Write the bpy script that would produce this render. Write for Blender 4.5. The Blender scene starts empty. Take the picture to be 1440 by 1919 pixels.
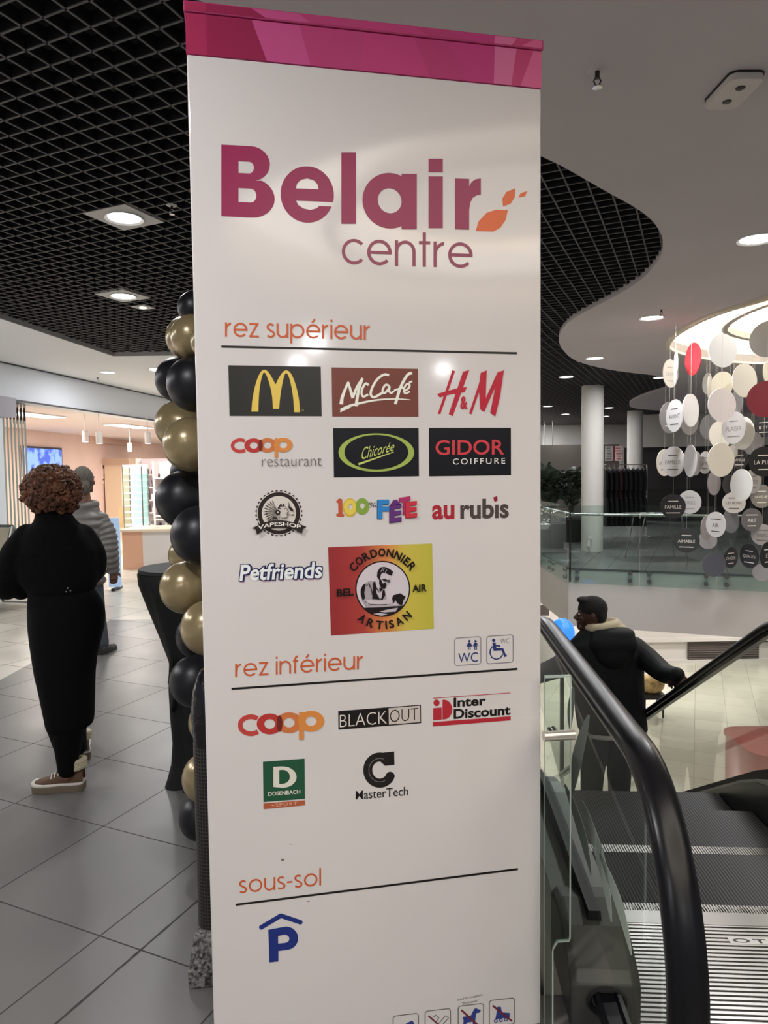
import bpy, bmesh, math, random
import numpy as np
from mathutils import Vector, Matrix
from mathutils.geometry import tessellate_polygon

random.seed(11)
SC = bpy.context.scene
COL = SC.collection
PI = math.pi

# ------------------------------------------------------------------ camera
F_PX, PITCH, ROLL = 1316.7, 0.0585596, -0.0127842
EYE = Vector((0.0, 0.0, 1.6))
_cp, _sp, _cr, _sr = math.cos(PITCH), math.sin(PITCH), math.cos(ROLL), math.sin(ROLL)
FWD = Vector((0, _cp, -_sp))
_rt, _up = Vector((1, 0, 0)), Vector((0, _sp, _cp))
RGT = _cr * _rt + _sr * _up
UPV = -_sr * _rt + _cr * _up
cd = bpy.data.cameras.new('camera')
cam = bpy.data.objects.new('camera', cd)
COL.objects.link(cam)
m3 = Matrix((RGT, UPV, -FWD)).transposed()
cam.matrix_world = Matrix.Translation(EYE) @ m3.to_4x4()
cd.sensor_fit = 'VERTICAL'
cd.sensor_height = 36.0
cd.lens = 36.0 * F_PX / 1919.0
cd.clip_start, cd.clip_end = 0.05, 200
SC.camera = cam

# ------------------------------------------------------------------ world, exposure
w = bpy.data.worlds.new('world')
SC.world = w
w.use_nodes = True
w.node_tree.nodes['Background'].inputs[0].default_value = (0.90, 0.93, 1.06, 1)
w.node_tree.nodes['Background'].inputs[1].default_value = 0.22
SC.view_settings.view_transform = 'Standard'
SC.view_settings.look = 'None'
SC.view_settings.gamma = 1.0
SC.view_settings.use_curve_mapping = False
SC.view_settings.exposure = 0.45

LIGHT_DOWN = 24.0        # watts of one mall downlight
LIGHT_SHOP = 82.0        # shop ceiling panels
LIGHT_LOWER = 36.0       # added lower floor lamps
GLOW_COVE = 1.3          # luminous ceilings

def area_lamp(name, loc, size, power, color=(.975, .98, 1.0), parent=None, shape='DISK', size_y=None, spread=PI, rot=(0, 0, 0)):
    l = bpy.data.lights.new(name, 'AREA')
    l.shape = shape
    l.size = size
    if size_y: l.size_y = size_y
    l.energy = power
    l.color = color
    l.spread = spread
    o = bpy.data.objects.new(name, l)
    COL.objects.link(o)
    if parent is not None:
        o.parent = parent
        o.location = Vector(loc) - parent.location
    else:
        o.location = loc
    o.rotation_euler = rot
    return o

# ------------------------------------------------------------------ measuring helpers (pixel of the photo -> point of the place)
def ray(px, py):
    return FWD + (px - 720) / F_PX * RGT - (py - 959.5) / F_PX * UPV
def atz(px, py, z=0.0):
    d = ray(px, py)
    return EYE + d * ((z - EYE.z) / d.z)
def aty(px, py, y):
    d = ray(px, py)
    return EYE + d * (y / d.y)

# ------------------------------------------------------------------ materials
def lin(h):
    h = h.lstrip('#')
    out = []
    for i in (0, 2, 4):
        c = int(h[i:i + 2], 16) / 255
        out.append(c / 12.92 if c <= 0.04045 else ((c + .055) / 1.055) ** 2.4)
    return tuple(out)
MATS = {}
def mat(name, color, rough=.5, metal=0.0, spec=.5, noise=0.0, nscale=8.0, bump=0.0, bscale=60.0, coat=0.0, emit=0.0, ecol=None, sheen=0.0):
    if name in MATS: return MATS[name]
    c = lin(color) if isinstance(color, str) else color
    m = bpy.data.materials.new(name)
    m.use_nodes = True
    nt = m.node_tree
    b = nt.nodes['Principled BSDF']
    b.inputs['Base Color'].default_value = (*c, 1)
    b.inputs['Roughness'].default_value = rough
    b.inputs['Metallic'].default_value = metal
    b.inputs['Specular IOR Level'].default_value = spec
    b.inputs['Coat Weight'].default_value = coat
    if sheen: b.inputs['Sheen Weight'].default_value = sheen
    if emit:
        b.inputs['Emission Color'].default_value = (*(ecol or c), 1)
        b.inputs['Emission Strength'].default_value = emit
    tc = None
    if noise or bump:
        tc = nt.nodes.new('ShaderNodeTexCoord')
    if noise:
        n = nt.nodes.new('ShaderNodeTexNoise')
        n.inputs['Scale'].default_value = nscale
        n.inputs['Detail'].default_value = 4
        nt.links.new(tc.outputs['Object'], n.inputs['Vector'])
        r = nt.nodes.new('ShaderNodeValToRGB')
        r.color_ramp.elements[0].position = .3
        r.color_ramp.elements[1].position = .7
        r.color_ramp.elements[0].color = (*[x * (1 - noise) for x in c], 1)
        r.color_ramp.elements[1].color = (*[min(1, x * (1 + noise)) for x in c], 1)
        nt.links.new(n.outputs['Fac'], r.inputs['Fac'])
        nt.links.new(r.outputs['Color'], b.inputs['Base Color'])
    if bump:
        n = nt.nodes.new('ShaderNodeTexNoise')
        n.inputs['Scale'].default_value = bscale
        nt.links.new(tc.outputs['Object'], n.inputs['Vector'])
        bp = nt.nodes.new('ShaderNodeBump')
        bp.inputs['Strength'].default_value = bump
        bp.inputs['Distance'].default_value = .01
        nt.links.new(n.outputs['Fac'], bp.inputs['Height'])
        nt.links.new(bp.outputs['Normal'], b.inputs['Normal'])
    MATS[name] = m
    return m
def glass(name, tint, refl=1.0, rough=.02):
    if name in MATS: return MATS[name]
    m = bpy.data.materials.new(name)
    m.use_nodes = True
    nt = m.node_tree
    nt.nodes.remove(nt.nodes['Principled BSDF'])
    out = nt.nodes['Material Output']
    t = nt.nodes.new('ShaderNodeBsdfTransparent')
    t.inputs[0].default_value = (*tint, 1)
    g = nt.nodes.new('ShaderNodeBsdfGlossy')
    g.inputs['Roughness'].default_value = rough
    g.inputs['Color'].default_value = (refl, refl, refl, 1)
    f = nt.nodes.new('ShaderNodeFresnel')
    f.inputs[0].default_value = 1.5
    mx = nt.nodes.new('ShaderNodeMixShader')
    ge = nt.nodes.new('ShaderNodeNewGeometry')
    inv = nt.nodes.new('ShaderNodeMath'); inv.operation = 'SUBTRACT'; inv.inputs[0].default_value = 1.0
    nt.links.new(ge.outputs['Backfacing'], inv.inputs[1])
    mu = nt.nodes.new('ShaderNodeMath'); mu.operation = 'MULTIPLY'        # one clean reflection, on the side facing the light path
    nt.links.new(f.outputs[0], mu.inputs[0]); nt.links.new(inv.outputs[0], mu.inputs[1])
    nt.links.new(mu.outputs[0], mx.inputs[0])
    nt.links.new(t.outputs[0], mx.inputs[1])
    nt.links.new(g.outputs[0], mx.inputs[2])
    nt.links.new(mx.outputs[0], out.inputs[0])
    MATS[name] = m
    return m

# ------------------------------------------------------------------ object helpers
def tag(o, label=None, cat=None, group=None, kind=None):
    if label: o['label'] = label
    if cat: o['category'] = cat
    if group: o['group'] = group
    if kind: o['kind'] = kind
    return o
def thing(name, loc, label, cat, group=None, rz=0.0):
    o = bpy.data.objects.new(name, None)
    COL.objects.link(o)
    o.empty_display_size = .1
    o.location = loc
    o.rotation_euler = (0, 0, rz)
    return tag(o, label, cat, group)
def root_of(p):
    while p.parent is not None: p = p.parent
    return p

class MB:
    """collects shapes in world coordinates and links them as one mesh object"""
    def __init__(self):
        self.v, self.f, self.mi = [], [], []
    def add(self, verts, faces, mi=0):
        b = len(self.v)
        self.v += [Vector(x) for x in verts]
        for f in faces:
            self.f.append([b + i for i in f]); self.mi.append(mi)
        return self
    def box(self, c, s, mi=0, rz=0.0, M=None):
        c = Vector(c); hx, hy, hz = s[0] / 2, s[1] / 2, s[2] / 2
        vs = [Vector((x, y, z)) for x in (-hx, hx) for y in (-hy, hy) for z in (-hz, hz)]
        R = M if M is not None else Matrix.Rotation(rz, 3, 'Z')
        vs = [R @ q + c for q in vs]
        return self.add(vs, [(0, 1, 3, 2), (4, 6, 7, 5), (0, 4, 5, 1), (2, 3, 7, 6), (0, 2, 6, 4), (1, 5, 7, 3)], mi)
    def bbox(self, a, b, mi=0):
        return self.box([(a[i] + b[i]) / 2 for i in range(3)], [abs(b[i] - a[i]) for i in range(3)], mi)
    def tube(self, pts, r, n=10, mi=0, caps=True, flat=None):
        """round tube along pts; r a number or a list; flat squeezes one axis"""
        pts = [Vector(p) for p in pts]
        k = len(pts)
        rs = r if isinstance(r, (list, tuple)) else [r] * k
        rings = []
        ref = None
        for i, p in enumerate(pts):
            t = (pts[min(i + 1, k - 1)] - pts[max(i - 1, 0)])
            if t.length < 1e-9: t = Vector((0, 0, 1))
            t.normalize()
            if ref is None:
                ref = Vector((0, 0, 1)) if abs(t.z) < .9 else Vector((1, 0, 0))
            u = (ref - t * ref.dot(t))
            if u.length < 1e-6: u = t.orthogonal()
            u.normalize(); vv = t.cross(u); ref = u
            fl = flat or 1.0
            rings.append([p + u * (math.cos(2 * PI * j / n) * rs[i] * fl) + vv * (math.sin(2 * PI * j / n) * rs[i]) for j in range(n)])
        return self.skin(rings, mi, caps)
    def skin(self, rings, mi=0, caps=True, closed=True):
        n = len(rings[0]); vs = [q for r in rings for q in r]; fs = []
        for i in range(len(rings) - 1):
            for j in range(n if closed else n - 1):
                a, b = i * n + j, i * n + (j + 1) % n
                fs.append((a, b, b + n, a + n))
        if caps:
            fs.append(tuple(reversed(range(n)))); fs.append(tuple(range((len(rings) - 1) * n, len(rings) * n)))
        return self.add(vs, fs, mi)
    def lathe(self, prof, c, n=24, mi=0, caps=True):
        c = Vector(c)
        rings = [[c + Vector((r * math.cos(2 * PI * j / n), r * math.sin(2 * PI * j / n), z)) for j in range(n)] for r, z in prof]
        return self.skin(rings, mi, caps)
    def ell(self, c, r, n=16, m=10, mi=0, R=None):
        c = Vector(c); vs, fs = [], []
        for i in range(m + 1):
            th = PI * i / m
            for j in range(n):
                ph = 2 * PI * j / n
                q = Vector((r[0] * math.sin(th) * math.cos(ph), r[1] * math.sin(th) * math.sin(ph), r[2] * math.cos(th)))
                if R is not None: q = R @ q
                vs.append(c + q)
        for i in range(m):
            for j in range(n):
                a, b = i * n + j, i * n + (j + 1) % n
                fs.append((a, a + n, b + n, b))
        return self.add(vs, fs, mi)
    def poly(self, loops, z0, z1=None, mi=0, mi_side=None):
        """flat polygon (first loop outline, others holes) in xy; with z1 a solid"""
        flat = [p for l in loops for p in l]
        tris = tessellate_polygon([[Vector((p[0], p[1], 0)) for p in l] for l in loops])
        self.add([(p[0], p[1], z0) for p in flat], [tuple(t) for t in tris], mi)
        if z1 is not None:
            self.add([(p[0], p[1], z1) for p in flat], [tuple(reversed(t)) for t in tris], mi)
            for l in loops:
                n = len(l)
                self.add([(p[0], p[1], z0) for p in l] + [(p[0], p[1], z1) for p in l],
                         [(i, (i + 1) % n, (i + 1) % n + n, i + n) for i in range(n)], mi if mi_side is None else mi_side)
        return self
    def sweep(self, loop, fn, mi=0):
        """loop of 2D points mapped by fn for several stations: list of rings"""
        return self
    def build(self, name, mats, parent=None, smooth=False, angle=35, bevel=0.0, fixn=True):
        me = bpy.data.meshes.new(name)
        org = root_of(parent).location.copy() if parent is not None else Vector((0, 0, 0))
        inv = None
        if parent is not None and abs(root_of(parent).rotation_euler.z) > 1e-9:
            inv = Matrix.Rotation(-root_of(parent).rotation_euler.z, 3, 'Z')
        vs = [(q - org) for q in self.v]
        if inv is not None: vs = [inv @ q for q in vs]
        me.from_pydata([tuple(q) for q in vs], [], self.f)
        ms = mats if isinstance(mats, (list, tuple)) else [mats]
        for m in ms: me.materials.append(m)
        if len(ms) > 1: me.polygons.foreach_set('material_index', self.mi)
        if fixn:
            bm = bmesh.new(); bm.from_mesh(me)
            bmesh.ops.remove_doubles(bm, verts=bm.verts, dist=1e-6)
            bmesh.ops.recalc_face_normals(bm, faces=bm.faces)
            bm.to_mesh(me); bm.free()
        me.update()
        if smooth:
            me.polygons.foreach_set('use_smooth', [True] * len(me.polygons))
            me.set_sharp_from_angle(angle=math.radians(angle))
        o = bpy.data.objects.new(name, me)
        COL.objects.link(o)
        if parent is not None: o.parent = parent
        if bevel:
            bv = o.modifiers.new('bevel', 'BEVEL'); bv.width = bevel; bv.segments = 2; bv.limit_method = 'ANGLE'
        return o
    def top(self, name, mats, label, cat, loc=None, group=None, **kw):
        """a thing of one mesh, its origin at its base"""
        org = Vector(loc) if loc is not None else sum(self.v, Vector()) / len(self.v)
        self.v = [q - org for q in self.v]
        o = self.build(name, mats, None, **kw)
        o.location = org
        return tag(o, label, cat, group)

def struct(o, label=None):
    o['kind'] = 'structure'
    if label: o['label'] = label
    return o

def spline(pts, n=8):
    """Catmull-Rom through pts (tuples of any size)"""
    P = [np.array(p, float) for p in pts]
    P = [2 * P[0] - P[1]] + P + [2 * P[-1] - P[-2]]
    out = []
    for i in range(1, len(P) - 2):
        for k in range(n):
            t = k / n
            a, b, c, d = P[i - 1], P[i], P[i + 1], P[i + 2]
            out.append(.5 * ((2 * b) + (-a + c) * t + (2 * a - 5 * b + 4 * c - d) * t * t + (-a + 3 * b - 3 * c + d) * t ** 3))
    out.append(P[-2])
    return [tuple(float(x) for x in q) for q in out]

_text_cache = {}
def text_mesh(s, offset=0.0, shear=0.0, spacing=1.0):
    """flat triangles of a line of type: (verts scaled to the unit box, faces, aspect)"""
    key = (s, offset, shear, spacing)
    if key in _text_cache: return _text_cache[key]
    cu = bpy.data.curves.new('type', 'FONT')
    cu.body = s; cu.size = 1; cu.offset = offset; cu.shear = shear; cu.space_character = spacing
    cu.resolution_u = 4; cu.dimensions = '2D'; cu.fill_mode = 'BOTH'
    o = bpy.data.objects.new('type', cu)
    COL.objects.link(o)
    dg = bpy.context.evaluated_depsgraph_get()
    me = bpy.data.meshes.new_from_object(o.evaluated_get(dg))
    vs = [(q.co.x, q.co.y) for q in me.vertices]
    fs = [tuple(p.vertices) for p in me.polygons]
    bpy.data.objects.remove(o); bpy.data.curves.remove(cu); bpy.data.meshes.remove(me)
    x0, x1 = min(q[0] for q in vs), max(q[0] for q in vs)
    y0, y1 = min(q[1] for q in vs), max(q[1] for q in vs)
    un = [((x - x0) / (x1 - x0), (y - y0) / (y1 - y0)) for x, y in vs]
    _text_cache[key] = (un, fs, (x1 - x0) / (y1 - y0))
    return _text_cache[key]
# ================================================================== STRUCTURE
AT = math.radians(65.9)                       # the tile and ceiling-grid direction
E1 = Vector((math.cos(AT), math.sin(AT), 0)); E2 = Vector((-math.sin(AT), math.cos(AT), 0))

def floor_material():
    m = bpy.data.materials.new('floor_tiles'); m.use_nodes = True
    nt = m.node_tree; L = nt.links; N = nt.nodes.new
    b = nt.nodes['Principled BSDF']
    tc = N('ShaderNodeTexCoord'); sp = N('ShaderNodeSeparateXYZ'); L.new(tc.outputs['Object'], sp.inputs[0])
    def mth(op, a, bb=None, c=None):
        n = N('ShaderNodeMath'); n.operation = op
        for i, x in enumerate((a, bb, c)):
            if x is None: continue
            if isinstance(x, (int, float)): n.inputs[i].default_value = x
            else: L.new(x, n.inputs[i])
        return n.outputs[0]
    X, Y = sp.outputs[0], sp.outputs[1]
    u = mth('ADD', mth('MULTIPLY', X, E1.x), mth('MULTIPLY', Y, E1.y))
    v = mth('ADD', mth('MULTIPLY', X, E2.x), mth('MULTIPLY', Y, E2.y))
    S = .577
    un = mth('DIVIDE', mth('SUBTRACT', u, 1.735), S); vn = mth('DIVIDE', mth('SUBTRACT', v, 1.878), S)
    def line(q, wd):
        fr = mth('FRACT', q); d = mth('MINIMUM', fr, mth('SUBTRACT', 1.0, fr))
        return mth('LESS_THAN', d, wd)
    gro = mth('MAXIMUM', line(un, .0052), line(vn, .0052))
    # the ragged expansion joint
    nz = N('ShaderNodeTexNoise'); nz.inputs['Scale'].default_value = 9; L.new(tc.outputs['Object'], nz.inputs['Vector'])
    jw = mth('MULTIPLY', nz.outputs[0], .009)
    jo = mth('LESS_THAN', mth('ABSOLUTE', mth('SUBTRACT', v, 1.6945)), jw)
    gro = mth('MAXIMUM', gro, jo)
    # tone of each tile
    cb = N('ShaderNodeCombineXYZ'); L.new(mth('FLOOR', un), cb.inputs[0]); L.new(mth('FLOOR', vn), cb.inputs[1])
    wn = N('ShaderNodeTexWhiteNoise'); wn.noise_dimensions = '2D'; L.new(cb.outputs[0], wn.inputs['Vector'])
    n2 = N('ShaderNodeTexNoise'); n2.inputs['Scale'].default_value = 1.6; n2.inputs['Detail'].default_value = 6; L.new(tc.outputs['Object'], n2.inputs['Vector'])
    tone = mth('ADD', mth('MULTIPLY', wn.outputs[0], .10), mth('MULTIPLY', n2.outputs[0], .22))
    tone = mth('ADD', tone, .84)
    # pale tiles laid along the shopfronts
    far = mth('MAXIMUM', mth('LESS_THAN', X, -3.03), mth('GREATER_THAN', Y, 7.66))
    base = N('ShaderNodeMix'); base.data_type = 'RGBA'
    base.inputs['A'].default_value = (*lin('#6f6d6b'), 1); base.inputs['B'].default_value = (*lin('#c9c3b6'), 1)
    far = mth('MULTIPLY', far, mth('LESS_THAN', X, 0.0))
    L.new(far, base.inputs['Factor'])
    mul = N('ShaderNodeVectorMath'); mul.operation = 'SCALE'; L.new(base.outputs['Result'], mul.inputs[0]); L.new(tone, mul.inputs['Scale'])
    fin = N('ShaderNodeMix'); fin.data_type = 'RGBA'
    L.new(gro, fin.inputs['Factor']); L.new(mul.outputs[0], fin.inputs['A']); fin.inputs['B'].default_value = (*lin('#35332f'), 1)
    L.new(fin.outputs['Result'], b.inputs['Base Color'])
    n3 = N('ShaderNodeTexNoise'); n3.inputs['Scale'].default_value = 3; L.new(tc.outputs['Object'], n3.inputs['Vector'])
    ro = mth('ADD', mth('MULTIPLY', n3.outputs[0], .14), .27)
    L.new(mth('ADD', ro, mth('MULTIPLY', gro, .4)), b.inputs['Roughness'])
    b.inputs['Specular IOR Level'].default_value = .45
    bp = N('ShaderNodeBump'); bp.inputs['Strength'].default_value = .25; bp.inputs['Distance'].default_value = .003; bp.invert = True
    L.new(gro, bp.inputs['Height']); L.new(bp.outputs[0], b.inputs['Normal'])
    return m
MFLOOR = floor_material()
MWHITE = mat('white_plaster', '#d9d5cf', .75, noise=.03, nscale=2.0)
MWCEIL = mat('white_ceiling_paint', '#d0cacd', .8, noise=.03, nscale=1.2)
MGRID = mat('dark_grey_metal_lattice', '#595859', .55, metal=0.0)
MPLEN = mat('black_plenum', '#111214', .9, noise=.5, nscale=1.5)
MPLAST2 = mat('slab_plaster', '#cfcbc8', .7)

VOID = [(.30, 2.05), (.30, 13.42), (2.97, 13.42), (2.97, 11.27), (5.62, 10.22), (9.2, 8.8), (9.2, 2.05)]
OUT = [(-15, -7), (20, -7), (20, 31), (-15, 31)]
b = MB().poly([OUT, VOID], -.03, 0.0)
struct(b.build('floor', MFLOOR), 'grey square tiled mall floor with an open atrium in it')
b = MB().poly([[(-14.9, -6.9), (19.9, -6.9), (19.9, 30.9), (-14.9, 30.9)], [(x + (-.012 if x < 1 else .012 if x > 9 else 0), y + (.012 if y > 8 else -.012)) for x, y in VOID]], -.95, -.031)
struct(b.build('floor_slab', MPLAST2), 'white edge of the upper floor slab around the atrium')

# lower level
def tiles2():
    m = bpy.data.materials.new('lower_floor_tiles'); m.use_nodes = True
    nt = m.node_tree; b = nt.nodes['Principled BSDF']
    tc = nt.nodes.new('ShaderNodeTexCoord')
    mp = nt.nodes.new('ShaderNodeMapping'); mp.inputs['Rotation'].default_value = (0, 0, -AT)
    br = nt.nodes.new('ShaderNodeTexBrick'); br.offset = 0
    br.inputs['Scale'].default_value = 1.0
    br.inputs['Brick Width'].default_value = .6; br.inputs['Row Height'].default_value = .6
    br.inputs['Mortar Size'].default_value = .006
    br.inputs['Color1'].default_value = (*lin('#c6c2b6'), 1); br.inputs['Color2'].default_value = (*lin('#d2cec2'), 1)
    br.inputs['Mortar'].default_value = (*lin('#a9a597'), 1)
    nt.links.new(tc.outputs['Object'], mp.inputs[0]); nt.links.new(mp.outputs[0], br.inputs['Vector'])
    nt.links.new(br.outputs['Color'], b.inputs['Base Color'])
    b.inputs['Roughness'].default_value = .12
    return m
ZL = -3.6
b = MB().bbox((-3, -1, ZL - .05), (22, 24, ZL))
struct(b.build('floor_lower', tiles2()), 'polished beige tiled floor of the lower level')
b = MB().bbox((-3, 18.5, ZL), (22, 18.7, -.95))
struct(b.build('wall_lower_back', mat('lower_wall', '#d2cdc9', .6)), 'pale wall at the back of the lower level')
b = MB().bbox((-3.1, -1, ZL), (-2.9, 24, -.95))
struct(b.build('wall_lower_left', MATS['lower_wall']))
# recessed ledge + brown ventilation grille on the lower wall
b = MB().bbox((5.0, 18.35, -3.02), (22, 18.5, -2.93)); b.bbox((5.0, 18.38, -3.60), (22, 18.5, -3.52))
struct(b.build('trim_1', MATS['lower_wall']))

# ------------------------------------------------------------------ ceilings
ZG, ZW = 3.165, 3.13
GS = (ZG - 1.6) / 1.6
near = [(-15, -1.2), (-5.5, -.6), (-2.6, .85), (-1.45, 1.66), (-.58, 2.37), (.15, 2.98), (.794, 3.542), (.948, 3.681), (1.226, 3.962), (1.552, 4.291), (1.764, 4.575), (1.93, 4.9),
        (2.05, 5.27), (2.12, 5.82), (2.09, 6.34), (1.985, 7.07), (1.967, 7.58), (2.069, 8.30), (2.329, 9.155), (2.83, 10.22), (3.634, 11.15), (4.619, 11.9), (5.25, 12.6), (5.5, 13.4),
        (5.52, 14.6), (5.65, 15.85), (5.93, 17.0), (6.5, 18.25), (7.6, 19.2), (9.5, 20.2), (13, 21.5), (20, 23)]
edge = spline(near, 6)
oval = spline([(3.516, 6.485), (3.38, 6.98), (3.34, 7.45), (3.385, 8.074), (3.529, 8.677), (3.732, 9.139), (4.13, 9.6), (4.691, 10.05), (5.3, 10.38), (6.0, 10.5),
               (6.9, 10.2), (7.6, 9.4), (7.8, 8.2), (7.4, 6.9), (6.6, 5.9), (5.6, 5.3), (4.6, 5.35), (3.9, 5.85), (3.516, 6.485)], 5)[:-1]
COVE_C, COVE_R = Vector((2.1, -.85, 0)), 1.95
cove = [(COVE_C.x + COVE_R * 1.04 * math.cos(2 * PI * k / 48), COVE_C.y + COVE_R * math.sin(2 * PI * k / 48)) for k in range(48)]
white = edge + [(20, -7), (-15, -7)]
b = MB().poly([white, oval, cove], ZW, ZW + .10)
struct(b.build('ceiling', MWCEIL), 'white plaster ceiling with a wavy edge above the escalator')
leftw = [(-15, 6.3), (-3.72, 6.3), (-3.698, 6.908), (-3.469, 9.17), (-1.45, 9.17), (-.4, 27), (-.4, 31), (-15, 31)]
b = MB().poly([leftw], ZW, ZW + .10)
struct(b.build('ceiling_left', mat('ceiling_with_shop_light', '#eef0f4', .7)), 'white ceiling band in front of the shops')  # whiter and bluer than the main ceiling: shop light put into its colour
b = MB()
ltr = [(-15, 6.3), (-3.72, 6.3), (-3.698, 6.908), (-3.469, 9.17), (-1.45, 9.17), (-.4, 27)]
for p, q in zip(ltr[1:-1], ltr[2:]):
    d = Vector((q[0] - p[0], q[1] - p[1], 0)); n = Vector((d.y, -d.x, 0)).normalized() * .012
    b.add([(p[0], p[1], ZW - .012), (q[0], q[1], ZW - .012), (q[0], q[1], ZG + .05), (p[0], p[1], ZG + .05),
           (p[0] + n.x, p[1] + n.y, ZW - .012), (q[0] + n.x, q[1] + n.y, ZW - .012), (q[0] + n.x, q[1] + n.y, ZG + .05), (p[0] + n.x, p[1] + n.y, ZG + .05)],
          [(0, 1, 2, 3), (4, 7, 6, 5), (0, 4, 5, 1), (3, 2, 6, 7), (0, 3, 7, 4), (1, 5, 6, 2)])
struct(b.build('trim_2', mat('trim_grey', '#c4c2c0', .5)), 'grey metal edge strip of the lattice ceiling')

# open-cell lattice clipped to its outline
def clip_line(poly, p, d):
    """segments of the line p + t d inside polygon"""
    ts = []
    n = len(poly)
    for i in range(n):
        a, c = poly[i], poly[(i + 1) % n]
        ex, ey = c[0] - a[0], c[1] - a[1]
        den = d[0] * ey - d[1] * ex
        if abs(den) < 1e-12: continue
        t = ((a[0] - p[0]) * ey - (a[1] - p[1]) * ex) / den
        s = ((a[0] - p[0]) * d[1] - (a[1] - p[1]) * d[0]) / den
        if 0 <= s < 1: ts.append(t)
    ts.sort()
    return list(zip(ts[::2], ts[1::2]))
gridpoly = [(x, y + (.05 if False else 0)) for x, y in edge if x > -9] 
gridpoly = [(-9.0, -.9)] + gridpoly + [(20, 26.5), (-.41, 26.5)] + [(-1.45, 9.17), (-3.469, 9.17), (-3.698, 6.908), (-3.72, 6.3), (-9, 6.3)]
CELL = .1093 * GS
b = MB()
hw = .0042
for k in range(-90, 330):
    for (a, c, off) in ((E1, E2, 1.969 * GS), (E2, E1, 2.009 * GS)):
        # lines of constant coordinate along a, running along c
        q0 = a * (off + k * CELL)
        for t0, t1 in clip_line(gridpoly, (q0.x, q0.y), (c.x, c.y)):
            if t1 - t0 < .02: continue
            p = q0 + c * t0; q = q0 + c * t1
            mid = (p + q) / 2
            b.box((mid.x, mid.y, ZG + .028), (t1 - t0, hw * 2, .048), rz=math.atan2(c.y, c.x), mi=1); b.box((mid.x, mid.y, ZG + .002), (t1 - t0, hw * 2.1, .004), rz=math.atan2(c.y, c.x))  # blade sides darkened, lower edges paler: shade inside the cells put into colour
struct(b.build('ceiling_grid', [MGRID, mat('lattice_blade_shaded', '#1c1c1f', .6)], fixn=False), 'dark open-cell lattice ceiling')
b = MB().bbox((-15, -7, 3.75), (20, 31, 3.8))
struct(b.build('ceiling_plenum', MPLEN), 'black void above the lattice ceiling')

# the two lit ceiling openings (luminous stretch ceilings with a plaster ring)
def lit_opening(loop, nm, lab, h=.42):
    n = len(loop)
    cx = sum(p[0] for p in loop) / n; cy = sum(p[1] for p in loop) / n
    def ring(f, z): return [Vector((cx + (p[0] - cx) * f, cy + (p[1] - cy) * f, z)) for p in loop]
    b = MB().skin([ring(1.0, ZW - .03), ring(1.03, ZW - .03), ring(1.03, ZW + h), ring(1.0, ZW + h)], caps=False)
    b.add(ring(1.0, ZW - .03) + ring(1.0, ZW + h), [(i, (i + 1) % n, (i + 1) % n + n, i + n) for i in range(n)])
    struct(b.build(nm + '_rim', mat('cove_plaster', '#e9dfc9', .7)), 'cream rim of ' + lab)
    b = MB().skin([ring(.56, ZW + h - .03), ring(1.0, ZW + h - .03)], caps=False)
    struct(b.build(nm + '_glow', mat('cove_glow', '#fff6e6', .6, emit=3.2, ecol=lin('#fff7ec'))), 'bright outer band of ' + lab)
    b = MB().add(ring(1.02, ZW + h - .004), [tuple(range(n))])
    struct(b.build(nm + '_light', mat('luminous_ceiling', '#fff6e6', .6, emit=GLOW_COVE, ecol=lin('#fff5e6'))), 'glowing cream top of ' + lab)
    b = MB().skin([ring(.62, ZW + .12), ring(.66, ZW + .12), ring(.66, ZW + .20), ring(.62, ZW + .20), ring(.62, ZW + .12)], caps=False)
    struct(b.build(nm + '_ring', mat('cove_plaster2', '#d8d2c8', .7)), 'pale inner ring of ' + lab)
lit_opening(oval, 'ceiling_oval', 'the oval ceiling opening over the hanging discs')
lit_opening(cove, 'ceiling_round', 'the round ceiling opening over the viewer')

# ------------------------------------------------------------------ downlights
MLAMP = mat('lamp_diffuser', '#ffffff', .5, emit=9.0, ecol=(1, .99, .96))
MPLATE = mat('lamp_plate', '#c9c8c6', .5)
MLRING = mat('lamp_ring', '#e5e3e0', .4)
def downlight(x, y, z, label, plate=False, r=.10, power=1.0, group='recessed downlights', vis=True):
    t = thing('downlight', (x, y, z), label, 'ceiling light', group)
    if plate:
        sq = [tuple((Vector((x, y, 0)) + E1 * i * .165 + E2 * j * .165).xy) for i, j in ((-1, -1), (1, -1), (1, 1), (-1, 1))]
        b = MB().poly([sq, [(x + (r + .01) * math.cos(2 * PI * k / 40), y + (r + .01) * math.sin(2 * PI * k / 40)) for k in range(40)]], z - .004, z + .012)
        b.build('cover_plate', MPLATE, t)
    b = MB().lathe([(r, z - .004), (r + .018, z - .012), (r + .02, z + .006), (r, z + .006), (r, z - .004)], (x, y, 0), 32, caps=False)
    b.build('trim_ring', MLRING, t, smooth=True)
    b = MB().lathe([(0.0005, z - .003), (r, z - .003), (r, z + .004), (0.0005, z + .004)], (x, y, 0), 32, caps=False)
    b.build('diffuser', MLAMP, t)
    area_lamp('lamp', (x, y, z - .016), r * 1.9, LIGHT_DOWN * power, parent=t, spread=PI)
    return t
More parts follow.
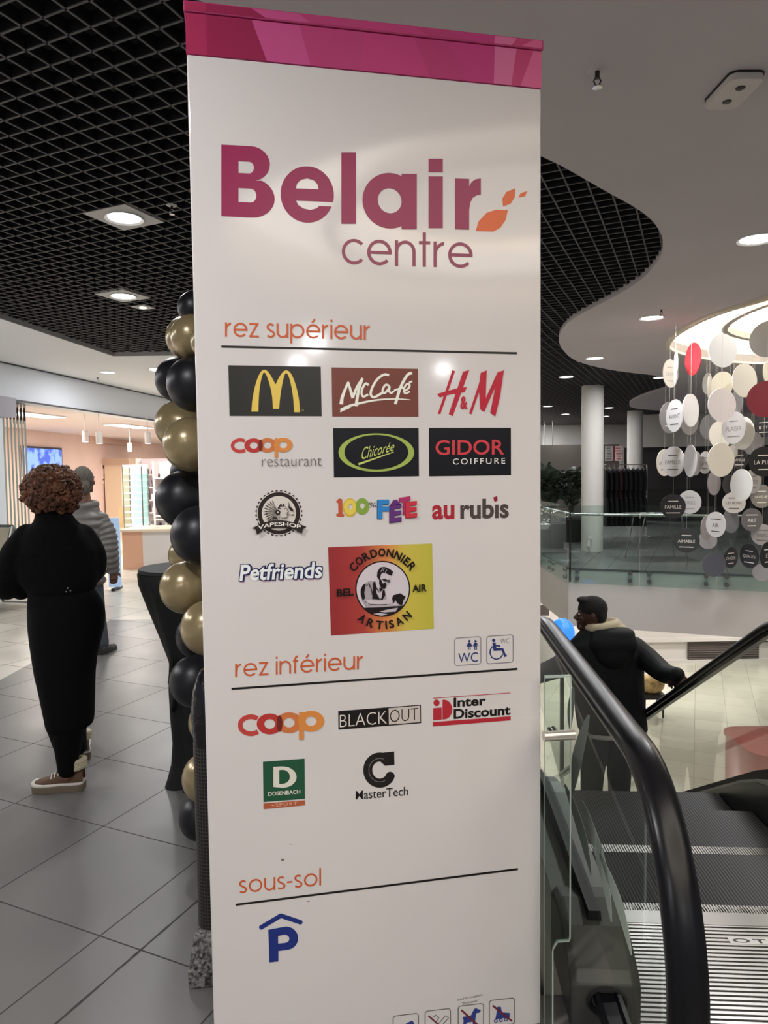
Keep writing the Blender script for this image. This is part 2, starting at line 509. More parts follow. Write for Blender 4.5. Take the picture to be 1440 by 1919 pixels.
DL = [
    (-1.60, 4.49, ZG, 'square-plated round downlight in the lattice, the larger and nearer of the two on the left', True, .098, .75),
    (-2.32, 6.42, ZG, 'square-plated round downlight in the lattice, the farther of the two on the left', True, .098, .42),
    (-4.11, 10.62, ZW, 'small round downlight in the white ceiling before the shop fascia', False, .10, .2),
    (-3.22, 10.45, ZW, 'wide round downlight in the white ceiling beside the balloons', False, .20, 1.2),
    (2.54, 4.83, ZW, 'large bright downlight in the white ceiling at the right edge of the photo', False, .11, 1),
    (2.765, 7.287, ZW, 'bright downlight in the white ceiling between lattice and oval opening, with a sprinkler behind it', False, .105, 1),
    (2.963, 9.892, ZW, 'bright downlight in the rounded white lobe above the nearer column', False, .11, 1),
    (4.953, 12.627, ZG, 'downlight in the lattice just left of the hanging discs', False, .11, 1),
    (3.218, 12.39, ZG, 'downlight in the lattice just left of the nearer column top', False, .11, 1),
    (4.227, 18.106, ZG, 'far downlight in the lattice next to the sign edge', False, .11, .6),
    (5.382, 20.83, ZG, 'farthest downlight in the lattice left of the nearer column', False, .11, .6),
    (6.026, 18.819, ZG, 'far downlight in the lattice right of the nearer column', False, .11, .6),
    (6.895, 21.89, ZG, 'farthest downlight, low beside the right flank of the nearer column', False, .11, .6),
    (1.75, -4.53, ZW, 'downlight behind the viewer, mirrored below the heading of the sign', False, .06, 1),
    (1.97, -6.1, ZW, 'downlight behind the viewer, mirrored on the upper left logos', False, .06, 1),
    (4.2, -6.0, ZW, 'downlight behind the viewer, mirrored beside the red initials', False, .06, 1),
    (-1.4, -2.2, ZW, 'downlight behind the viewer on the left', False, .10, 1),
    (-3.4, -3.6, ZW, 'downlight far behind the viewer on the left', False, .10, 1),
    (-4.6, 2.6, ZG, 'downlight in the lattice outside the left edge of the photo', True, .098, 1),
    (-6.2, 4.4, ZG, 'added unseen downlight in the lattice far outside the left edge of the photo', True, .098, 3),  # this and the next three added unseen, brightening the left ceiling and fascia
    (-6.0, 7.6, ZW, 'added unseen downlight in the white ceiling outside the left edge of the photo', False, .10, 4),
    (-7.6, 8.6, ZW, 'added unseen downlight in the white ceiling farthest outside the left edge of the photo', False, .10, 4),
    (-7.4, 6.6, ZW, 'added unseen downlight in the white ceiling beside the lattice far left of the photo', False, .10, 3),
    (3.4, 17.0, ZG, 'added downlight hidden behind the sign, nearer of the row before the far fascia', False, .11, 2),  # this and the next three added out of view to brighten far fascias
    (4.9, 23.4, ZG, 'added downlight hidden behind the sign, next to the far fascia', False, .11, 9),
    (2.0, 23.0, ZG, 'added downlight hidden behind the middle of the sign before the far fascia', False, .11, 8),
    (11.8, 19.0, ZG, 'added unseen downlight outside the right edge of the photo before the black shop', False, .11, 9),
    (-1.35, .75, ZW, 'added unseen downlight above the viewer left of the sign', False, .10, 1.2),  # unseen lamp, placed to light the sign top and near floor
]
for x, y, z, lab, pl, r, pw in DL:
    if z == ZG: x, y, r = x * GS, y * GS, r * GS
    downlight(x, y, z, lab, pl, r, pw)

# sprinklers
MCHR = mat('chrome', '#c9c7c4', .2, metal=1.0)
MDARKM = mat('dark_metal', '#3a3836', .4, metal=.6)
def sprinkler(x, y, z, label, s=1.0):
    t = thing('sprinkler', (x, y, z), label, 'sprinkler', 'ceiling sprinklers')
    MB().lathe([(.003, z - .004 * s), (.035 * s, z - .003 * s), (.04 * s, z)], (x, y, 0), 20, caps=False).build('rosette', MWCEIL if s > .9 else MPLATE, t, smooth=True)
    b = MB().tube([(x, y, z), (x, y, z - .03 * s)], .009 * s, 10)
    for sx in (-1, 1):
        b.tube([(x + .006 * sx * s, y, z - .025 * s), (x + .014 * sx * s, y, z - .04 * s), (x + .004 * sx * s, y, z - .058 * s)], .003 * s, 6)
    b.build('frame', MDARKM, t, smooth=True)
    MB().lathe([(.002, z - .060 * s), (.019 * s, z - .062 * s), (.019 * s, z - .065 * s), (.002, z - .066 * s)], (x, y, 0), 16).build('deflector', MCHR, t)
p = atz(1120, 132, ZW); sprinkler(p.x, p.y, ZW, 'sprinkler hanging from the white ceiling to the upper right of the sign')
p = atz(1240, 580, ZW); sprinkler(p.x, p.y, ZW, 'small sprinkler behind the bright downlight of the white ceiling', .9)
p = atz(183, 707, ZW); sprinkler(p.x, p.y, ZW, 'small sprinkler above the white shop fascia', .9)
p = atz(322, 385, ZG); sprinkler(p.x, p.y, ZG, 'dark sprinkler in the lattice next to the sign', .8)
# small plated spotlight of the lattice
p = atz(268, 576, ZG)
t = thing('spotlight', (p.x, p.y, ZG), 'tiny square-plated spotlight behind the farther downlight of the lattice', 'ceiling light')
MB().box((p.x, p.y, ZG + .004), (.16, .16, .012), rz=AT).build('cover_plate', MPLATE, t)
MB().lathe([(.002, ZG - .01), (.03, ZG - .008), (.035, ZG)], (p.x, p.y, 0), 16).build('lens', mat('spot_lens', '#fff3dc', .3, emit=2.0), t)

# people counter box
pa_, pb_ = atz(1363, 190, ZW - .03), atz(1388, 164, ZW - .03); p = (pa_ + pb_) / 2
t = thing('people_counter', (p.x, p.y, ZW), 'white rounded box with two black lenses on the white ceiling', 'sensor')
def rrect(cx, cy, w, h, r, n=6, rz=0):
    pts = []
    for (sx, sy, a0) in ((1, 1, 0), (-1, 1, 90), (-1, -1, 180), (1, -1, 270)):
        for k in range(n + 1):
            a = math.radians(a0 + 90 * k / n)
            pts.append((sx * (w / 2 - r) + r * math.cos(a), sy * (h / 2 - r) + r * math.sin(a)))
    c, s = math.cos(rz), math.sin(rz)
    return [(cx + x * c - y * s, cy + x * s + y * c) for x, y in pts]
rzc = math.atan2(pb_.y - pa_.y, pb_.x - pa_.x)
MB().poly([rrect(p.x, p.y, .235, .135, .03, rz=rzc)], ZW - .032, ZW - .006).build('housing', mat('white_plastic', '#d8d3ce', .4), t, bevel=.004)
MB().poly([rrect(p.x, p.y, .245, .145, .035, rz=rzc)], ZW - .006, ZW).build('mount', mat('black_plastic', '#161415', .4), t)
for k in (-1, 1):
    q = Vector((p.x + math.cos(rzc) * (pb_ - pa_).length / 2 * k, p.y + math.sin(rzc) * (pb_ - pa_).length / 2 * k, 0))
    MB().lathe([(.002, ZW - .036), (.016, ZW - .035), (.020, ZW - .031)], q, 20).build('lens', MATS['black_plastic'], t, smooth=True)
# ================================================================== THE DIRECTORY SIGN
SAZ = .19433
SU = Vector((math.cos(SAZ), math.sin(SAZ), 0)); SN = Vector((math.sin(SAZ), -math.cos(SAZ), 0))
SO = Vector((-.458, 1.74, 0)); SWID, SHT = .904, 2.722
SC0 = SO + SU * SWID / 2
sign = thing('directory_sign', (SC0.x, SC0.y, 0), 'tall white shopping-centre directory totem with a pink top band and printed logos', 'sign', rz=SAZ)
def S(px, py):
    """photo pixel -> (u, z) on the sign's face"""
    d = ray(px, py); t = (SO - EYE).dot(SN) / d.dot(SN); P = EYE + d * t
    return ((P - SO).dot(SU), P.z)
def SP(u, z, layer=0.0):
    return SO + SU * u + SN * layer + Vector((0, 0, z))
# appearance under the mall light -> paint colour
def ink(h, k=.84): return tuple(min(.92, c / k) for c in lin(h))
def inkm(h, rough=.3):
    n = 'print_' + h.lstrip('#')
    return mat(n, ink(h), rough, coat=.0, spec=.35)
MPANEL = mat('sign_panel', '#dfdad8', .09, noise=.015, nscale=1.5, spec=.55)
THK = .11
def signbox(u0, u1, z0, z1, f, bk, name, m, bevel=.004):
    b = MB()
    vs = [SP(u, z, l) for u in (u0, u1) for l in (f, bk) for z in (z0, z1)]
    b.add(vs, [(0, 1, 3, 2), (4, 6, 7, 5), (0, 4, 5, 1), (2, 3, 7, 6), (0, 2, 6, 4), (1, 5, 7, 3)])
    return b.build(name, m, sign, bevel=bevel)
panel = signbox(0, SWID, .02, 2.6, 0, -THK, 'panel', MPANEL)
tag(panel, 'glossy off-white face panel')
signbox(.03, SWID - .03, 0, .02, -.02, -THK + .02, 'plinth', mat('sign_plinth', '#5d5a57', .5))

class Print:
    """flat printing on the sign, given in photo pixels"""
    def __init__(self): self.b = MB(); self.ms = []; self.layer = .0005
    def mi(self, h):
        self.layer += 3e-5
        m = inkm(h) if isinstance(h, str) else h
        if m not in self.ms: self.ms.append(m)
        return self.ms.index(m)
    def up(self, k=1): self.layer += .00025 * k; return self
    def poly(self, loops, h):
        if not isinstance(loops[0][0], (tuple, list)): loops = [loops]
        fl = [S(*p) for l in loops for p in l]
        tr = tessellate_polygon([[Vector((*S(*p), 0)) for p in l] for l in loops])
        self.b.add([SP(u, z, self.layer) for u, z in fl], [tuple(t) for t in tr], self.mi(h)); return self
    def rect(self, x0, y0, x1, y1, h):
        """axis-aligned on the sign; two opposite corners"""
        a, c = S(x0, y0), S(x1, y1)
        self.b.add([SP(a[0], a[1], self.layer), SP(c[0], a[1], self.layer), SP(c[0], c[1], self.layer), SP(a[0], c[1], self.layer)], [(0, 1, 2, 3)], self.mi(h)); return self
    def stroke(self, pts, w, h, closed=False):
        """polyline of width w (number or list) in pixels"""
        n = len(pts); ws = w if isinstance(w, (list, tuple)) else [w] * n
        L, R = [], []
        for i, p in enumerate(pts):
            a = pts[(i - 1) % n] if closed else pts[max(i - 1, 0)]
            c = pts[(i + 1) % n] if closed else pts[min(i + 1, n - 1)]
            d1 = Vector((p[0] - a[0], p[1] - a[1])); d2 = Vector((c[0] - p[0], c[1] - p[1]))
            if d1.length < 1e-6: d1 = d2
            if d2.length < 1e-6: d2 = d1
            d1.normalize(); d2.normalize()
            t = d1 + d2
            if t.length < .2: t = d2.copy()
            t.normalize(); nn = Vector((-t.y, t.x))
            k = min(1.6, 1 / max(.3, nn.dot(Vector((-d2.y, d2.x)))))
            L.append((p[0] + nn.x * ws[i] / 2 * k, p[1] + nn.y * ws[i] / 2 * k)); R.append((p[0] - nn.x * ws[i] / 2 * k, p[1] - nn.y * ws[i] / 2 * k))
        fs = [(i, i + 1, n + i + 1, n + i) for i in range(n - 1)]
        if closed: fs.append((n - 1, 0, n, 2 * n - 1))
        self.b.add([SP(*S(*q), self.layer) for q in L + R], fs, self.mi(h)); return self
    def text(self, s, x0, y0, x1, y1, hh, h, off=0.0, shear=0.0, h1=None, spacing=1.0):
        """line of type: its box's bottom-left and bottom-right pixels and its height"""
        vs, fs, _ = text_mesh(s, off, shear, spacing)
        h1 = hh if h1 is None else h1
        q = []
        for tx, ty in vs:
            hgt = hh + (h1 - hh) * tx
            q.append(SP(*S(x0 + (x1 - x0) * tx, y0 + (y1 - y0) * tx - hgt * ty), self.layer))
        self.b.add(q, fs, self.mi(h)); return self
    def warp(self, s, fn, h, off=0.0):
        vs, fs, _ = text_mesh(s, off)
        self.b.add([SP(*S(*fn(tx, ty)), self.layer) for tx, ty in vs], fs, self.mi(h)); return self
    def ell(self, cx, cy, rx, ry, h, inner=None, n=40, a0=0, a1=360):
        o = [(cx + rx * math.cos(math.radians(a0 + (a1 - a0) * k / n)), cy + ry * math.sin(math.radians(a0 + (a1 - a0) * k / n))) for k in range(n)]
        if inner:
            icx, icy, irx, iry = inner
            i = [(icx + irx * math.cos(2 * PI * k / n), icy + iry * math.sin(2 * PI * k / n)) for k in range(n)]
            self.b.add([SP(*S(*q), self.layer) for q in o + i], [(k, (k + 1) % n, (k + 1) % n + n, k + n) for k in range(n)], self.mi(h))
        else:
            self.b.add([SP(*S(*q), self.layer) for q in o], [tuple(range(n))], self.mi(h))
        return self
    def done(self, name, label=None):
        o = self.b.build(name, self.ms, sign, fixn=False)
        # faces toward the viewer
        bm = bmesh.new(); bm.from_mesh(o.data)
        for f in bm.faces:
            f.normal_update()
            if f.normal.y > 0: f.normal_flip()
        bm.to_mesh(o.data); bm.free()
        if label: o['label'] = label
        return o

# pink band and cap, with their printed facets
PB = '#a23463'
signbox(-.001, SWID + .001, 2.6, 2.697, .0006, -THK, 'top_band', mat('band_pink', ink('#9a3360', .62), .2))
signbox(-.004, SWID + .005, 2.697, SHT, .004, -THK - .004, 'cap', mat('cap_pink', ink('#98305c', .62), .25), bevel=.002)
def facets(z0, z1, lay, name):
    P = Print(); P.layer = lay
    for u0b, u1b, u0t, u1t, h in [(-.0, .048, .0, .048, '#8c2347'), (.048, .19, .048, .155, '#7d1b40'), (.19, .297, .155, .27, '#a44272'), (.297, .42, .27, .43, '#9b3562'),
                                  (.42, .60, .43, .56, '#a03465'), (.60, .70, .56, .645, '#99305f'), (.70, .772, .645, .775, '#9d2f66'), (.772, .82, .775, .835, '#b05a80'),
                                  (.82, .845, .835, .882, '#a0355f'), (.845, SWID, .882, SWID, '#b25078')]:
        P.b.add([SP(u0b, z0, P.layer), SP(u1b, z0, P.layer), SP(u1t, z1, P.layer), SP(u0t, z1, P.layer)], [(0, 1, 2, 3)], P.mi(mat('facet_' + h[1:], ink(h, .62), .25)))
    P.done(name)
facets(2.601, 2.694, .0012, 'facet_print')
facets(2.700, SHT - .003, .0046, 'facet_print')

# -------------------------------------------------- geometric stroke letters (x-height 1)
def arc(cx, cy, rx, ry, a0, a1, n=28):
    return [(cx + rx * math.cos(math.radians(a0 + (a1 - a0) * k / n)), cy + ry * math.sin(math.radians(a0 + (a1 - a0) * k / n))) for k in range(n + 1)]
def glyph(ch, s):
    """strokes (centre lines) and advance of a letter with stroke width s"""
    r = .5 - s / 2
    lo, hi = s / 2, 1 - s / 2
    if ch == 'o': return [arc(.5, .5, r, r, 0, 360, 48)], 1.0
    if ch == 'c': return [arc(.5, .5, r, r, 42, 318, 40)], .90
    if ch == 'e': return [arc(.5, .5, r, r, 0, 318 if s < .2 else 325, 44), [(s * .6, .5), (1 - s / 2 + (s / 2), .5)]], 1.0
    if ch == 'a': return [arc(.5, .5, r, r, 0, 360, 48), [(1 - s / 2, 0), (1 - s / 2, 1)]], 1.0
    if ch == 'p': return [arc(.5, .5, r, r, 0, 360, 48), [(s / 2, -.36), (s / 2, 1)]], 1.0
    if ch == 'l': return [[(s / 2, 0), (s / 2, 1.34)]], s
    if ch == 'i': return [[(s / 2, 0), (s / 2, 1)], [(s / 2, 1.34 - max(s, .16) * .95), (s / 2, 1.34)]], s
    if ch == 'r': return [[(s / 2, 0), (s / 2, 1)], [(s * .6, .45)] + arc(.5, .5, .5 - s / 2, .5 - s / 2, 170, 100, 10)], .46
    if ch == 'n': return [[(s / 2, 0), (s / 2, 1)], arc(.42, .56, .42 - s / 2, .44 - s / 2, 180, 0, 20) + [(.84 - s / 2, 0)]], .84
    if ch == 'u': return [[(.84 - s / 2, 0), (.84 - s / 2, 1)], [(s / 2, 1)] + arc(.42, .44, .42 - s / 2, .44 - s / 2, 180, 360, 20)], .84
    if ch == 't': return [[(.22, 0), (.22, 1.34)], [(0, 1 - s / 2), (.46, 1 - s / 2)]], .46
    if ch == 'z': return [[(0, hi), (.66, hi)], [(.66 - s * .6, hi), (s * .6, lo)], [(0, lo), (.68, lo)]], .68
    if ch == 's': return [arc(.30, .74, .25 - s * .25, .26 - s / 2, 30, 240, 16) + arc(.30, .26, .28 - s * .25, .26 - s / 2, 70, -150, 16)], .6
    if ch == 'f': return [[(.16, 0), (.16, 1.02)] + arc(.36, 1.06, .20, .28 - s / 2, 180, 90, 8), [(0, 1 - s / 2), (.38, 1 - s / 2)]], .40
    if ch == 'é':
        g, a = glyph('e', s); return g + [[(.42, 1.10), (.62, 1.36)]], a
    if ch == '-': return [[(0, .5), (.4, .5)]], .4
    return [], .40
def letters(P, s, x0, y0, x1, y1, xh, sw, col, gap=.10, xh1=None):
    items, x = [], 0
    for ch in s:
        g, a = glyph(ch, sw); items.append((g, x)); x += a + (gap if ch != ' ' else 0)
    W = x - gap
    xh1 = xh if xh1 is None else xh1
    for g, gx in items:
        for st in g:
            px = []
            for (a, c) in st:
                t = (gx + a) / W; hh = xh + (xh1 - xh) * t
                px.append((x0 + (x1 - x0) * t, y0 + (y1 - y0) * t - c * hh))
            P.stroke(px, sw * xh, col)
    return P

# -------------------------------------------------- heading
HP = '#8f2450'
P = Print()
def big(ch, xl, yb, xh, sx, sw=.275):
    g, a = glyph(ch, sw)
    for st in g:
        P.stroke([(xl + p[0] * sx, yb - p[1] * xh + p[0] * sx * .045) for p in st], sw * xh, HP)
# B
def Bshape(k): return [(415 + k[0] * 102, 406 - k[1] * 135 + k[0] * 9) for k in ()]
def Bpt(u, v): return (415 + u * 100, 405 - v * 134 + u * 5)
outer = [Bpt(0, 0), Bpt(0, 1)] + [Bpt(.55 + .36 * math.sin(a), .755 + .245 * math.cos(a)) for a in [k * PI / 12 for k in range(0, 12)]][:12]
outer += [Bpt(.57 + .43 * math.sin(a), .275 + .275 * math.cos(a)) for a in [.45 + k * (PI - .45) / 14 for k in range(15)]]
def hole(v0, v1, u1):
    r = (v1 - v0) / 2
    return [Bpt(.32, v0), Bpt(u1, v0)] + [Bpt(u1 + r * 1.1 * math.sin(a), (v0 + v1) / 2 - r * math.cos(a)) for a in [k * PI / 10 for k in range(1, 10)]] + [Bpt(u1, v1), Bpt(.32, v1)]
P.poly([outer, hole(.615, .78, .52), hole(.21, .405, .55)], HP)
Ee = lambda u, v: (526 + u * 100, 416 - v * 106 + u * 3)
P.poly([[Ee(.5 + .5 * math.cos(math.radians(a)), .5 + .5 * math.sin(math.radians(a))) for a in range(-14, 337, 10)] + [Ee(.962, .30), Ee(.73, .305), Ee(.67, .258), Ee(.56, .228), Ee(.43, .25), Ee(.33, .31), Ee(.29, .385)],
        [Ee(.285, .60), Ee(.715, .60), Ee(.69, .69), Ee(.62, .755), Ee(.5, .785), Ee(.38, .755), Ee(.31, .69)]], HP)
Rr = lambda u, v: (853 + u * 98, 430 - v * 97 + u * 3)
P.poly([Rr(.27, .36), Rr(.29, .52), Rr(.34, .62), Rr(.41, .67), Rr(.495, .685), Rr(.495, 1.0), Rr(.40, .985), Rr(.32, .93), Rr(.27, .84)], HP)
P.poly([Rr(0, 0), Rr(.272, 0), Rr(.272, .985), Rr(0, .985)], HP)
big('l', 640, 419, 100, 100); big('a', 680, 426, 104, 101); big('i', 803, 427, 97, 100)
P.done('lettering', 'bold crimson centre name')
P = Print()
P.poly([(892, 433), (897, 415), (912, 399), (930, 393), (952, 394), (948, 412), (938, 427), (925, 434)], '#d2602f')
P.poly([(943, 387), (942, 372), (949, 360), (966, 353), (965, 370), (957, 382)], '#d2602f')
P.poly([(972, 370), (976, 362), (989, 358), (984, 368)], '#d2602f')
P.done('leaf_emblem', 'three orange leaves')
P = Print(); letters(P, 'centre', 641, 495, 886, 503, 48, .125, '#8c3f57', gap=.14); P.done('lettering', 'thin crimson second line of the heading')
for s, bx, xh in (('rez supérieur', (422, 631, 694, 637), 27), ('rez inférieur', (441, 1269, 681, 1253.5), 25), ('sous-sol', (448, 1674.5, 602, 1659), 24.5)):
    P = Print(); letters(P, s, *bx, xh, .135, '#c1582f', gap=.13); P.done('lettering', 'orange level heading')
for (x0, y0, x1, y1) in ((415, 649.5, 969, 662), (434, 1291, 970, 1253.5), (442, 1695.5, 971, 1628.5)):
    P = Print(); P.stroke([(x0, y0), (x1, y1)], 4.0, '#151311'); P.done('divider_line')

# -------------------------------------------------- tenant logos, upper level
# yellow arches
P = Print(); P.rect(428, 684.5, 603, 780, '#2b2a25'); P.up()
def crop4(x, y): return (400 + x / 4.8, 660 + y / 4.8)
YE = '#d9bc55'
def arch(x0, xp, x1, yb0, yp, yb1):
    lft = [crop4(x0 + (xp - x0) * (1 - math.cos(t)) ** 1.0, yb0 + (yp - yb0) * math.sin(t)) for t in [k * PI / 40 for k in range(21)]]
    return lft
def archpts(xl, xr, yb, yt, n=20):
    """elliptic-parabolic arch from (xl,yb) over the top to (xr,yb)"""
    c = (xl + xr) / 2; h = (xr - xl) / 2
    return [(c - h * math.cos(t) if True else 0, yb + (yt - yb) * (math.sin(t) ** .62)) for t in [k * PI / n for k in range(n + 1)]]
o1 = archpts(342, 600, 535, 158); i1 = archpts(405, 535, 535, 186)
for (xl, xr, yb) in ((342, 598, 535),):
    pass
outL = spline([(343, 535), (350, 440), (372, 320), (402, 225), (430, 175), (457, 158), (488, 172), (518, 212), (545, 262), (560, 292)], 4)
inL = spline([(405, 535), (408, 440), (415, 340), (430, 250), (446, 195), (459, 184), (478, 208), (505, 285), (528, 390), (537, 510)], 4)
P.poly([[crop4(*q) for q in outL] + [crop4(*q) for q in reversed(inL)]], YE)
outR = spline([(560, 292), (580, 250), (605, 205), (632, 174), (657, 164), (690, 182), (722, 240), (752, 335), (772, 440), (780, 540)], 4)
inR = spline([(592, 510), (602, 400), (618, 300), (635, 225), (648, 193), (662, 190), (684, 235), (706, 330), (720, 430), (728, 540)], 4)
P.poly([[crop4(*q) for q in outR] + [crop4(*q) for q in reversed(inR)]], YE)
P.poly([crop4(*q) for q in ((560, 292), (537, 510), (592, 510))], YE)
P.ell(*crop4(805, 522), 2.0, 2.0, '#9a8a55', inner=(*crop4(805, 522), 1.3, 1.3))
P.done('tenant_logo', 'yellow double arch on a black rectangle')

def crop5(x, y): return (600 + x / 3.6, 660 + y / 3.6)
P = Print(); P.rect(621.5, 688.5, 784.5, 781, '#713d32'); P.up()
WS = '#efe3d8'
def scr(pts, w0, w1, col=WS, n=5):
    q = spline([crop5(*p) for p in pts], n)
    k = len(q); P.stroke(q, [w0 + (w1 - w0) * i / (k - 1) for i in range(k)], col)
scr([(143, 352), (150, 305), (170, 250), (192, 200)], 7, 4); scr([(190, 202), (205, 255), (222, 310)], 4, 6); scr([(220, 308), (250, 235), (288, 175)], 5, 4.5); scr([(286, 177), (262, 250), (247, 335), (246, 366)], 5, 6)
scr([(328, 222), (308, 212), (288, 240), (280, 275), (292, 300), (325, 285)], 4.5, 4)
scr([(466, 155), (430, 152), (385, 185), (352, 240), (342, 285), (365, 304), (418, 276)], 4.5, 4.5)
scr([(468, 228), (444, 220), (424, 248), (424, 275), (444, 270), (470, 236)], 4, 4); scr([(470, 230), (466, 262), (480, 275), (500, 262)], 4, 3.5)
scr([(622, 142), (596, 148), (566, 190), (538, 250), (520, 310), (508, 350)], 5, 5.5); scr([(500, 258), (535, 246), (568, 238)], 3.5, 3.5)
scr([(570, 262), (600, 240), (602, 216), (582, 218), (566, 250), (574, 278), (606, 266)], 4, 3.5); scr([(600, 206), (622, 196)], 3.5, 3)
scr([(138, 392), (190, 366), (260, 347), (350, 328), (440, 318), (530, 316), (610, 322)], 5.5, 1.5)
scr([(135, 402), (165, 388), (205, 372)], 3, 2)
P.done('tenant_logo', 'white brush script on a brown rectangle')

P = Print(); RH = '#b32337'
def pp(pts, col=RH, f=crop5): P.poly([f(*q) for q in pts], col)
pp([(795, 415), (812, 420), (912, 128), (893, 122)]); pp([(868, 418), (896, 432), (1008, 120), (965, 132)]); P.up()
pp([(790, 282), (858, 262), (940, 240), (992, 236), (975, 270), (880, 285), (808, 306)]); P.up()
pp([(1006, 412), (1022, 420), (1120, 130), (1096, 140)]); pp([(1078, 180), (1084, 140), (1125, 122), (1118, 300), (1108, 403), (1080, 385), (1074, 270)]); P.up()
pp([(1084, 388), (1108, 403), (1228, 130), (1196, 138)]); P.up(); pp([(1198, 136), (1240, 122), (1214, 300), (1182, 434), (1148, 408), (1176, 270)])
P.up(); P.text('&', *crop5(946, 385), *crop5(996, 385), 24, RH, off=.03)
P.done('tenant_logo', 'slanted red brush initials')

def coop(P, x0, yb0, x1, yb1, hh, k=1.0):
    """four overlapping rings with a stem: red to orange"""
    Wd = x1 - x0
    R1, R2, O1, O2 = '#b8413c', '#a8322f', '#c4713f', '#d0843f'
    r = hh / 2
    for i, (cx, col) in enumerate(((.135, R1), (.36, '#b03530'), (.59, O1), (.85, O2))):
        px, py = x0 + Wd * cx, yb0 + (yb1 - yb0) * cx - r
        rx = Wd * .155
        if i == 0:
            pts = [(px + (rx - 4.5 * k) * math.cos(math.radians(a)), py + (r - 3.6 * k) * math.sin(math.radians(a))) for a in range(48, 318, 9)]
            P.stroke(pts, [9 * k] * len(pts), col)
        else:
            P.up(); P.ell(px, py, rx, r, col, inner=(px, py, rx * .42, r * .46))
    px = x0 + Wd * .735; py = yb0 + (yb1 - yb0) * .735
    P.up(); P.stroke([(px, py - hh * .98), (px, py + hh * .36)], 9 * k, O2)
    P.up(); px, py = x0 + Wd * .475, yb0 + (yb1 - yb0) * .475 - r
    pts = [(px + Wd * .035 * math.cos(math.radians(a)), py + r * .8 * math.sin(math.radians(a))) for a in range(0, 360, 20)]
    P.poly(pts, '#6f241f')
P = Print(); coop(P, 435, 849, 548, 847, 27, .72); P.up(); P.text('restaurant', 491, 874, 603, 873, 15.5, '#6d655f', off=-.012); P.done('tenant_logo', 'red and orange joined round letters over a thin grey word')

P = Print(); P.rect(624.5, 802.5, 785.5, 892.5, '#0d0c12'); P.up(); GR = '#9aae52'
P.ell(705.5, 848, 71, 36, GR, inner=(705.5, 847.5, 60, 32.5), n=56)
def slant(tx, ty):
    x = 676 + 61 * tx + 5 * ty; y = 862 - 17 * tx - ty * 19 + (1 - tx) * ty * -5
    return (x, y)
P.up(); P.warp('Chicorée', slant, '#b9c46a', off=.0); P.stroke([(672, 870), (738, 847)], [4, 1.5], '#b9c46a')
P.done('tenant_logo', 'green ellipse with a slanting green word on black')

P = Print(); P.rect(804, 802, 958, 890.5, '#0b0a10'); P.up()
P.text('GIDOR', 816.5, 853, 945, 852, 28.5, '#c63d45', off=.012); P.text('COIFFURE', 849, 870.5, 947, 869, 11, '#e6dfdb', off=.0, spacing=1.35); P.done('tenant_logo', 'red and white capitals on a black rectangle')

# round smoke-shop seal
P = Print(); BK = '#2a2220'; WH = '#cfc8c0'
def c7(x, y): return (460 + x / 11.077, 900 + y / 11.077)
cx, cy = c7(697, 685)
pts = []
for k in range(64):
    a = 2 * PI * k / 64; r = 45 if k % 2 else 41
    pts.append((cx + r * math.cos(a), cy + r * math.sin(a) * .985))
P.poly(pts, BK); P.up(); P.ell(cx, cy, 41.5, 41, WH); P.up(); P.ell(cx, cy, 40, 39.5, BK); P.up(); P.ell(cx, cy, 32, 32.5, WH); P.up()
# feather bonnet: ruff of feathers from the brow disc
hub = (675, 665)
for k in range(13):
    a = math.radians(118 + k * 11.5); L0 = 235 + 45 * math.sin(k * .35)
    tip = (hub[0] + L0 * math.cos(a) * 1.02, hub[1] - L0 * math.sin(a) * 1.12)
    if k > 9: tip = (hub[0] + L0 * .75 * math.cos(a), hub[1] - L0 * .72 * math.sin(a))
    mid = ((hub[0] + tip[0]) / 2, (hub[1] + tip[1]) / 2)
    nx, ny = -math.sin(a) * 17, -math.cos(a) * 17
    q = [c7(*hub), c7(mid[0] + nx, mid[1] + ny), c7(*tip), c7(mid[0] - nx, mid[1] - ny)]
    P.poly(q, '#8f8780' if k % 2 else '#a9a29a'); 
    e = (hub[0] + (tip[0] - hub[0]) * .80, hub[1] + (tip[1] - hub[1]) * .80)
    P.up(.3); P.poly([c7(e[0] + nx * .9, e[1] + ny * .9), c7(hub[0] + (tip[0] - hub[0]) * 1.1, hub[1] + (tip[1] - hub[1]) * 1.1), c7(e[0] - nx * .9, e[1] - ny * .9)], BK)
    P.stroke([c7(*hub), c7(*e)], .7, BK)
P.up(); P.poly([c7(*q) for q in ((720, 560), (800, 530), (850, 575), (895, 660), (868, 675), (885, 710), (868, 735), (865, 775), (780, 785), (720, 740))], '#c6beb6')
P.up(.4); P.stroke([c7(*q) for q in ((820, 540), (860, 590), (895, 655), (866, 672), (884, 706), (866, 732), (864, 772), (785, 784))], .9, BK)
P.stroke([c7(*q) for q in ((800, 590), (835, 585))], 1.3, BK); P.stroke([c7(*q) for q in ((835, 700), (872, 702))], .8, BK)
P.stroke([c7(*q) for q in ((810, 510), (740, 520), (690, 600))], 5.2, BK); P.ell(*c7(675, 665), 4.8, 5, BK); P.up(.4); P.ell(*c7(675, 665), 1.6, 1.7, WH)
for q in ((768, 512), (732, 560), (706, 605)): P.ell(*c7(*q), 1.5, 1.5, WH)
P.poly([c7(*q) for q in ((900, 430), (920, 540), (985, 590), (1000, 650), (940, 630), (895, 570))], BK); P.stroke([c7(*q) for q in ((885, 712), (1000, 722))], 1.0, BK); P.ell(*c7(990, 720), 1.6, 1.6, BK)
for k in range(9): P.stroke([c7(500 + k * 34, 760 + (k % 3) * 12), c7(470 + k * 38, 860)], 1.0, BK)
P.up()
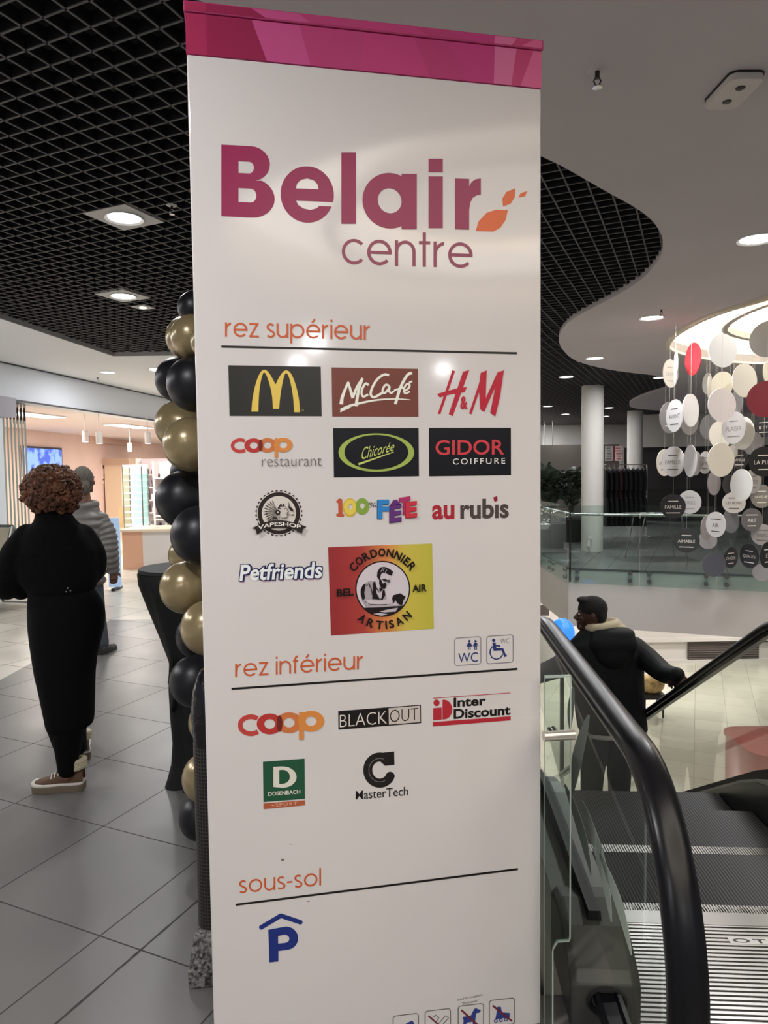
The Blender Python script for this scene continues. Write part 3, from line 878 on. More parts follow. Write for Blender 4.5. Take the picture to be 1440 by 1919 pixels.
def ban(u, v):   # ribbon: u across, v up
    a = (u - .5) * 1.25
    return (cx + 62 * math.sin(a) * .90, cy + 32 - 17 * (math.cos(a)) - v * 14.5 + 13)
rib = [ban(u / 20, 0) for u in range(21)] + [ban(u / 20, 1) for u in range(20, -1, -1)]
P.poly([c7(*q) for q in ((130, 990), (330, 905), (350, 1060), (240, 1130), (215, 1020))], BK); P.poly([c7(*q) for q in ((1270, 965), (1090, 890), (1060, 1050), (1175, 1105), (1195, 1010))], BK)
P.up(.4); P.poly([c7(*q) for q in ([(265, 935)] + [(300 + k * 42, 905 - 78 * math.sin(PI * (k + .6) / 20)) for k in range(20)] + [(1150, 925), (1175, 1095)] + [(1100 - k * 42, 1040 - 60 * math.sin(PI * (k + .6) / 20)) for k in range(20)] + [(240, 1125)])], BK)
P.up(.6)
def vtext(tx, ty):
    X = 262 + 890 * tx; base = 1035 - 75 * math.sin(PI * tx) - 15 * tx
    return c7(X, base - 8 - ty * 84)
P.warp('VAPESHOP', vtext, '#e3ddd6', off=.02)
P.done('tenant_logo', 'round black seal with a feathered head and a ribbon')

# party shop: fat coloured characters
P = Print()
P.poly([crop5(*q) for q in ((105, 1010), (128, 985), (150, 992), (152, 1090), (165, 1095), (160, 1112), (112, 1108), (108, 1092), (124, 1088), (122, 1020))], '#b4553a'); P.up()
P.ell(*crop5(202, 1048), 13.5, 17.5, '#c9a93c', inner=(*crop5(205, 1045), 4, 5.5)); P.up(); P.ell(*crop5(285, 1040), 13, 15.5, '#7f9d3f', inner=(*crop5(285, 1036), 4.5, 5.5)); P.up()
P.ell(*crop5(202, 1044), 11.5, 14.5, '#d9c254', inner=(*crop5(205, 1043), 4, 5.2)); P.text('%', *crop5(330, 1048), *crop5(380, 1046), 9.5, '#3a3533'); P.up()
for (s, xl, yb, wdt, h, rot, c0, c1) in (('F', 388, 1122, 78, 128, 0, '#1d4f86', '#2d7fc0'), ('Ê', 470, 1150, 80, 150, 10, '#3f1f4d', '#5f2f74'), ('T', 535, 1100, 74, 118, 12, '#7d1f4a', '#a82e63'), ('E', 578, 1118, 76, 108, 8, '#8e2130', '#c2323f')):
    for (ox, oy, c, of) in ((-4, 5, c0, .05), (-2, 2, c0, .05), (0, 0, c1, .05)):
        P.text(s, *crop5(xl + ox, yb + oy), *crop5(xl + wdt + ox, yb - rot + oy), h / 3.6, c, off=of); P.up(.5)
P.done('tenant_logo', 'fat multicoloured party lettering')

P = Print()
P.text('au', 810, 974, 852, 973, 27.5, '#a32634', off=.03); P.text('rubıs', 863, 973, 954, 971, 37.5, '#4b3f3c', off=.03)
P.up(); P.poly([crop5(*q) for q in ((1168, 980), (1195, 970), (1198, 1000), (1178, 1012))], '#8c1c33'); P.done('tenant_logo', 'heavy red and charcoal jeweller lettering')

P = Print()
for (dx, dy, of, c) in ((1.5, 3.5, .05, '#a07f93'), (1.6, 1.6, .05, '#1f2450'), (-1.6, 1.4, .05, '#1f2450'), (1.6, -1.2, .05, '#1f2450'), (-1.6, -1.2, .05, '#1f2450'), (0, 0, .022, '#dfe3ec')):
    P.text('Petfriends', 449 + dx, 1089 + dy, 604 + dx, 1083 + dy, 31, c, off=of, shear=.12); P.up(.6)
P.done('tenant_logo', 'white rounded word outlined in navy')

# cobbler's square with its printed colour gradient
def grad():
    m = bpy.data.materials.new('cobbler_gradient'); m.use_nodes = True; nt = m.node_tree; bs = nt.nodes['Principled BSDF']
    tc = nt.nodes.new('ShaderNodeTexCoord'); sp = nt.nodes.new('ShaderNodeSeparateXYZ'); r = nt.nodes.new('ShaderNodeValToRGB')
    nt.links.new(tc.outputs['Generated'], sp.inputs[0]); nt.links.new(sp.outputs[0], r.inputs[0]); nt.links.new(r.outputs[0], bs.inputs['Base Color'])
    e = r.color_ramp.elements
    e[0].position = .06; e[0].color = (*ink('#912b2c'), 1); e[1].position = .95; e[1].color = (*ink('#b5ad3e'), 1)
    for p, h in ((.32, '#a33a33'), (.55, '#cf8047'), (.72, '#c3b148')):
        x = e.new(p); x.color = (*ink(h), 1)
    bs.inputs['Roughness'].default_value = .3
    return m
P = Print(); P.poly([(615, 1025.5), (810, 1018.5), (813.5, 1178), (620.5, 1191)], grad()); P.done('logo_ground', 'red to yellow square')
def c6(x, y): return (610 + x / 6.857, 1010 + y / 6.857)
P = Print(); P.layer = .0009; BKK = '#1c1214'; WG = '#c9c0c6'
cx, cy = c6(737, 640)
P.ell(cx, cy, 51.5, 52.5, BKK); P.up(); P.ell(cx, cy, 49, 50, WG); P.up()
pl = lambda pts, c: P.poly([c6(*q) for q in pts], c)
pl([(480, 590), (545, 545), (620, 535), (680, 640), (770, 660), (790, 760), (770, 800), (520, 870), (470, 800), (450, 690)], '#a39aa0'); P.up()      # shirt
pl([(480, 590), (520, 570), (500, 690), (510, 760), (480, 790), (455, 720), (452, 650)], BKK)
pl([(610, 560), (640, 540), (655, 620), (700, 690), (690, 620), (760, 660), (770, 720), (735, 780), (600, 770), (610, 660)], BKK); P.up()       # apron
pl([(650, 640), (690, 690), (735, 655), (720, 760), (700, 770), (660, 700)], '#b9b0b6'); P.up()
pl([(665, 480), (690, 440), (760, 430), (835, 470), (815, 560), (775, 590), (760, 620), (700, 610), (665, 560)], '#c4bbc0'); P.up()     # face
pl([(662, 480), (668, 420), (700, 365), (760, 355), (820, 380), (870, 420), (850, 470), (800, 450), (740, 430), (715, 450), (700, 520), (680, 520)], BKK)  # hair
pl([(690, 500), (715, 520), (735, 570), (775, 560), (785, 590), (765, 640), (720, 640), (690, 580)], BKK); P.up()   # beard
P.stroke([c6(725, 515), c6(830, 545)], 2.0, BKK); P.ell(*c6(765, 530), 3.5, 3, BKK, inner=(*c6(765, 530), 2.2, 1.8)); P.ell(*c6(808, 542), 3, 3, BKK, inner=(*c6(808, 542), 2, 1.8))
pl([(500, 800), (540, 780), (700, 790), (820, 770), (870, 790), (850, 830), (780, 840), (640, 845), (540, 850)], '#c2b9be')   # forearms
P.stroke([c6(*q) for q in ((505, 800), (560, 835), (680, 842), (790, 838))], 1.2, BKK)
pl([(855, 760), (870, 720), (960, 695), (1030, 740), (1000, 790), (985, 850), (930, 830), (900, 780), (870, 830)], BKK)   # shoe
pl([(500, 880), (940, 860), (1010, 850), (960, 900), (900, 950), (800, 985), (660, 985), (560, 940)], BKK); P.up()
pl([(690, 930), (790, 905), (930, 880), (900, 930), (760, 940)], '#b5acb2'); pl([(610, 960), (700, 945), (800, 965), (720, 985)], '#b5acb2')
P.stroke([c6(*q) for q in ((560, 875), (760, 868), (960, 850))], 1.4, '#8d848a'); P.stroke([c6(*q) for q in ((520, 600), (560, 570), (610, 700))], 1.2, BKK); P.stroke([c6(*q) for q in ((560, 590), (590, 640), (600, 720))], 1.0, BKK)
for q in ((760, 365), (735, 375), (790, 385)): P.stroke([c6(*q), c6(q[0] - 25, q[1] + 45)], .9, '#b5acb2')
P.up()
def ringtext(s, r, a0, a1, hh, inward=False, off=.03):
    n = len(s)
    wd = [min(hh * text_mesh(ch, off)[2], hh * .85) for ch in s]
    pos = [sum(wd[:i]) + wd[i] / 2 + 2.6 * i for i in range(n)]
    for i, ch in enumerate(s):
        a = math.radians(a0 + (a1 - a0) * (pos[i] - pos[0]) / (pos[-1] - pos[0]))
        vs, fs, asp = text_mesh(ch, off)
        wdt = wd[i]
        ca, sa = math.cos(a), math.sin(a)
        q = []
        for tx, ty in vs:
            lx = (tx - .5) * wdt; ly = (ty - .5) * hh
            if not inward: q.append((cx + (r + ly) * ca * 1.0 + lx * sa, cy - (r + ly) * sa + lx * ca))
            else: q.append((cx + (r - ly) * ca - lx * sa, cy - (r - ly) * sa - lx * ca))
        P.b.add([SP(*S(*p), P.layer) for p in q], fs, P.mi('#17100f'))
ringtext('CORDONNIER', 68.5, 143, 38, 15.5); ringtext('ARTISAN', 67.5, 235, 312, 15.5, inward=True)
P.text('BEL', *c6(145, 738), *c6(362, 722), 14, '#17100f', off=.03); P.text('AIR', *c6(1115, 682), *c6(1298, 668), 13.5, '#17100f', off=.03)
P.done('tenant_logo', 'cobbler at work in a round white medallion with curved capitals')

# toilets
NB = '#27336b'; GB = '#77747c'
def rbox(P, x0, y0, x1, y1, sl, col, wd=1.4):
    """rounded outline, slope sl of its horizontal sides in pixels over its width"""
    w_, h_ = x1 - x0, y1 - y0; r = 5
    pts = [(x, y - sl * ((x - x0) / w_)) for x, y in rrect((x0 + x1) / 2, (y0 + y1) / 2, w_, h_, r, 5)]
    P.stroke(pts, wd, col, closed=True)
P = Print(); rbox(P, 852.5, 1196, 901.5, 1247.5, 3.3, GB); P.text('WC', 859, 1242, 896, 1240, 18, NB, off=.0)
for k, (x, wdr) in enumerate(((880, 4.5), (891.5, 2.6))):
    P.ell(x, 1201.5, 2.3, 2.3, NB); P.poly([(x - 2.2, 1204.5), (x + 2.2, 1204.5), (x + wdr, 1211.5), (x - wdr, 1211.5)], NB)
    P.stroke([(x - 1.4, 1211), (x - 1.6, 1217.5)], 1.7, NB); P.stroke([(x + 1.4, 1211), (x + 1.6, 1217.5)], 1.7, NB)
    P.stroke([(x - 2, 1205), (x - 5, 1211)], 1.2, NB); P.stroke([(x + 2, 1205), (x + 5, 1211)], 1.2, NB)
P.done('pictogram', 'man and woman toilet symbol')
P = Print(); rbox(P, 912.5, 1192.5, 962, 1244, 3.3, GB)
P.ell(925.5, 1200, 3.2, 3.2, NB); P.stroke([(926, 1204), (928, 1217), (942, 1217), (947, 1229), (950, 1228)], [6, 6, 4.5, 4, 3], NB); P.stroke([(927, 1209), (938, 1211)], 3, NB)
P.stroke([(924 - .5 + 0, 1211), (919.5, 1217), (918.5, 1224), (922, 1232), (930, 1235.5), (938, 1233), (942.5, 1226)], 2.2, NB); P.text('WC', 938, 1206, 955, 1205, 9, '#6b6a70', off=-.01)
P.done('pictogram', 'wheelchair toilet symbol')

# -------------------------------------------------- lower level
P = Print(); coop(P, 449, 1380, 607, 1369, 39, 1.0); P.done('tenant_logo', 'larger red and orange joined round letters')
P = Print()
P.poly([(634, 1332.5), (789, 1320.5), (789.5, 1355), (634.5, 1367.5)], '#171211'); P.up(); P.poly([(728.5, 1327), (787.5, 1322.3), (788, 1353), (729, 1357.6)], '#c0b7b0'); P.up()
P.text('BLACK', 637, 1363, 725, 1355.5, 23.5, '#d6cec7', off=-.015); P.text('OUT', 731, 1353.5, 784, 1349, 23, '#1b1515', off=-.015); P.done('tenant_logo', 'black and white boxed capitals')
P = Print(); IR = '#ad2a36'
P.stroke([(812, 1308.3), (957, 1298.3)], 1.3, IR); P.poly([(811.5, 1353), (957.5, 1342), (957.5, 1349.8), (811.5, 1361.5)], IR)
P.ell(818.5, 1317, 5.8, 6.2, IR); P.poly([(812, 1327), (828, 1325.5), (828, 1348.5), (812, 1350)], IR)
P.poly([(829.5, 1311.5)] + [(832 + 16 * math.sin(a), 1329.5 - 18.5 * math.cos(a)) for a in [k * PI / 14 for k in range(15)]] + [(829.5, 1348.3)], IR)
P.text('Inter', 850.5, 1325.5, 911, 1321.5, 18, '#17110f', off=.03); P.text('Discount', 850.5, 1347.5, 957, 1339.5, 18.5, '#17110f', off=.03); P.done('tenant_logo', 'red letter badge beside two bold black words')
P = Print(); GD = '#1f4f36'
P.poly([(493, 1427.5), (571, 1421.5), (572, 1497), (494, 1503)], GD); P.poly([(494, 1505.5), (572, 1499.5), (572, 1509), (494, 1516.5)], '#a9573a'); P.up()
dd = [(512.5, 1437), (527, 1436)] + [(530 + 26 * math.sin(a), 1456 - 20 * math.cos(a)) for a in [k * PI / 14 for k in range(1, 14)]] + [(529, 1476), (512.5, 1474.5)]
dh = [(523.5, 1443), (529, 1442.5)] + [(530 + 13.5 * math.sin(a), 1455.5 - 13 * math.cos(a)) for a in [k * PI / 12 for k in range(1, 12)]] + [(529, 1469), (523.5, 1469)]
P.poly([dd, dh], '#d5d0c4'); P.text('DOSENBACH', 503, 1491.5, 563, 1487, 7.5, '#d5d0c4', off=.02); P.text('+SPORT', 509, 1512.5, 557, 1508, 6, '#cfa58b', off=.01, spacing=1.3)
P.done('tenant_logo', 'white letter on a green square with an orange strip')
P = Print(); KK = '#1b1716'
ac = arc(712, -1443, 22.5, 24.5, 48, 330, 40)
P.stroke([(x, -y) for x, y in ac], 17, KK); P.poly([(712, 1411), (731, 1409), (739, 1408), (739.5, 1433), (722, 1435), (713, 1427)], KK); P.ell(731.5, 1454.5, 8.4, 8.4, KK)
P.up(); ac = arc(712, -1443, 20.5, 22, 70, 300, 34); P.stroke([(x, -y) for x, y in ac], 1.3, '#6f6a68')
P.text('MasterTech', 667, 1498.5, 765, 1490, 16.5, KK, off=.004); P.done('tenant_logo', 'black arrow ring over a black word')
P = Print(); PBL = '#1d2f77'
P.stroke([(490, 1737.5), (527, 1715.5)], 8.5, PBL); P.stroke([(526, 1715.5), (563, 1728)], 8.5, PBL)
for q in ((490, 1737.5), (563, 1728)): P.ell(*q, 4.3, 4.3, PBL)
P.ell(526.5, 1716, 4.2, 4.2, PBL)
po = [(503, 1742)] + [(536 + 23 * math.sin(a), 1758 - 22 * math.cos(a)) for a in [k * PI / 14 for k in range(0, 15)]] + [(522, 1782), (522, 1801.5), (505, 1803.5)]
ph = [(521.5, 1754)] + [(533 + 9.5 * math.sin(a), 1759 - 7.8 * math.cos(a)) for a in [k * PI / 10 for k in range(0, 11)]] + [(521.5, 1768)]
P.poly([po, ph], PBL); P.done('pictogram', 'blue covered parking symbol')

# prohibition pictograms at the foot
DB = '#2c3c80'; RB = '#6d2730'
def proh(x0, y0, draw, lab):
    P = Print(); rbox(P, x0, y0, x0 + 47.5, y0 + 49, 5.5, '#5d5a58', 1.5)
    draw(P, x0, y0); P.up(.5); P.done('pictogram', lab)
def skate(P, x, y):
    P.poly([(x + 14, y + 12), (x + 21, y + 11), (x + 24, y + 22), (x + 38, y + 23), (x + 38, y + 31), (x + 11, y + 35), (x + 13, y + 25)], DB); P.up(.5)
    for k in range(3): P.ell(x + 12 + k * 9.5, y + 38 - k * 1.5, 3.6, 3.6, DB, inner=(x + 12 + k * 9.5, y + 38 - k * 1.5, 2, 2))
    P.stroke([(x + 6, y + 9), (x + 42, y + 38)], 3.6, RB)
def dog(P, x, y):
    P.poly([(x + 8, y + 20), (x + 24, y + 17), (x + 30, y + 5), (x + 34, y + 3), (x + 36, y + 5), (x + 43, y + 7), (x + 40, y + 12), (x + 34, y + 13), (x + 32, y + 26), (x + 34, y + 42), (x + 29, y + 42), (x + 27, y + 29), (x + 16, y + 31), (x + 14, y + 42), (x + 9, y + 42), (x + 10, y + 26)], DB); P.up(.5)
    P.stroke([(x + 6, y + 7), (x + 42, y + 40)], 3.6, RB)
def smoke(P, x, y):
    P.stroke([(x + 44, y + 12), (x + 38, y + 8), (x + 12, y + 40), (x + 18, y + 43), (x + 44, y + 12)], 1.2, '#4b4a52'); P.stroke([(x + 14, y + 12), (x + 20, y + 7), (x + 26, y + 12), (x + 20, y + 20)], 1.2, '#4b4a52'); P.up(.5)
    P.stroke([(x + 6, y + 8), (x + 42, y + 40)], 3.0, RB)
def cone(P, x, y):
    P.poly([(x + 10, y + 30), (x + 24, y + 14), (x + 36, y + 8), (x + 40, y + 14), (x + 30, y + 24), (x + 16, y + 36)], DB); P.up(.5); P.stroke([(x + 8, y + 42), (x + 30, y + 26)], 3.0, RB)
proh(917.5, 1875, skate, 'no roller skates sign'); proh(859, 1885.5, dog, 'no dogs sign'); proh(797, 1895, smoke, 'no smoking sign'); proh(737, 1904, cone, 'blue sign cut by the lower picture edge')
P = Print(); P.text('Sauf le magasin', 857.5, 1877, 904.5, 1867, 5.5, '#5b5555', off=0); P.text('"Petfriends"', 866, 1883, 897, 1877, 5, '#5b5555', off=0); P.done('lettering', 'tiny note over the dog sign')
# scuffs
P = Print(); P.ell(530, 1611, 3.2, 2.0, '#6d6760'); P.ell(545, 1582, 1.6, .9, '#857e77'); P.ell(578, 1689, 3.0, .9, '#857e77'); P.done('scuff_mark', 'grey scuffs on the panel')
# ================================================================== PEOPLE
def remesh_build(b, name, m, parent, voxel=.008, smooth=3, fac=.5, deci=None):
    o = b.build(name, m, parent, fixn=True)
    r = o.modifiers.new('remesh', 'REMESH'); r.mode = 'VOXEL'; r.voxel_size = voxel; r.use_smooth_shade = True
    s = o.modifiers.new('smooth', 'SMOOTH'); s.iterations = smooth; s.factor = fac
    dg = bpy.context.evaluated_depsgraph_get()
    me = bpy.data.meshes.new_from_object(o.evaluated_get(dg))
    me.name = name
    old = o.data
    o.modifiers.clear(); o.data = me; bpy.data.meshes.remove(old)
    if not me.materials: me.materials.append(m)
    me.polygons.foreach_set('use_smooth', [True] * len(me.polygons))
    return o

def head(b, c, yaw=0.0, pitch=0.0, s=1.0, ears=True):
    """a head at eye level c looking along +Y turned by yaw (left positive); s scales a 0.23 m head"""
    c = Vector(c); R = Matrix.Rotation(yaw, 3, 'Z') @ Matrix.Rotation(pitch, 3, 'X')
    P = lambda x, y, z: c + R @ (Vector((x, y, z)) * s)
    n, m = 28, 20; vs, fs = [], []
    for i in range(m + 1):
        th = PI * i / m
        for j in range(n):
            ph = 2 * PI * j / n
            x, y, z = .074 * math.sin(th) * math.cos(ph), .094 * math.sin(th) * math.sin(ph), .112 * math.cos(th)
            if z < 0:
                t = -z / .112
                x *= 1 - .28 * t
                y = y * (1 - .08 * t) + .012 * t if y > 0 else y * (1 - .30 * t)
            if y > .05: y = .05 + (y - .05) * .86
            vs.append(P(x, y, z))
    for i in range(m):
        for j in range(n):
            a, q = i * n + j, i * n + (j + 1) % n
            fs.append((a, a + n, q + n, q))
    b.add(vs, fs)
    b.tube([P(0, .080, .012), P(0, .098, -.012), P(0, .112, -.032), P(0, .094, -.044)], [.009 * s, .011 * s, .015 * s, .009 * s], 10)
    for k in (-1, 1):
        b.ell(P(.011 * k, .095, -.037), (.009 * s, .009 * s, .008 * s), 8, 6)
        b.ell(P(.030 * k, .080, .022), (.022 * s, .012 * s, .008 * s), 10, 6, R=R)
        b.ell(P(.040 * k, .062, -.030), (.022 * s, .022 * s, .022 * s), 10, 6, R=R)
        if ears:
            Re = R @ Matrix.Rotation(.35 * k, 3, 'Z')
            b.ell(P(.077 * k, -.008, -.008), (.010 * s, .020 * s, .032 * s), 10, 8, R=Re)
    b.ell(P(0, .088, -.062), (.024 * s, .013 * s, .008 * s), 10, 6, R=R); b.ell(P(0, .086, -.075), (.021 * s, .014 * s, .009 * s), 10, 6, R=R)
    b.ell(P(0, .076, -.098), (.026 * s, .022 * s, .020 * s), 12, 8, R=R)
    b.tube([P(0, -.015, -.05), c + Vector((0, -.02, -.14)) * s, c + Vector((0, -.03, -.24)) * s], [.056 * s, .054 * s, .075 * s], 16)
    return P

def hand(b, wrist, d, n, thumb, s=1.0, curl=.5, spread=.12):
    """wrist point, finger direction d, palm normal n (the side fingers curl to), thumb = +1/-1 side along d x n"""
    w0 = Vector(wrist); d = Vector(d).normalized(); n = Vector(n); n = (n - d * n.dot(d)).normalized(); a = d.cross(n)
    b.tube([w0 - d * .03 * s, w0 + d * .005 * s, w0 + d * .04 * s, w0 + d * .085 * s], [.026 * s, .027 * s, .036 * s, .038 * s], 12)
    for k, (off, L) in enumerate(((.029, .070), (.010, .080), (-.010, .075), (-.028, .058))):
        off = off * thumb
        p = w0 + d * .078 * s + a * off * s
        dirn = (d + a * off * spread * 20 * .15).normalized(); pts = [p]; ang = 0
        q = p
        for seg, fr in enumerate((.45, .32, .26)):
            ang += curl * (.35 + .4 * seg) * 1.1
            q = q + (dirn * math.cos(ang) + n * math.sin(ang)) * L * fr * s
            pts.append(q)
        b.tube(pts, [.0095 * s, .009 * s, .0082 * s, .007 * s], 8); b.ell(pts[-1], (.007 * s,) * 3, 8, 6)
    p = w0 + d * .022 * s + a * .028 * thumb * s
    q1 = p + (d * .6 + a * .7 * thumb + n * .25).normalized() * .038 * s; q2 = q1 + (d * .85 + a * .25 * thumb + n * .35).normalized() * .032 * s
    b.tube([p, q1, q2], [.013 * s, .0105 * s, .008 * s], 8); b.ell(q2, (.008 * s,) * 3, 8, 6)

def rings(b, rows, n=28, mi=0, caps=True, sq=2.3):
    """rows: (cx, cy, z, rx, ry) superellipse sections"""
    R = []
    for cx, cy, z, rx, ry in rows:
        q = []
        for j in range(n):
            a = 2 * PI * j / n; ca, sa = math.cos(a), math.sin(a)
            q.append(Vector((cx + rx * math.copysign(abs(ca) ** (2 / sq), ca), cy + ry * math.copysign(abs(sa) ** (2 / sq), sa), z)))
        R.append(q)
    return b.skin(R, mi, caps)
def limb(b, pts, rad, n=14, sub=4):
    q = spline([(*p, r) for p, r in zip(pts, rad)], sub)
    b.tube([p[:3] for p in q], [p[3] for p in q], n)
    b.ell(q[0][:3], (q[0][3],) * 3, n, 8); b.ell(q[-1][:3], (q[-1][3],) * 3, n, 8)

MKNIT = mat('black_knit', '#0b0b0c', .95, spec=.15, bump=.4, bscale=220)
MSKIRT = mat('black_jersey', '#09090a', .9, spec=.15, bump=.15, bscale=120)
MSKIN_D = mat('dark_brown_skin', '#4a2f24', .5)
MSKIN_M = mat('brown_skin', '#7a5240', .5)

# ------------------------------------------------------------------ woman with curly hair
WY = 3.49
def wx(px, y=WY): return aty(px, 1000, y).x
def wz(py, y=WY): return aty(110, py, y).z
wc = aty(112, 1000, WY)
woman = thing('person', (wc.x, WY, 0), 'woman with curly auburn hair in a black sweater and long black skirt, seen from behind', 'person')
X = lambda px: wx(px)
def wp(px, py, dy=0.0): q = aty(px, py, WY + dy); return Vector((q.x, WY + dy, q.z))
b = MB()
hc = wp(97, 925, -.01)
head(b, hc, yaw=math.radians(62), s=.96, ears=True)
# torso, arms and legs under the clothes
rings(b, [(X(104), WY, wz(990), .10, .09), (X(104), WY, wz(1010), .17, .10), (X(105), WY, wz(1070), .16, .10), (X(116), WY, wz(1105), .13, .10), (X(124), WY, wz(1150), .15, .12), (X(122), WY, wz(1200), .14, .12)])
sL, eL, hL = wp(58, 1003, -.03), wp(24, 1085, +.02), wp(-18, 1078, +.16)
sR, eR, hR = wp(150, 1003, +.02), wp(172, 1078, +.08), wp(100, 1082, +.30)
limb(b, [sL, eL, hL], [.05, .042, .028]); limb(b, [sR, eR, hR], [.05, .042, .028])
hand(b, hL, (-.8, .5, .25), (.2, .3, 1), -1, .9, .6); hand(b, hR, (-.9, .3, .2), (0, .2, 1), 1, .9, .6)
legA = [wp(116, 1190, -.03), wp(118, 1310, -.03), wp(124, 1425, -.02), Vector((aty(128, 1450, WY).x, WY - .02, .085))]
legB = [wp(138, 1190, +.05), wp(140, 1310, +.05), wp(143, 1375, +.22), Vector((aty(147, 1410, WY + .36).x, WY + .36, .10))]
for lg in (legA, legB): limb(b, lg, [.066, .05, .040, .034])
remesh_build(b, 'body', MSKIN_M, woman, .008, 3)
# hair: a core with hundreds of coils
hcore = wp(98, 919, -.01)
MHAIR = mat('auburn_hair', '#643d26', .6, noise=.55, nscale=16)
b = MB()
RXh, RYh, RZh = .127, .127, .118
b.ell(hcore, (RXh * .93, RYh * .93, RZh * .93), 28, 18)
rnd = random.Random(5)
for k in range(1050):
    z = rnd.uniform(-1, 1); a = rnd.uniform(0, 2 * PI); r = math.sqrt(1 - z * z)
    nrm = Vector((r * math.cos(a), r * math.sin(a), z))
    if z < -.93: continue
    s = rnd.uniform(.86, 1.04)
    if z < -.3: s *= .95 + .1 * rnd.random()
    p = hcore + Vector((nrm.x * RXh * s, nrm.y * RYh * s, nrm.z * RZh * s))
    t1 = (nrm.orthogonal().normalized()); t1 = (Matrix.Rotation(rnd.uniform(0, 2 * PI), 3, nrm) @ t1); t2 = nrm.cross(t1)
    rr = rnd.uniform(.009, .017); L = rnd.uniform(.008, .024); tw = rnd.uniform(1.3, 2.2)
    ax = (nrm * .5 + t1 * rnd.uniform(-1, 1)).normalized(); u = ax.orthogonal().normalized(); vv = ax.cross(u)
    pts = []
    for i in range(13):
        f = i / 12; an = 2 * PI * tw * f
        pts.append(p + ax * (f - .5) * L + (u * math.cos(an) + vv * math.sin(an)) * rr)
    b.tube(pts, [.0042 + .0040 * math.sin(PI * i / 12) for i in range(13)], 5)
b.build('hair', MHAIR, woman, smooth=True, angle=80, fixn=False)
# sweater: wide body and balloon sleeves
b = MB()
def sil(l, r, py, ry, dy=0.0, y=WY):
    a, c = aty(l, py, y).x, aty(r, py, y).x
    return ((a + c) / 2, y + dy, aty(110, py, y).z, (c - a) / 2, ry)
rings(b, [sil(70, 128, 938, .072), sil(70, 130, 962, .078), sil(66, 142, 978, .085), sil(48, 158, 990, .105), sil(36, 172, 1008, .12), sil(28, 182, 1030, .13), sil(26, 186, 1055, .135), sil(34, 184, 1080, .135), sil(50, 178, 1098, .13), sil(58, 172, 1110, .125)])
limb(b, [wp(52, 1006, -.02), wp(34, 1040, -.03), wp(22, 1082, 0), wp(8, 1096, +.07), wp(-12, 1083, +.14)], [.066, .084, .092, .075, .045])
limb(b, [wp(25, 1090, 0), wp(40, 1106, +.01)], [.07, .05])
limb(b, [wp(154, 1006, +.03), wp(170, 1040, +.05), wp(171, 1070, +.07), wp(152, 1078, +.16), wp(104, 1082, +.29)], [.066, .075, .066, .06, .04])
remesh_build(b, 'sweater', MKNIT, woman, .009, 6)
b = MB()
for (px, py) in ((127, 1102), (132, 1107), (124, 1109)):
    p = wp(px, py, -.130); b.ell(p, (.0035,) * 3, 8, 6)
b.build('rhinestone', mat('rhinestone', '#e8e6e2', .1, metal=.6), woman)
b = MB()
rings(b, [sil(58, 168, 1098, .115), sil(57, 178, 1112, .125), sil(56, 190, 1130, .135), sil(56, 194, 1150, .14), sil(57, 193, 1175, .14), sil(60, 187, 1200, .135), sil(64, 180, 1228, .13), sil(69, 176, 1260, .125),
          sil(76, 175, 1290, .12), sil(82, 174.5, 1320, .115), sil(87, 174, 1345, .11), sil(89, 172, 1358, .105), sil(92, 158, 1366, .085), sil(100, 153, 1390, .07), sil(107, 149, 1412, .058), sil(112, 144, 1428, .050)], sq=2.2)
remesh_build(b, 'skirt', MSKIRT, woman, .009, 5)
b = MB()
limb(b, [wp(120, 1330, -.03), wp(122, 1390, -.03), wp(126, 1442, -.02)], [.075, .056, .046])
limb(b, [wp(140, 1330, +.04), wp(143, 1370, +.18), wp(147, 1400, +.33)], [.066, .052, .045])
remesh_build(b, 'leggings', MSKIRT, woman, .008, 3)
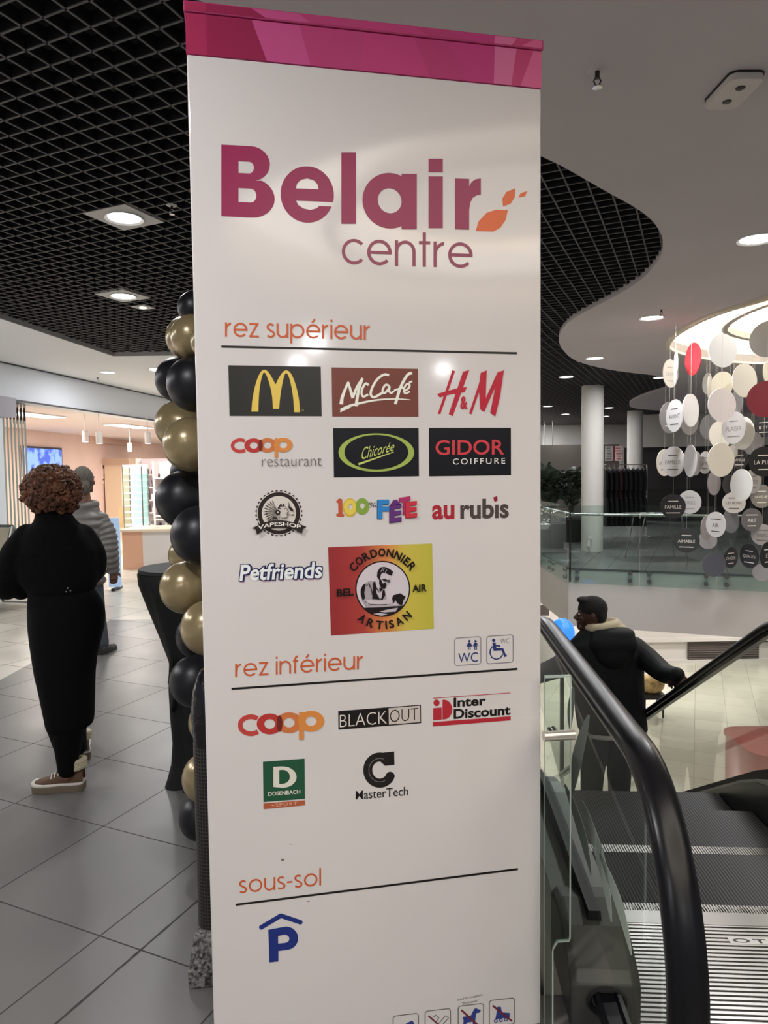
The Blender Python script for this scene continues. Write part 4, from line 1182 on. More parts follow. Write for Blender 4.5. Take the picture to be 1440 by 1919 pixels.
# sneakers, toes to the left
MSHOE = mat('brown_suede', '#5c4430', .8, bump=.2); MSOLE = mat('tan_rubber', '#6f6450', .6); MWHT = mat('white_rubber', '#ded8cf', .5); MFLE = mat('cream_fleece', '#cfc3a5', .9, bump=.6, bscale=300)
def sneaker(heel, toe_dir, L, par):
    d = Vector(toe_dir).normalized(); sd = Vector((-d.y, d.x, 0)); H = Vector(heel)
    def pt(t, s_, z): return H + d * (t * L) + sd * s_ + Vector((0, 0, z))
    prof = [(0, .026), (.06, .035), (.2, .038), (.4, .036), (.6, .043), (.78, .046), (.9, .040), (.97, .026), (1.0, .012)]
    out = [(t, w_) for t, w_ in prof]
    def slab(z0, z1, ex, m, nm, p_):
        ring = [(t, w_ + ex) for t, w_ in out] + [(t, -w_ - ex) for t, w_ in reversed(out)]
        bb = MB(); bb.skin([[pt(t, s_, z0) for t, s_ in ring], [pt(t, s_, z1 + .006 * (1 if t > .9 else 0)) for t, s_ in ring]])
        return bb.build(nm, m, p_, bevel=.003)
    upr = MB()
    rows = []
    for t, w_, zt in [(0, .024, .105), (.10, .034, .112), (.25, .036, .110), (.42, .036, .100), (.58, .042, .080), (.75, .044, .066), (.9, .036, .056), (1.0, .012, .046)]:
        q = []
        for k in range(13):
            a = PI * k / 12; q.append(pt(t * .985 + .005, w_ * math.cos(a), .038 + (zt - .038) * math.sin(a) ** .7))
        rows.append(q)
    upr.skin(rows, closed=False, caps=False)
    up_ = upr.build('shoe', MSHOE, par, smooth=True, angle=60)
    slab(.0, .034, .004, MSOLE, 'sole', up_); slab(.034, .046, .005, MWHT, 'midsole', up_)
    bb = MB(); bb.tube([pt(.19, 0, .10) + d * (.052 * math.cos(a)) + sd * (.037 * math.sin(a)) + Vector((0, 0, .010 * math.cos(a) * -1 + .014 + dz)) for dz in (0, .014, .028) for a in [2 * PI * k / 20 for k in range(21)]], .0145, 8)
    bb.build('fleece_collar', MFLE, up_, smooth=True)
    bb = MB()
    for t in (.46, .53, .60): bb.tube([pt(t, -.03, .085 - (t - .46) * .12), pt(t + .02, 0, .107 - (t - .46) * .17), pt(t, .03, .085 - (t - .46) * .12)], .003, 6)
    bb.tube([pt(.45, 0, .11), pt(.40, .02, .125), pt(.47, .035, .11)], .003, 6); bb.tube([pt(.45, 0, .11), pt(.40, -.02, .122), pt(.47, -.03, .105)], .003, 6)
    bb.build('lace', MWHT, up_, smooth=True)
    return up_
h0 = atz(159, 1477); h1 = atz(157, 1424)
sneaker((h0.x, h0.y, 0), (-1, -.10, 0), .255, woman)
sneaker((h1.x, h1.y, 0), (-.45, .9, 0), .245, woman)

# ------------------------------------------------------------------ man in the grey puffer jacket
GY = 6.25
gx = lambda px: aty(px, 1000, GY).x
gz = lambda py: aty(150, py, GY).z
def gp(px, py, dy=0.0): q = aty(px, py, GY + dy); return Vector((q.x, GY + dy, q.z))
gman = thing('person', (gx(150), GY, 0), 'grey-haired man in a grey quilted puffer jacket facing the lit shop', 'person')
b = MB()
head(b, (gx(160), GY + .02, gz(899)), yaw=math.radians(-18), s=1.0)
rings(b, [(gx(146), GY, gz(970), .19, .10), (gx(143), GY, gz(1050), .17, .11), (gx(143), GY, gz(1110), .16, .11)])
ls = gp(192, 975, 0)
aR = [ls, gp(206, 1030, -.02), gp(213, 1068, +.03)]
limb(b, aR, [.055, .045, .034]); hand(b, aR[-1], (-.05, .1, -1), (-.6, .8, 0), 1, 1.0, .55)
aL = [gp(92, 975, 0), gp(80, 1030, -.02), gp(78, 1070, +.05)]
limb(b, aL, [.055, .045, .034]); hand(b, aL[-1], (.05, .1, -1), (.6, .8, 0), -1, 1.0, .55)
gl = [[gp(165, 1100, 0), gp(176, 1160, +.02), Vector((gp(188, 1205).x, GY - .05, .10))], [gp(120, 1100, 0), gp(122, 1160, +.1), Vector((gx(120), GY + .25, .10))]]
for l in gl: limb(b, l, [.085, .062, .045])
remesh_build(b, 'body', MSKIN_M, gman, .009, 3)
b = MB(); b.ell((gx(159.5), GY - .005, gz(895)), (.083, .098, .104), 24, 16)
b.ell((gx(163), GY - .055, gz(912)), (.066, .052, .075), 18, 12)
remesh_build(b, 'hair', mat('grey_hair', '#6b655c', .8, noise=.3, nscale=60, bump=.6, bscale=200), gman, .008, 3)
MPUFF = mat('grey_puffer_nylon', '#77726d', .45, noise=.06, nscale=6)
b = MB()
rows = []
for k in range(64):
    f = k / 63; py = 944 + f * 152
    pr = float(np.interp(py, [944, 956, 966, 980, 1010, 1050, 1096], [20, 30, 46, 54, 54, 52, 52]))
    cxp = float(np.interp(py, [944, 1000, 1096], [158, 145, 143]))
    wv = 1 + .11 * abs(math.sin(f * PI * 10)) - .05
    rows.append((gp(cxp, py).x, GY, gz(py), pr * .00475 * wv, (.09 + .06 * min(1, f * 4)) * wv))
rings(b, rows, 32)
def quilt(pts, rad, n, amp=.22):
    q = spline([(*p, r) for p, r in zip(pts, rad)], 16); k = len(q)
    b.tube([p[:3] for p in q], [p[3] * (1 + amp * abs(math.sin(PI * n * i / k)) - amp * .4) for i, p in enumerate(q)], 18)
quilt([gp(182, 968, 0), gp(199, 1000, -.01), gp(206, 1035, -.02), gp(213, 1072, +.03)], [.075, .082, .072, .050], 11)
quilt([gp(100, 968, 0), gp(86, 1000, -.01), gp(80, 1035, -.02), gp(78, 1074, +.05)], [.075, .082, .072, .050], 11)
b.tube([gp(160, 946, +.0) + Vector((.085 * math.cos(a), .085 * math.sin(a), .01 * math.sin(a))) for a in [2 * PI * k / 24 for k in range(25)]], .035, 10)
remesh_build(b, 'puffer_jacket', MPUFF, gman, .007, 2, .3)
b = MB()
limb(b, [gp(168, 1085, 0), gp(180, 1150, +.02), gp(190, 1205, -.04)], [.115, .082, .066]); limb(b, [gp(118, 1085, 0), gp(121, 1150, +.1), gp(120, 1195, +.24)], [.115, .082, .066])
rings(b, [(gx(143), GY, gz(1080), .19, .13), (gx(143), GY, gz(1105), .185, .13)])
remesh_build(b, 'trousers', mat('slate_denim', '#454a52', .8, bump=.2), gman, .010, 4)
def shoe(par, heel, d, L, m):
    d = Vector(d).normalized(); sd = Vector((-d.y, d.x, 0)); H = Vector(heel)
    rows = []
    for t, w_, zt in [(0, .028, .075), (.15, .036, .085), (.35, .036, .08), (.55, .043, .062), (.78, .045, .05), (.93, .034, .042), (1, .012, .03)]:
        rows.append([H + d * (t * L) + sd * (w_ * math.cos(a)) + Vector((0, 0, .002 + zt * max(0, math.sin(a)) ** .7)) for a in [PI * k / 12 for k in range(13)]])
    bb = MB().skin(rows, closed=True, caps=True); return bb.build('shoe', m, par, smooth=True, angle=50)
MDSH = mat('dark_leather', '#2b2724', .5)
g0_ = atz(188, 1228)
shoe(gman, (g0_.x, g0_.y, 0), (.10, 1, 0), .27, MDSH); shoe(gman, (gp(121, 1200).x, GY + .16, 0), (.0, 1, 0), .27, MDSH)

# ------------------------------------------------------------------ man riding the escalator
EY, EZ = 5.08, -1.10
ex = lambda px: aty(px, 1200, EY).x
ez = lambda py: aty(1135, py, EY).z
def ep(px, py, dy=0.0): q = aty(px, py, EY + dy); return Vector((q.x, EY + dy, q.z))
eman = thing('person', (ex(1135), EY, EZ), 'man in a dark hooded jacket riding down the escalator, head turned left', 'person')
b = MB()
Hp = head(b, (ex(1108), EY, ez(1150)), yaw=math.radians(78), s=1.03)
rings(b, [(ex(1128), EY, ez(1195), .10, .09), (ex(1132), EY, ez(1210), .20, .11), (ex(1140), EY, ez(1280), .17, .12), (ex(1146), EY, ez(1350), .16, .12)])
RR = Vector((.58 + 1.1 * .997 + .078 * 3.25, 4.70, 0))      # where the right hand meets the rail
rh = Vector((1.880, 4.43, .262))
lh = Vector((.815, 4.66, .135))
sR_, sL_ = ep(1192, 1212, 0), ep(1082, 1212, 0)
limb(b, [sR_, ep(1217, 1238, -.12), ep(1247, 1262, -.34), rh], [.055, .048, .042, .03]); hand(b, rh, (.07, .86, -.50), (0, -.3, -.9), -1, 1.12, .5)
limb(b, [sL_, ep(1055, 1246, -.03), ep(1015, 1262, -.1), lh], [.055, .048, .042, .03]); hand(b, lh, (-.05, .9, -.42), (0, -.3, -.9), 1, 1.0, .45)
el = [[ep(1112, 1360, 0), ep(1108, 1460, +.03), Vector((ex(1104), EY - .02, EZ + .09))], [ep(1158, 1360, 0), ep(1160, 1460, +.03), Vector((ex(1162), EY + .02, EZ + .09))]]
for l in el: limb(b, l, [.09, .065, .045])
remesh_build(b, 'body', MSKIN_D, eman, .007, 3)
b = MB()
for k in (-1, 1): b.ell(Hp(.031 * k, .082, .004), (.010, .010, .010), 10, 8)
b.build('eye', mat('eye_white', '#b9b2aa', .2), eman, smooth=True)
b = MB()
R = Matrix.Rotation(math.radians(78), 3, 'Z')
b.ell(Hp(0, -.012, .038), (.084, .106, .096), 24, 16, R=R); b.ell(Hp(0, -.062, -.005), (.072, .050, .070), 18, 12, R=R); b.ell(Hp(0, .050, .098), (.062, .052, .026), 16, 10, R=R)
remesh_build(b, 'hair', mat('black_hair', '#100d0c', .8, bump=.8, bscale=260), eman, .007, 2)
MJAC = mat('black_teal_jacket', '#0e1114', .7, spec=.3, noise=.15, nscale=5, bump=.15, bscale=40)
b = MB()
def es(l, r, py, ry, dy=0): a, c = ep(l, py).x, ep(r, py).x; return ((a + c) / 2, EY + dy, ez(py), (c - a) / 2, ry)
rings(b, [es(1092, 1158, 1178, .10), es(1082, 1178, 1190, .12), es(1068, 1200, 1204, .135), es(1064, 1208, 1225, .145), es(1068, 1206, 1260, .15), es(1076, 1207, 1300, .15), es(1080, 1210, 1340, .155), es(1084, 1213, 1366, .155)])
limb(b, [ep(1188, 1215, 0), ep(1217, 1238, -.12), ep(1247, 1262, -.34), rh + Vector((-.012, .0, .012))], [.090, .084, .070, .046])
limb(b, [ep(1086, 1215, 0), ep(1055, 1245, -.03), ep(1015, 1262, -.1), lh + Vector((.03, 0, .02))], [.085, .080, .068, .05])
remesh_build(b, 'jacket', MJAC, eman, .009, 4)
b = MB()
b.ell((ex(1140), EY - .12, ez(1200)), (.175, .085, .115), 22, 14); b.ell((ex(1142), EY - .09, ez(1182)), (.160, .10, .055), 20, 12); b.ell((ex(1140), EY - .135, ez(1216)), (.135, .070, .115), 18, 12)
remesh_build(b, 'hood', MJAC, eman, .011, 14)
b = MB()
b.tube([ep(1130, 1171, -.02) + Vector((.098 * math.cos(a), .080 * math.sin(a), .016 * math.cos(a))) for a in [2 * PI * k / 28 for k in range(29)]], .034, 10)
b.ell((ex(1140), EY - .05, ez(1174)), (.12, .075, .045), 18, 12)
remesh_build(b, 'fleece_lining', MFLE, eman, .008, 6)
b = MB(); rings(b, [es(1088, 1212, 1362, .148), es(1090, 1212, 1376, .145)]); remesh_build(b, 'shirt_hem', mat('white_cotton', '#cfcac4', .8), eman, .009, 2)
b = MB()
limb(b, [ep(1115, 1362, 0), ep(1110, 1460, +.03), ep(1105, 1560, -.02)], [.115, .085, .068]); limb(b, [ep(1162, 1362, 0), ep(1161, 1460, +.03), ep(1162, 1560, +.02)], [.115, .085, .068])
remesh_build(b, 'jeans', mat('dark_denim', '#232a31', .8, bump=.2), eman, .010, 4)
shoe(eman, (ex(1104), EY - .10, EZ), (-.1, 1, 0), .27, MDSH); shoe(eman, (ex(1162), EY - .06, EZ), (.1, 1, 0), .27, MDSH)
# ================================================================== LEFT: SHOPS, BALLOONS, TABLE
SA = Vector((-5.12, 9.51, 0)); SD = Vector((.153, .988, 0)).normalized(); SQ = Vector((-SD.y, SD.x, 0))   # shopfront line, SQ points into the shop
def shp(s, q=0.0, z=0.0): return SA + SD * s + SQ * q + Vector((0, 0, z))
SRZ = math.atan2(SD.y, SD.x)
MFASC = mat('fascia_white', '#ebf0f7', .6)
b = MB().box(shp(7.5, .15, 2.88), (20, .30, .50), rz=SRZ)
struct(b.build('wall_shop_fascia', MFASC), 'white fascia over the open shopfront')
b = MB().box(shp(7.5, -.012, 2.636), (19.9, .03, .022), rz=SRZ); b.box(shp(7.5, -.008, 3.118), (19.9, .02, .012), rz=SRZ)  # upper strip is a dark colour standing for the shadow gap
struct(b.build('trim_3', mat('trim_dark', '#55545a', .5)), 'grey metal rail along the fascia and dark strip for its shadow gap')
b = MB().box(shp(-1.2, .15, 1.31), (2.4, .30, 2.63), rz=SRZ)
struct(b.build('wall_shop_pillar', MFASC), 'white pillar at the left picture edge')
b = MB(); 
b.box(shp(-.30, -.12, 2.50), (.52, .24, .26), rz=SRZ)
b.build('trim_bracket', mat('grey_bracket', '#b3b1bb', .5)); struct(bpy.data.objects['trim_bracket'], 'grey box under the fascia above the pillar')
# shop room
MPEACH = mat('peach_wall', '#e6cbc0', .7, noise=.03, nscale=2)
b = MB().add([(-8.9, 8.0, 0), (-8.05, 31, 0), (-8.05, 31, 2.75), (-8.9, 8.0, 2.75)], [(0, 1, 2, 3)])
b.add([(-9.1, 8.0, 0), (-8.25, 31, 0), (-8.25, 31, 2.75), (-9.1, 8.0, 2.75)], [(3, 2, 1, 0)])
struct(b.build('wall_shop_back', MPEACH), 'peach back wall of the shop')
b = MB().bbox((-9.1, 30.3, 0), (-1.8, 30.5, 3.2)); b.bbox((-9.1, 7.9, 0), (-5.4, 8.05, 2.7))
struct(b.build('wall_shop_end', MPEACH), 'peach end wall of the shop')
q = [shp(-1, .3), shp(21.5, .3)]
b = MB().poly([[(q[0].x, q[0].y), (q[1].x, q[1].y), (-8.05, 31), (-8.9, 8.0)]], 2.70, 2.75)
struct(b.build('ceiling_shop', mat('shop_ceiling', '#eadfdb', .8)), 'pale pink shop ceiling')
b = MB().bbox((-8.6, 20.0, 2.52), (-8.3, 30, 2.70))
struct(b.build('trim_4', mat('peach_beam', '#dbb8a8', .7)), 'peach bulkhead along the shop wall')
for k, (s, qq) in enumerate(((3.0, 1.7), (6.5, 1.7), (10.5, 1.8), (14.5, 1.8))):
    p = shp(s, qq, 2.69)
    t = thing('ceiling_panel_light', p, ('shop ceiling panel light nearest the folding glass door', 'second shop ceiling panel light behind the folding glass door', 'third shop ceiling panel light toward the back', 'shop ceiling panel light farthest back')[k], 'ceiling light', 'panel lights of the shop')
    MB().box(p, (1.5, .5, .012), rz=SRZ).build('frame', MLRING, t)
    MB().box(p - Vector((0, 0, .008)), (1.44, .44, .006), rz=SRZ).build('diffuser', mat('panel_diffuser', '#fff6ec', .5, emit=2.0, ecol=(1, .95, .9)), t)
    area_lamp('lamp', p - Vector((0, 0, .03)), 1.4, LIGHT_SHOP, (1, .9, .82), parent=t, shape='RECTANGLE', size_y=.42, rot=(0, 0, SRZ))
# hanging spotlights
MWCY = mat('white_lacquer', '#ece6e2', .4)
for px, py, y, lab in ((160, 818, 13.0, 'white hanging cylinder spotlight above the grey-haired man'), (186, 820, 12.0, 'lit white cylinder spotlight above the wall poster'), (277, 821, 13.0, 'lit white cylinder spotlight beside the golden balloons'), (243, 838, 17.0, 'smaller white cylinder spotlight deeper in the shop')):
    p = aty(px, py, y); t = thing('cylinder_spotlight', (p.x, p.y, 2.7), lab, 'ceiling light', 'cylinder spotlights of the shop')
    h = .10
    MB().lathe([(.05, p.z - h), (.055, p.z - h), (.055, p.z + h), (.05, p.z + h)], (p.x, p.y, 0), 20).build('can', MWCY, t, smooth=True)
    area_lamp('lamp', (p.x, p.y, p.z - h - .01), .09, 5.0, (1, .93, .88), parent=t, spread=math.radians(120))
    MB().tube([(p.x, p.y, p.z + h), (p.x, p.y, 2.70)], .008, 6).build('stem', MWCY, t)
    MB().lathe([(.002, p.z - h - .002), (.046, p.z - h - .002), (.046, p.z - h + .002), (.002, p.z - h + .002)], (p.x, p.y, 0), 20).build('lens', mat('can_lens', '#fff2e2', .3, emit=5.0, ecol=(1, .93, .85)), t)
# screen on the wall
def wallpt(px, py, off=.0):
    """pixel on the back wall plane"""
    a = Vector((-8.9, 8.0, 0)); d = Vector((.85, 23, 0)).normalized(); n = Vector((d.y, -d.x, 0))
    r = ray(px, py); t = ((a - EYE).dot(n) + off) / r.dot(n)
    return EYE + r * t
WDIR = Vector((.85, 23, 0)).normalized(); WN = Vector((WDIR.y, -WDIR.x, 0)); WRZ = math.atan2(WDIR.y, WDIR.x)
p0, p1 = wallpt(38, 834), wallpt(112, 836)
zt, zb = p1.z - .05, wallpt(112, 892).z
mid = (p0 + p1) / 2; L = (p1 - p0).length
t = thing('wall_screen', (mid.x, mid.y, zb), 'glowing blue wall screen behind the folding glass door', 'screen')
MB().box((mid.x + WN.x * .03, mid.y + WN.y * .03, (zt + zb) / 2), (L, .06, zt - zb), rz=WRZ).build('frame', MATS['black_plastic'], t, bevel=.01)
def screen_mat():
    m = bpy.data.materials.new('blue_screen'); m.use_nodes = True; nt = m.node_tree; bs = nt.nodes['Principled BSDF']
    tc = nt.nodes.new('ShaderNodeTexCoord'); n = nt.nodes.new('ShaderNodeTexNoise'); n.inputs['Scale'].default_value = 3.5; r = nt.nodes.new('ShaderNodeValToRGB')
    r.color_ramp.elements[0].position = .42; r.color_ramp.elements[0].color = (*lin('#3d5fd0'), 1); r.color_ramp.elements[1].position = .52; r.color_ramp.elements[1].color = (*lin('#8fb4ff'), 1)
    nt.links.new(tc.outputs['Object'], n.inputs['Vector']); nt.links.new(n.outputs[0], r.inputs[0]); nt.links.new(r.outputs[0], bs.inputs['Emission Color']); bs.inputs['Emission Strength'].default_value = 1.0
    bs.inputs['Base Color'].default_value = (.02, .02, .03, 1)
    return m
MB().box((mid.x + WN.x * .062, mid.y + WN.y * .062, (zt + zb) / 2), (L - .1, .01, zt - zb - .1), rz=WRZ).build('display', screen_mat(), t)
# poster and small frames on the wall
p0, p1 = wallpt(188, 868), wallpt(207, 906)
zt, zb = p0.z, p1.z; mid = (p0 + p1) / 2; L = abs(p1.y - p0.y)
t = thing('wall_poster', (mid.x, mid.y, zb), 'pink poster with dark lettering on the peach wall above the shoulder of the grey-haired man', 'poster')
MB().box((mid.x + WN.x * .01, mid.y, (zt + zb) / 2), (L, .02, zt - zb), rz=WRZ).build('sheet', mat('pink_paper', '#efd3cb', .6), t)
b = MB()
for k in range(9):
    rr = random.Random(k); b.box((mid.x + WN.x * .024, mid.y + (rr.random() - .5) * L * .7, zb + (zt - zb) * (.12 + .1 * k * .9)), (L * rr.uniform(.12, .3), .004, .05 if k < 7 else .12), rz=WRZ)
b.build('print', mat('poster_ink', '#6d4b4c', .6), t)
p0 = wallpt(213, 902)
b = MB().box((p0.x + WN.x * .02, p0.y, p0.z), (.50, .04, .52), rz=WRZ)
b.top('picture_frame', mat('brown_frame', '#54443f', .5), 'small dark framed picture beside the pink poster', 'picture', (p0.x + .02, p0.y, p0.z - .26))
# cream niche cupboard with wooden canopy
c0 = wallpt(226, 900, .3)
t = thing('display_cupboard', (c0.x, c0.y, 0), 'cream cupboard with a wooden canopy behind the glass showcase', 'cupboard')
zc_ = wallpt(226, 872).z
MB().box((c0.x, c0.y, zc_ / 2), (1.1, .5, zc_), rz=WRZ).build('body', mat('cream_lacquer', '#ecd9bd', .5), t)
MB().box((c0.x + .12, c0.y + .35, zc_ + .09), (1.9, .8, .2), rz=WRZ).build('canopy', mat('pale_oak', '#cdb39b', .5), t)
# bright white shelf alcove with goods
def goods_shelf(px, y, w_, h, label, nrow, seed, group=None):
    p = aty(px, 900, y); t = thing('cosmetics_shelf', (p.x, p.y, 0), label, 'shelf', group)
    MB().box((p.x, p.y + .18, h / 2), (w_, .04, h)).build('back_panel', mat('lilac_panel', '#e6dbe2', .5), t)
    b = MB()
    for s in (-1, 1): b.box((p.x + s * w_ / 2, p.y, h / 2), (.04, .36, h))
    b.build('side_panel', MWCY, t)
    rr = random.Random(seed)
    for k in range(nrow):
        z = .25 + k * (h - .35) / nrow
        MB().box((p.x, p.y, z), (w_ - .04, .34, .03)).build('shelf_board', MWCY, t)
        nb = int(w_ / .13)
        for i in range(nb):
            xx = p.x - w_ / 2 + .1 + i * (w_ - .2) / max(1, nb - 1); hh = rr.uniform(.1, .24); rad = rr.uniform(.025, .045)
            col = rr.choice(('#2b2730', '#40384a', '#6d4f62', '#c9a9ad', '#e7dcd8', '#3a2f3a'))
            m = mat('goods_' + col[1:], col, .3)
            if rr.random() < .5:
                bb = MB().lathe([(rad, z + .016), (rad, z + .016 + hh * .7), (rad * .45, z + .016 + hh * .8), (rad * .45, z + .016 + hh)], (xx, p.y - .05, 0), 10)
                bb.top('cosmetics_bottle', m, 'cosmetics bottle on the ' + label.split(' beside')[0].split(' with')[0], 'bottle', (xx, p.y - .05, z + .016), 'cosmetics standing on the shop shelves', smooth=True)
            else:
                bb = MB().box((xx, p.y - .05, z + .016 + hh / 2), (rad * 2, .07, hh))
                bb.top('cosmetics_box', m, 'cosmetics carton on the ' + label.split(' beside')[0].split(' with')[0], 'box', (xx, p.y - .05, z + .016), 'cosmetics standing on the shop shelves')
goods_shelf(297, 18.5, 1.0, 2.0, 'tall lilac shelf of dark cosmetics beside the glass showcase', 5, 3)
goods_shelf(326, 17.5, .9, 1.9, 'tall lilac shelf of cosmetics just left of the black balloons', 5, 8)
# tall glass showcase
p = aty(257, 980, 13.6)
t = thing('glass_showcase', (p.x, p.y, 0), 'tall narrow lit glass showcase with many glass shelves behind the peach counter', 'showcase')
MGLS = glass('shop_glass', (.95, .985, .975)); hS = 1.75; wS = .36
MB().box((p.x, p.y, .2), (wS, wS, .4)).build('base', MWCY, t)
MB().box((p.x, p.y, hS), (wS, wS, .05)).build('top', mat('showcase_light', '#ffffff', .4, emit=2.2), t)
b = MB()
for sx in (-1, 1):
    for sy in (-1, 1): b.box((p.x + sx * wS / 2, p.y + sy * wS / 2, (.4 + hS) / 2), (.018, .018, hS - .4))
b.build('frame', MCHR, t)
b = MB()
for sx in (-1, 1): b.box((p.x + sx * wS / 2, p.y, (.4 + hS) / 2), (.006, wS - .03, hS - .45))
b.box((p.x, p.y - wS / 2, (.4 + hS) / 2), (wS - .03, .006, hS - .45)); b.build('pane', MGLS, t)
for k in range(10): MB().box((p.x, p.y, .5 + k * .122), (wS - .04, wS - .04, .012)).build('shelf_board', mat('frosted_shelf', '#cfe3df', .3, emit=.7, ecol=lin('#d9f2ee')), t)
MB().box((p.x, p.y + wS / 2 - .01, (.4 + hS) / 2), (wS - .03, .01, hS - .45)).build('back_panel', mat('mirror_back', '#e4ecea', .4), t)
# counter
c0, c1, c2 = atz(231, 1068), atz(268, 1068), atz(330, 1070)
t = thing('shop_counter', ((c0.x + c2.x) / 2, c0.y + .4, 0), 'shop counter with a peach left front and white right front before the glass showcase', 'counter')
hc_ = aty(250, 992, c0.y).z
MB().bbox((c0.x, c0.y, 0), (c1.x, c0.y + .8, hc_ - .04)).build('front_panel', mat('peach_laminate', '#dba98c', .4), t)
MB().bbox((c1.x, c0.y, 0), (c2.x + .5, c0.y + .8, hc_ - .04)).build('white_front', mat('white_laminate', '#dcd6d2', .4), t)
MB().bbox((c0.x - .03, c0.y - .03, hc_ - .04), (c2.x + .53, c0.y + .83, hc_)).build('worktop', mat('light_wood_top', '#e5d2ba', .4), t)
b = MB().bbox((c1.x + .1, c0.y + .1, hc_), (c2.x + .4, c0.y + .7, hc_ + .14)); b.build('glass_case', MGLS, t)
t['label'] = t['label']
# round-backed chair seen over the counter
p = aty(229, 950, 14.6)
t = thing('shop_chair', (p.x, p.y, 0), 'pale wooden chair with a rounded back beside the glass showcase', 'chair')
MPW = mat('pale_wood', '#cdb487', .5)
MB().lathe([(.002, .45), (.22, .45), (.22, .48), (.002, .485)], (p.x, p.y, 0), 20).build('seat', MPW, t, smooth=True)
b = MB(); rows = []
for k in range(13):
    a = PI * k / 12; rows.append([Vector((p.x + .20 * math.cos(a) * (1), p.y + .2, .52 + .44 * math.sin(a))), Vector((p.x + .16 * math.cos(a), p.y + .2, .52 + .38 * math.sin(a)))])
bk = [(p.x + .20 * math.cos(PI * k / 16), .52 + .44 * math.sin(PI * k / 16)) for k in range(17)]
b.add([(x, p.y + .18, z) for x, z in bk] + [(x, p.y + .21, z) for x, z in bk], [tuple(range(17)), tuple(reversed(range(17, 34)))] + [(i, i + 1, i + 18, i + 17) for i in range(16)])
b.build('backrest', MPW, t)
for sx in (-1, 1):
    for sy in (-1, 1): MB().tube([(p.x + sx * .16, p.y + sy * .16, .45), (p.x + sx * .19, p.y + sy * .19, 0)], .016, 8).build('leg', MPW, t)
# pale-blue stand with a little black foot
p = atz(222, 1105)
t = thing('banner_stand', (p.x, p.y, 0), 'low pale-blue banner stand with a black foot beside the peach counter', 'stand')
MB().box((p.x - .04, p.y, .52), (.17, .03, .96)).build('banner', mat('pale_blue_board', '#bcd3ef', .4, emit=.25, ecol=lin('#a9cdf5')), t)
MB().box((p.x - .02, p.y, .02), (.05, .3, .04)).build('foot', MATS['black_plastic'], t, bevel=.008)
# folding glass door: stacked panes
t = thing('folding_glass_door', shp(.05, .1), 'stack of folded frameless glass door panels hanging beside the white pillar', 'door')
MGD = glass('green_edge_glass', (.80, .88, .85))
MGE = mat('glass_edge', '#c3d3c9', .2)
PD = Vector((-.47, .88, 0)).normalized(); prz = math.atan2(PD.y, PD.x)
ztop = 2.62
for k in range(8):
    q = shp(.05 + k * .075, .08)
    c = q + PD * .42
    pn = MB().box((c.x, c.y, (ztop - .24 + .03) / 2), (.84, .010, ztop - .24 - .03), rz=prz).build('glass_panel', MGD, t)
    MB().box((q.x, q.y, (ztop - .24 + .03) / 2), (.004, .022, ztop - .24 - .03), rz=prz).build('edge_strip', MGE, pn)
    MB().box((c.x, c.y, ztop - .15), (.84, .022, .18), rz=prz).build('top_clamp', mat('black_clamp', '#1c1c20', .35), t)
    MB().lathe([(.002, ztop - .055), (.018, ztop - .055), (.018, ztop - .01), (.002, ztop - .01)], (q.x + PD.x * .03, q.y + PD.y * .03, 0), 12).build('roller', MCHR, t)
# metal framed A-board at the left edge
ab = aty(12, 990, 8.3)
t = thing('a_board', (ab.x, ab.y, 0), 'grey metal framed A-board with a beige poster at the left picture edge', 'sign board')
MAL = mat('aluminium', '#8d8f8c', .35, metal=.7)
def frame(b, P0, u, v, w_, h_, th):
    for (a0, a1) in (((0, 0), (w_, 0)), ((w_, 0), (w_, h_)), ((w_, h_), (0, h_)), ((0, h_), (0, 0))):
        b.tube([P0 + u * a0[0] + v * a0[1], P0 + u * a1[0] + v * a1[1]], th, 6)
apex = aty(24, 986, 8.3)
u = Vector((-.96, .2, 0)).normalized(); vdn = Vector((-.10, -.36, -1)); vd2 = Vector((.16, .42, -1))
vdn *= apex.z / 1.0; vd2 *= apex.z
for (vv, nm) in ((vdn, 'front_frame'), (vd2, 'rear_frame')):
    b = MB(); L = vv.length; vn = vv.normalized(); frame(b, apex, u, vn, .62, L, .018)
    fr = b.build(nm, MAL, t)
    bb = MB(); A = apex + u * .03 + vn * .03; Bq = apex + u * .59 + vn * .03; Cq = apex + u * .59 + vn * (L - .12); Dq = apex + u * .03 + vn * (L - .12); nn = u.cross(vn) * .006
    bb.add([A + nn, Bq + nn, Cq + nn, Dq + nn, A - nn, Bq - nn, Cq - nn, Dq - nn], [(0, 1, 2, 3), (7, 6, 5, 4), (0, 4, 5, 1), (1, 5, 6, 2), (2, 6, 7, 3), (3, 7, 4, 0)])
    bb.build('poster', mat('beige_poster', '#a39a86', .4), fr)

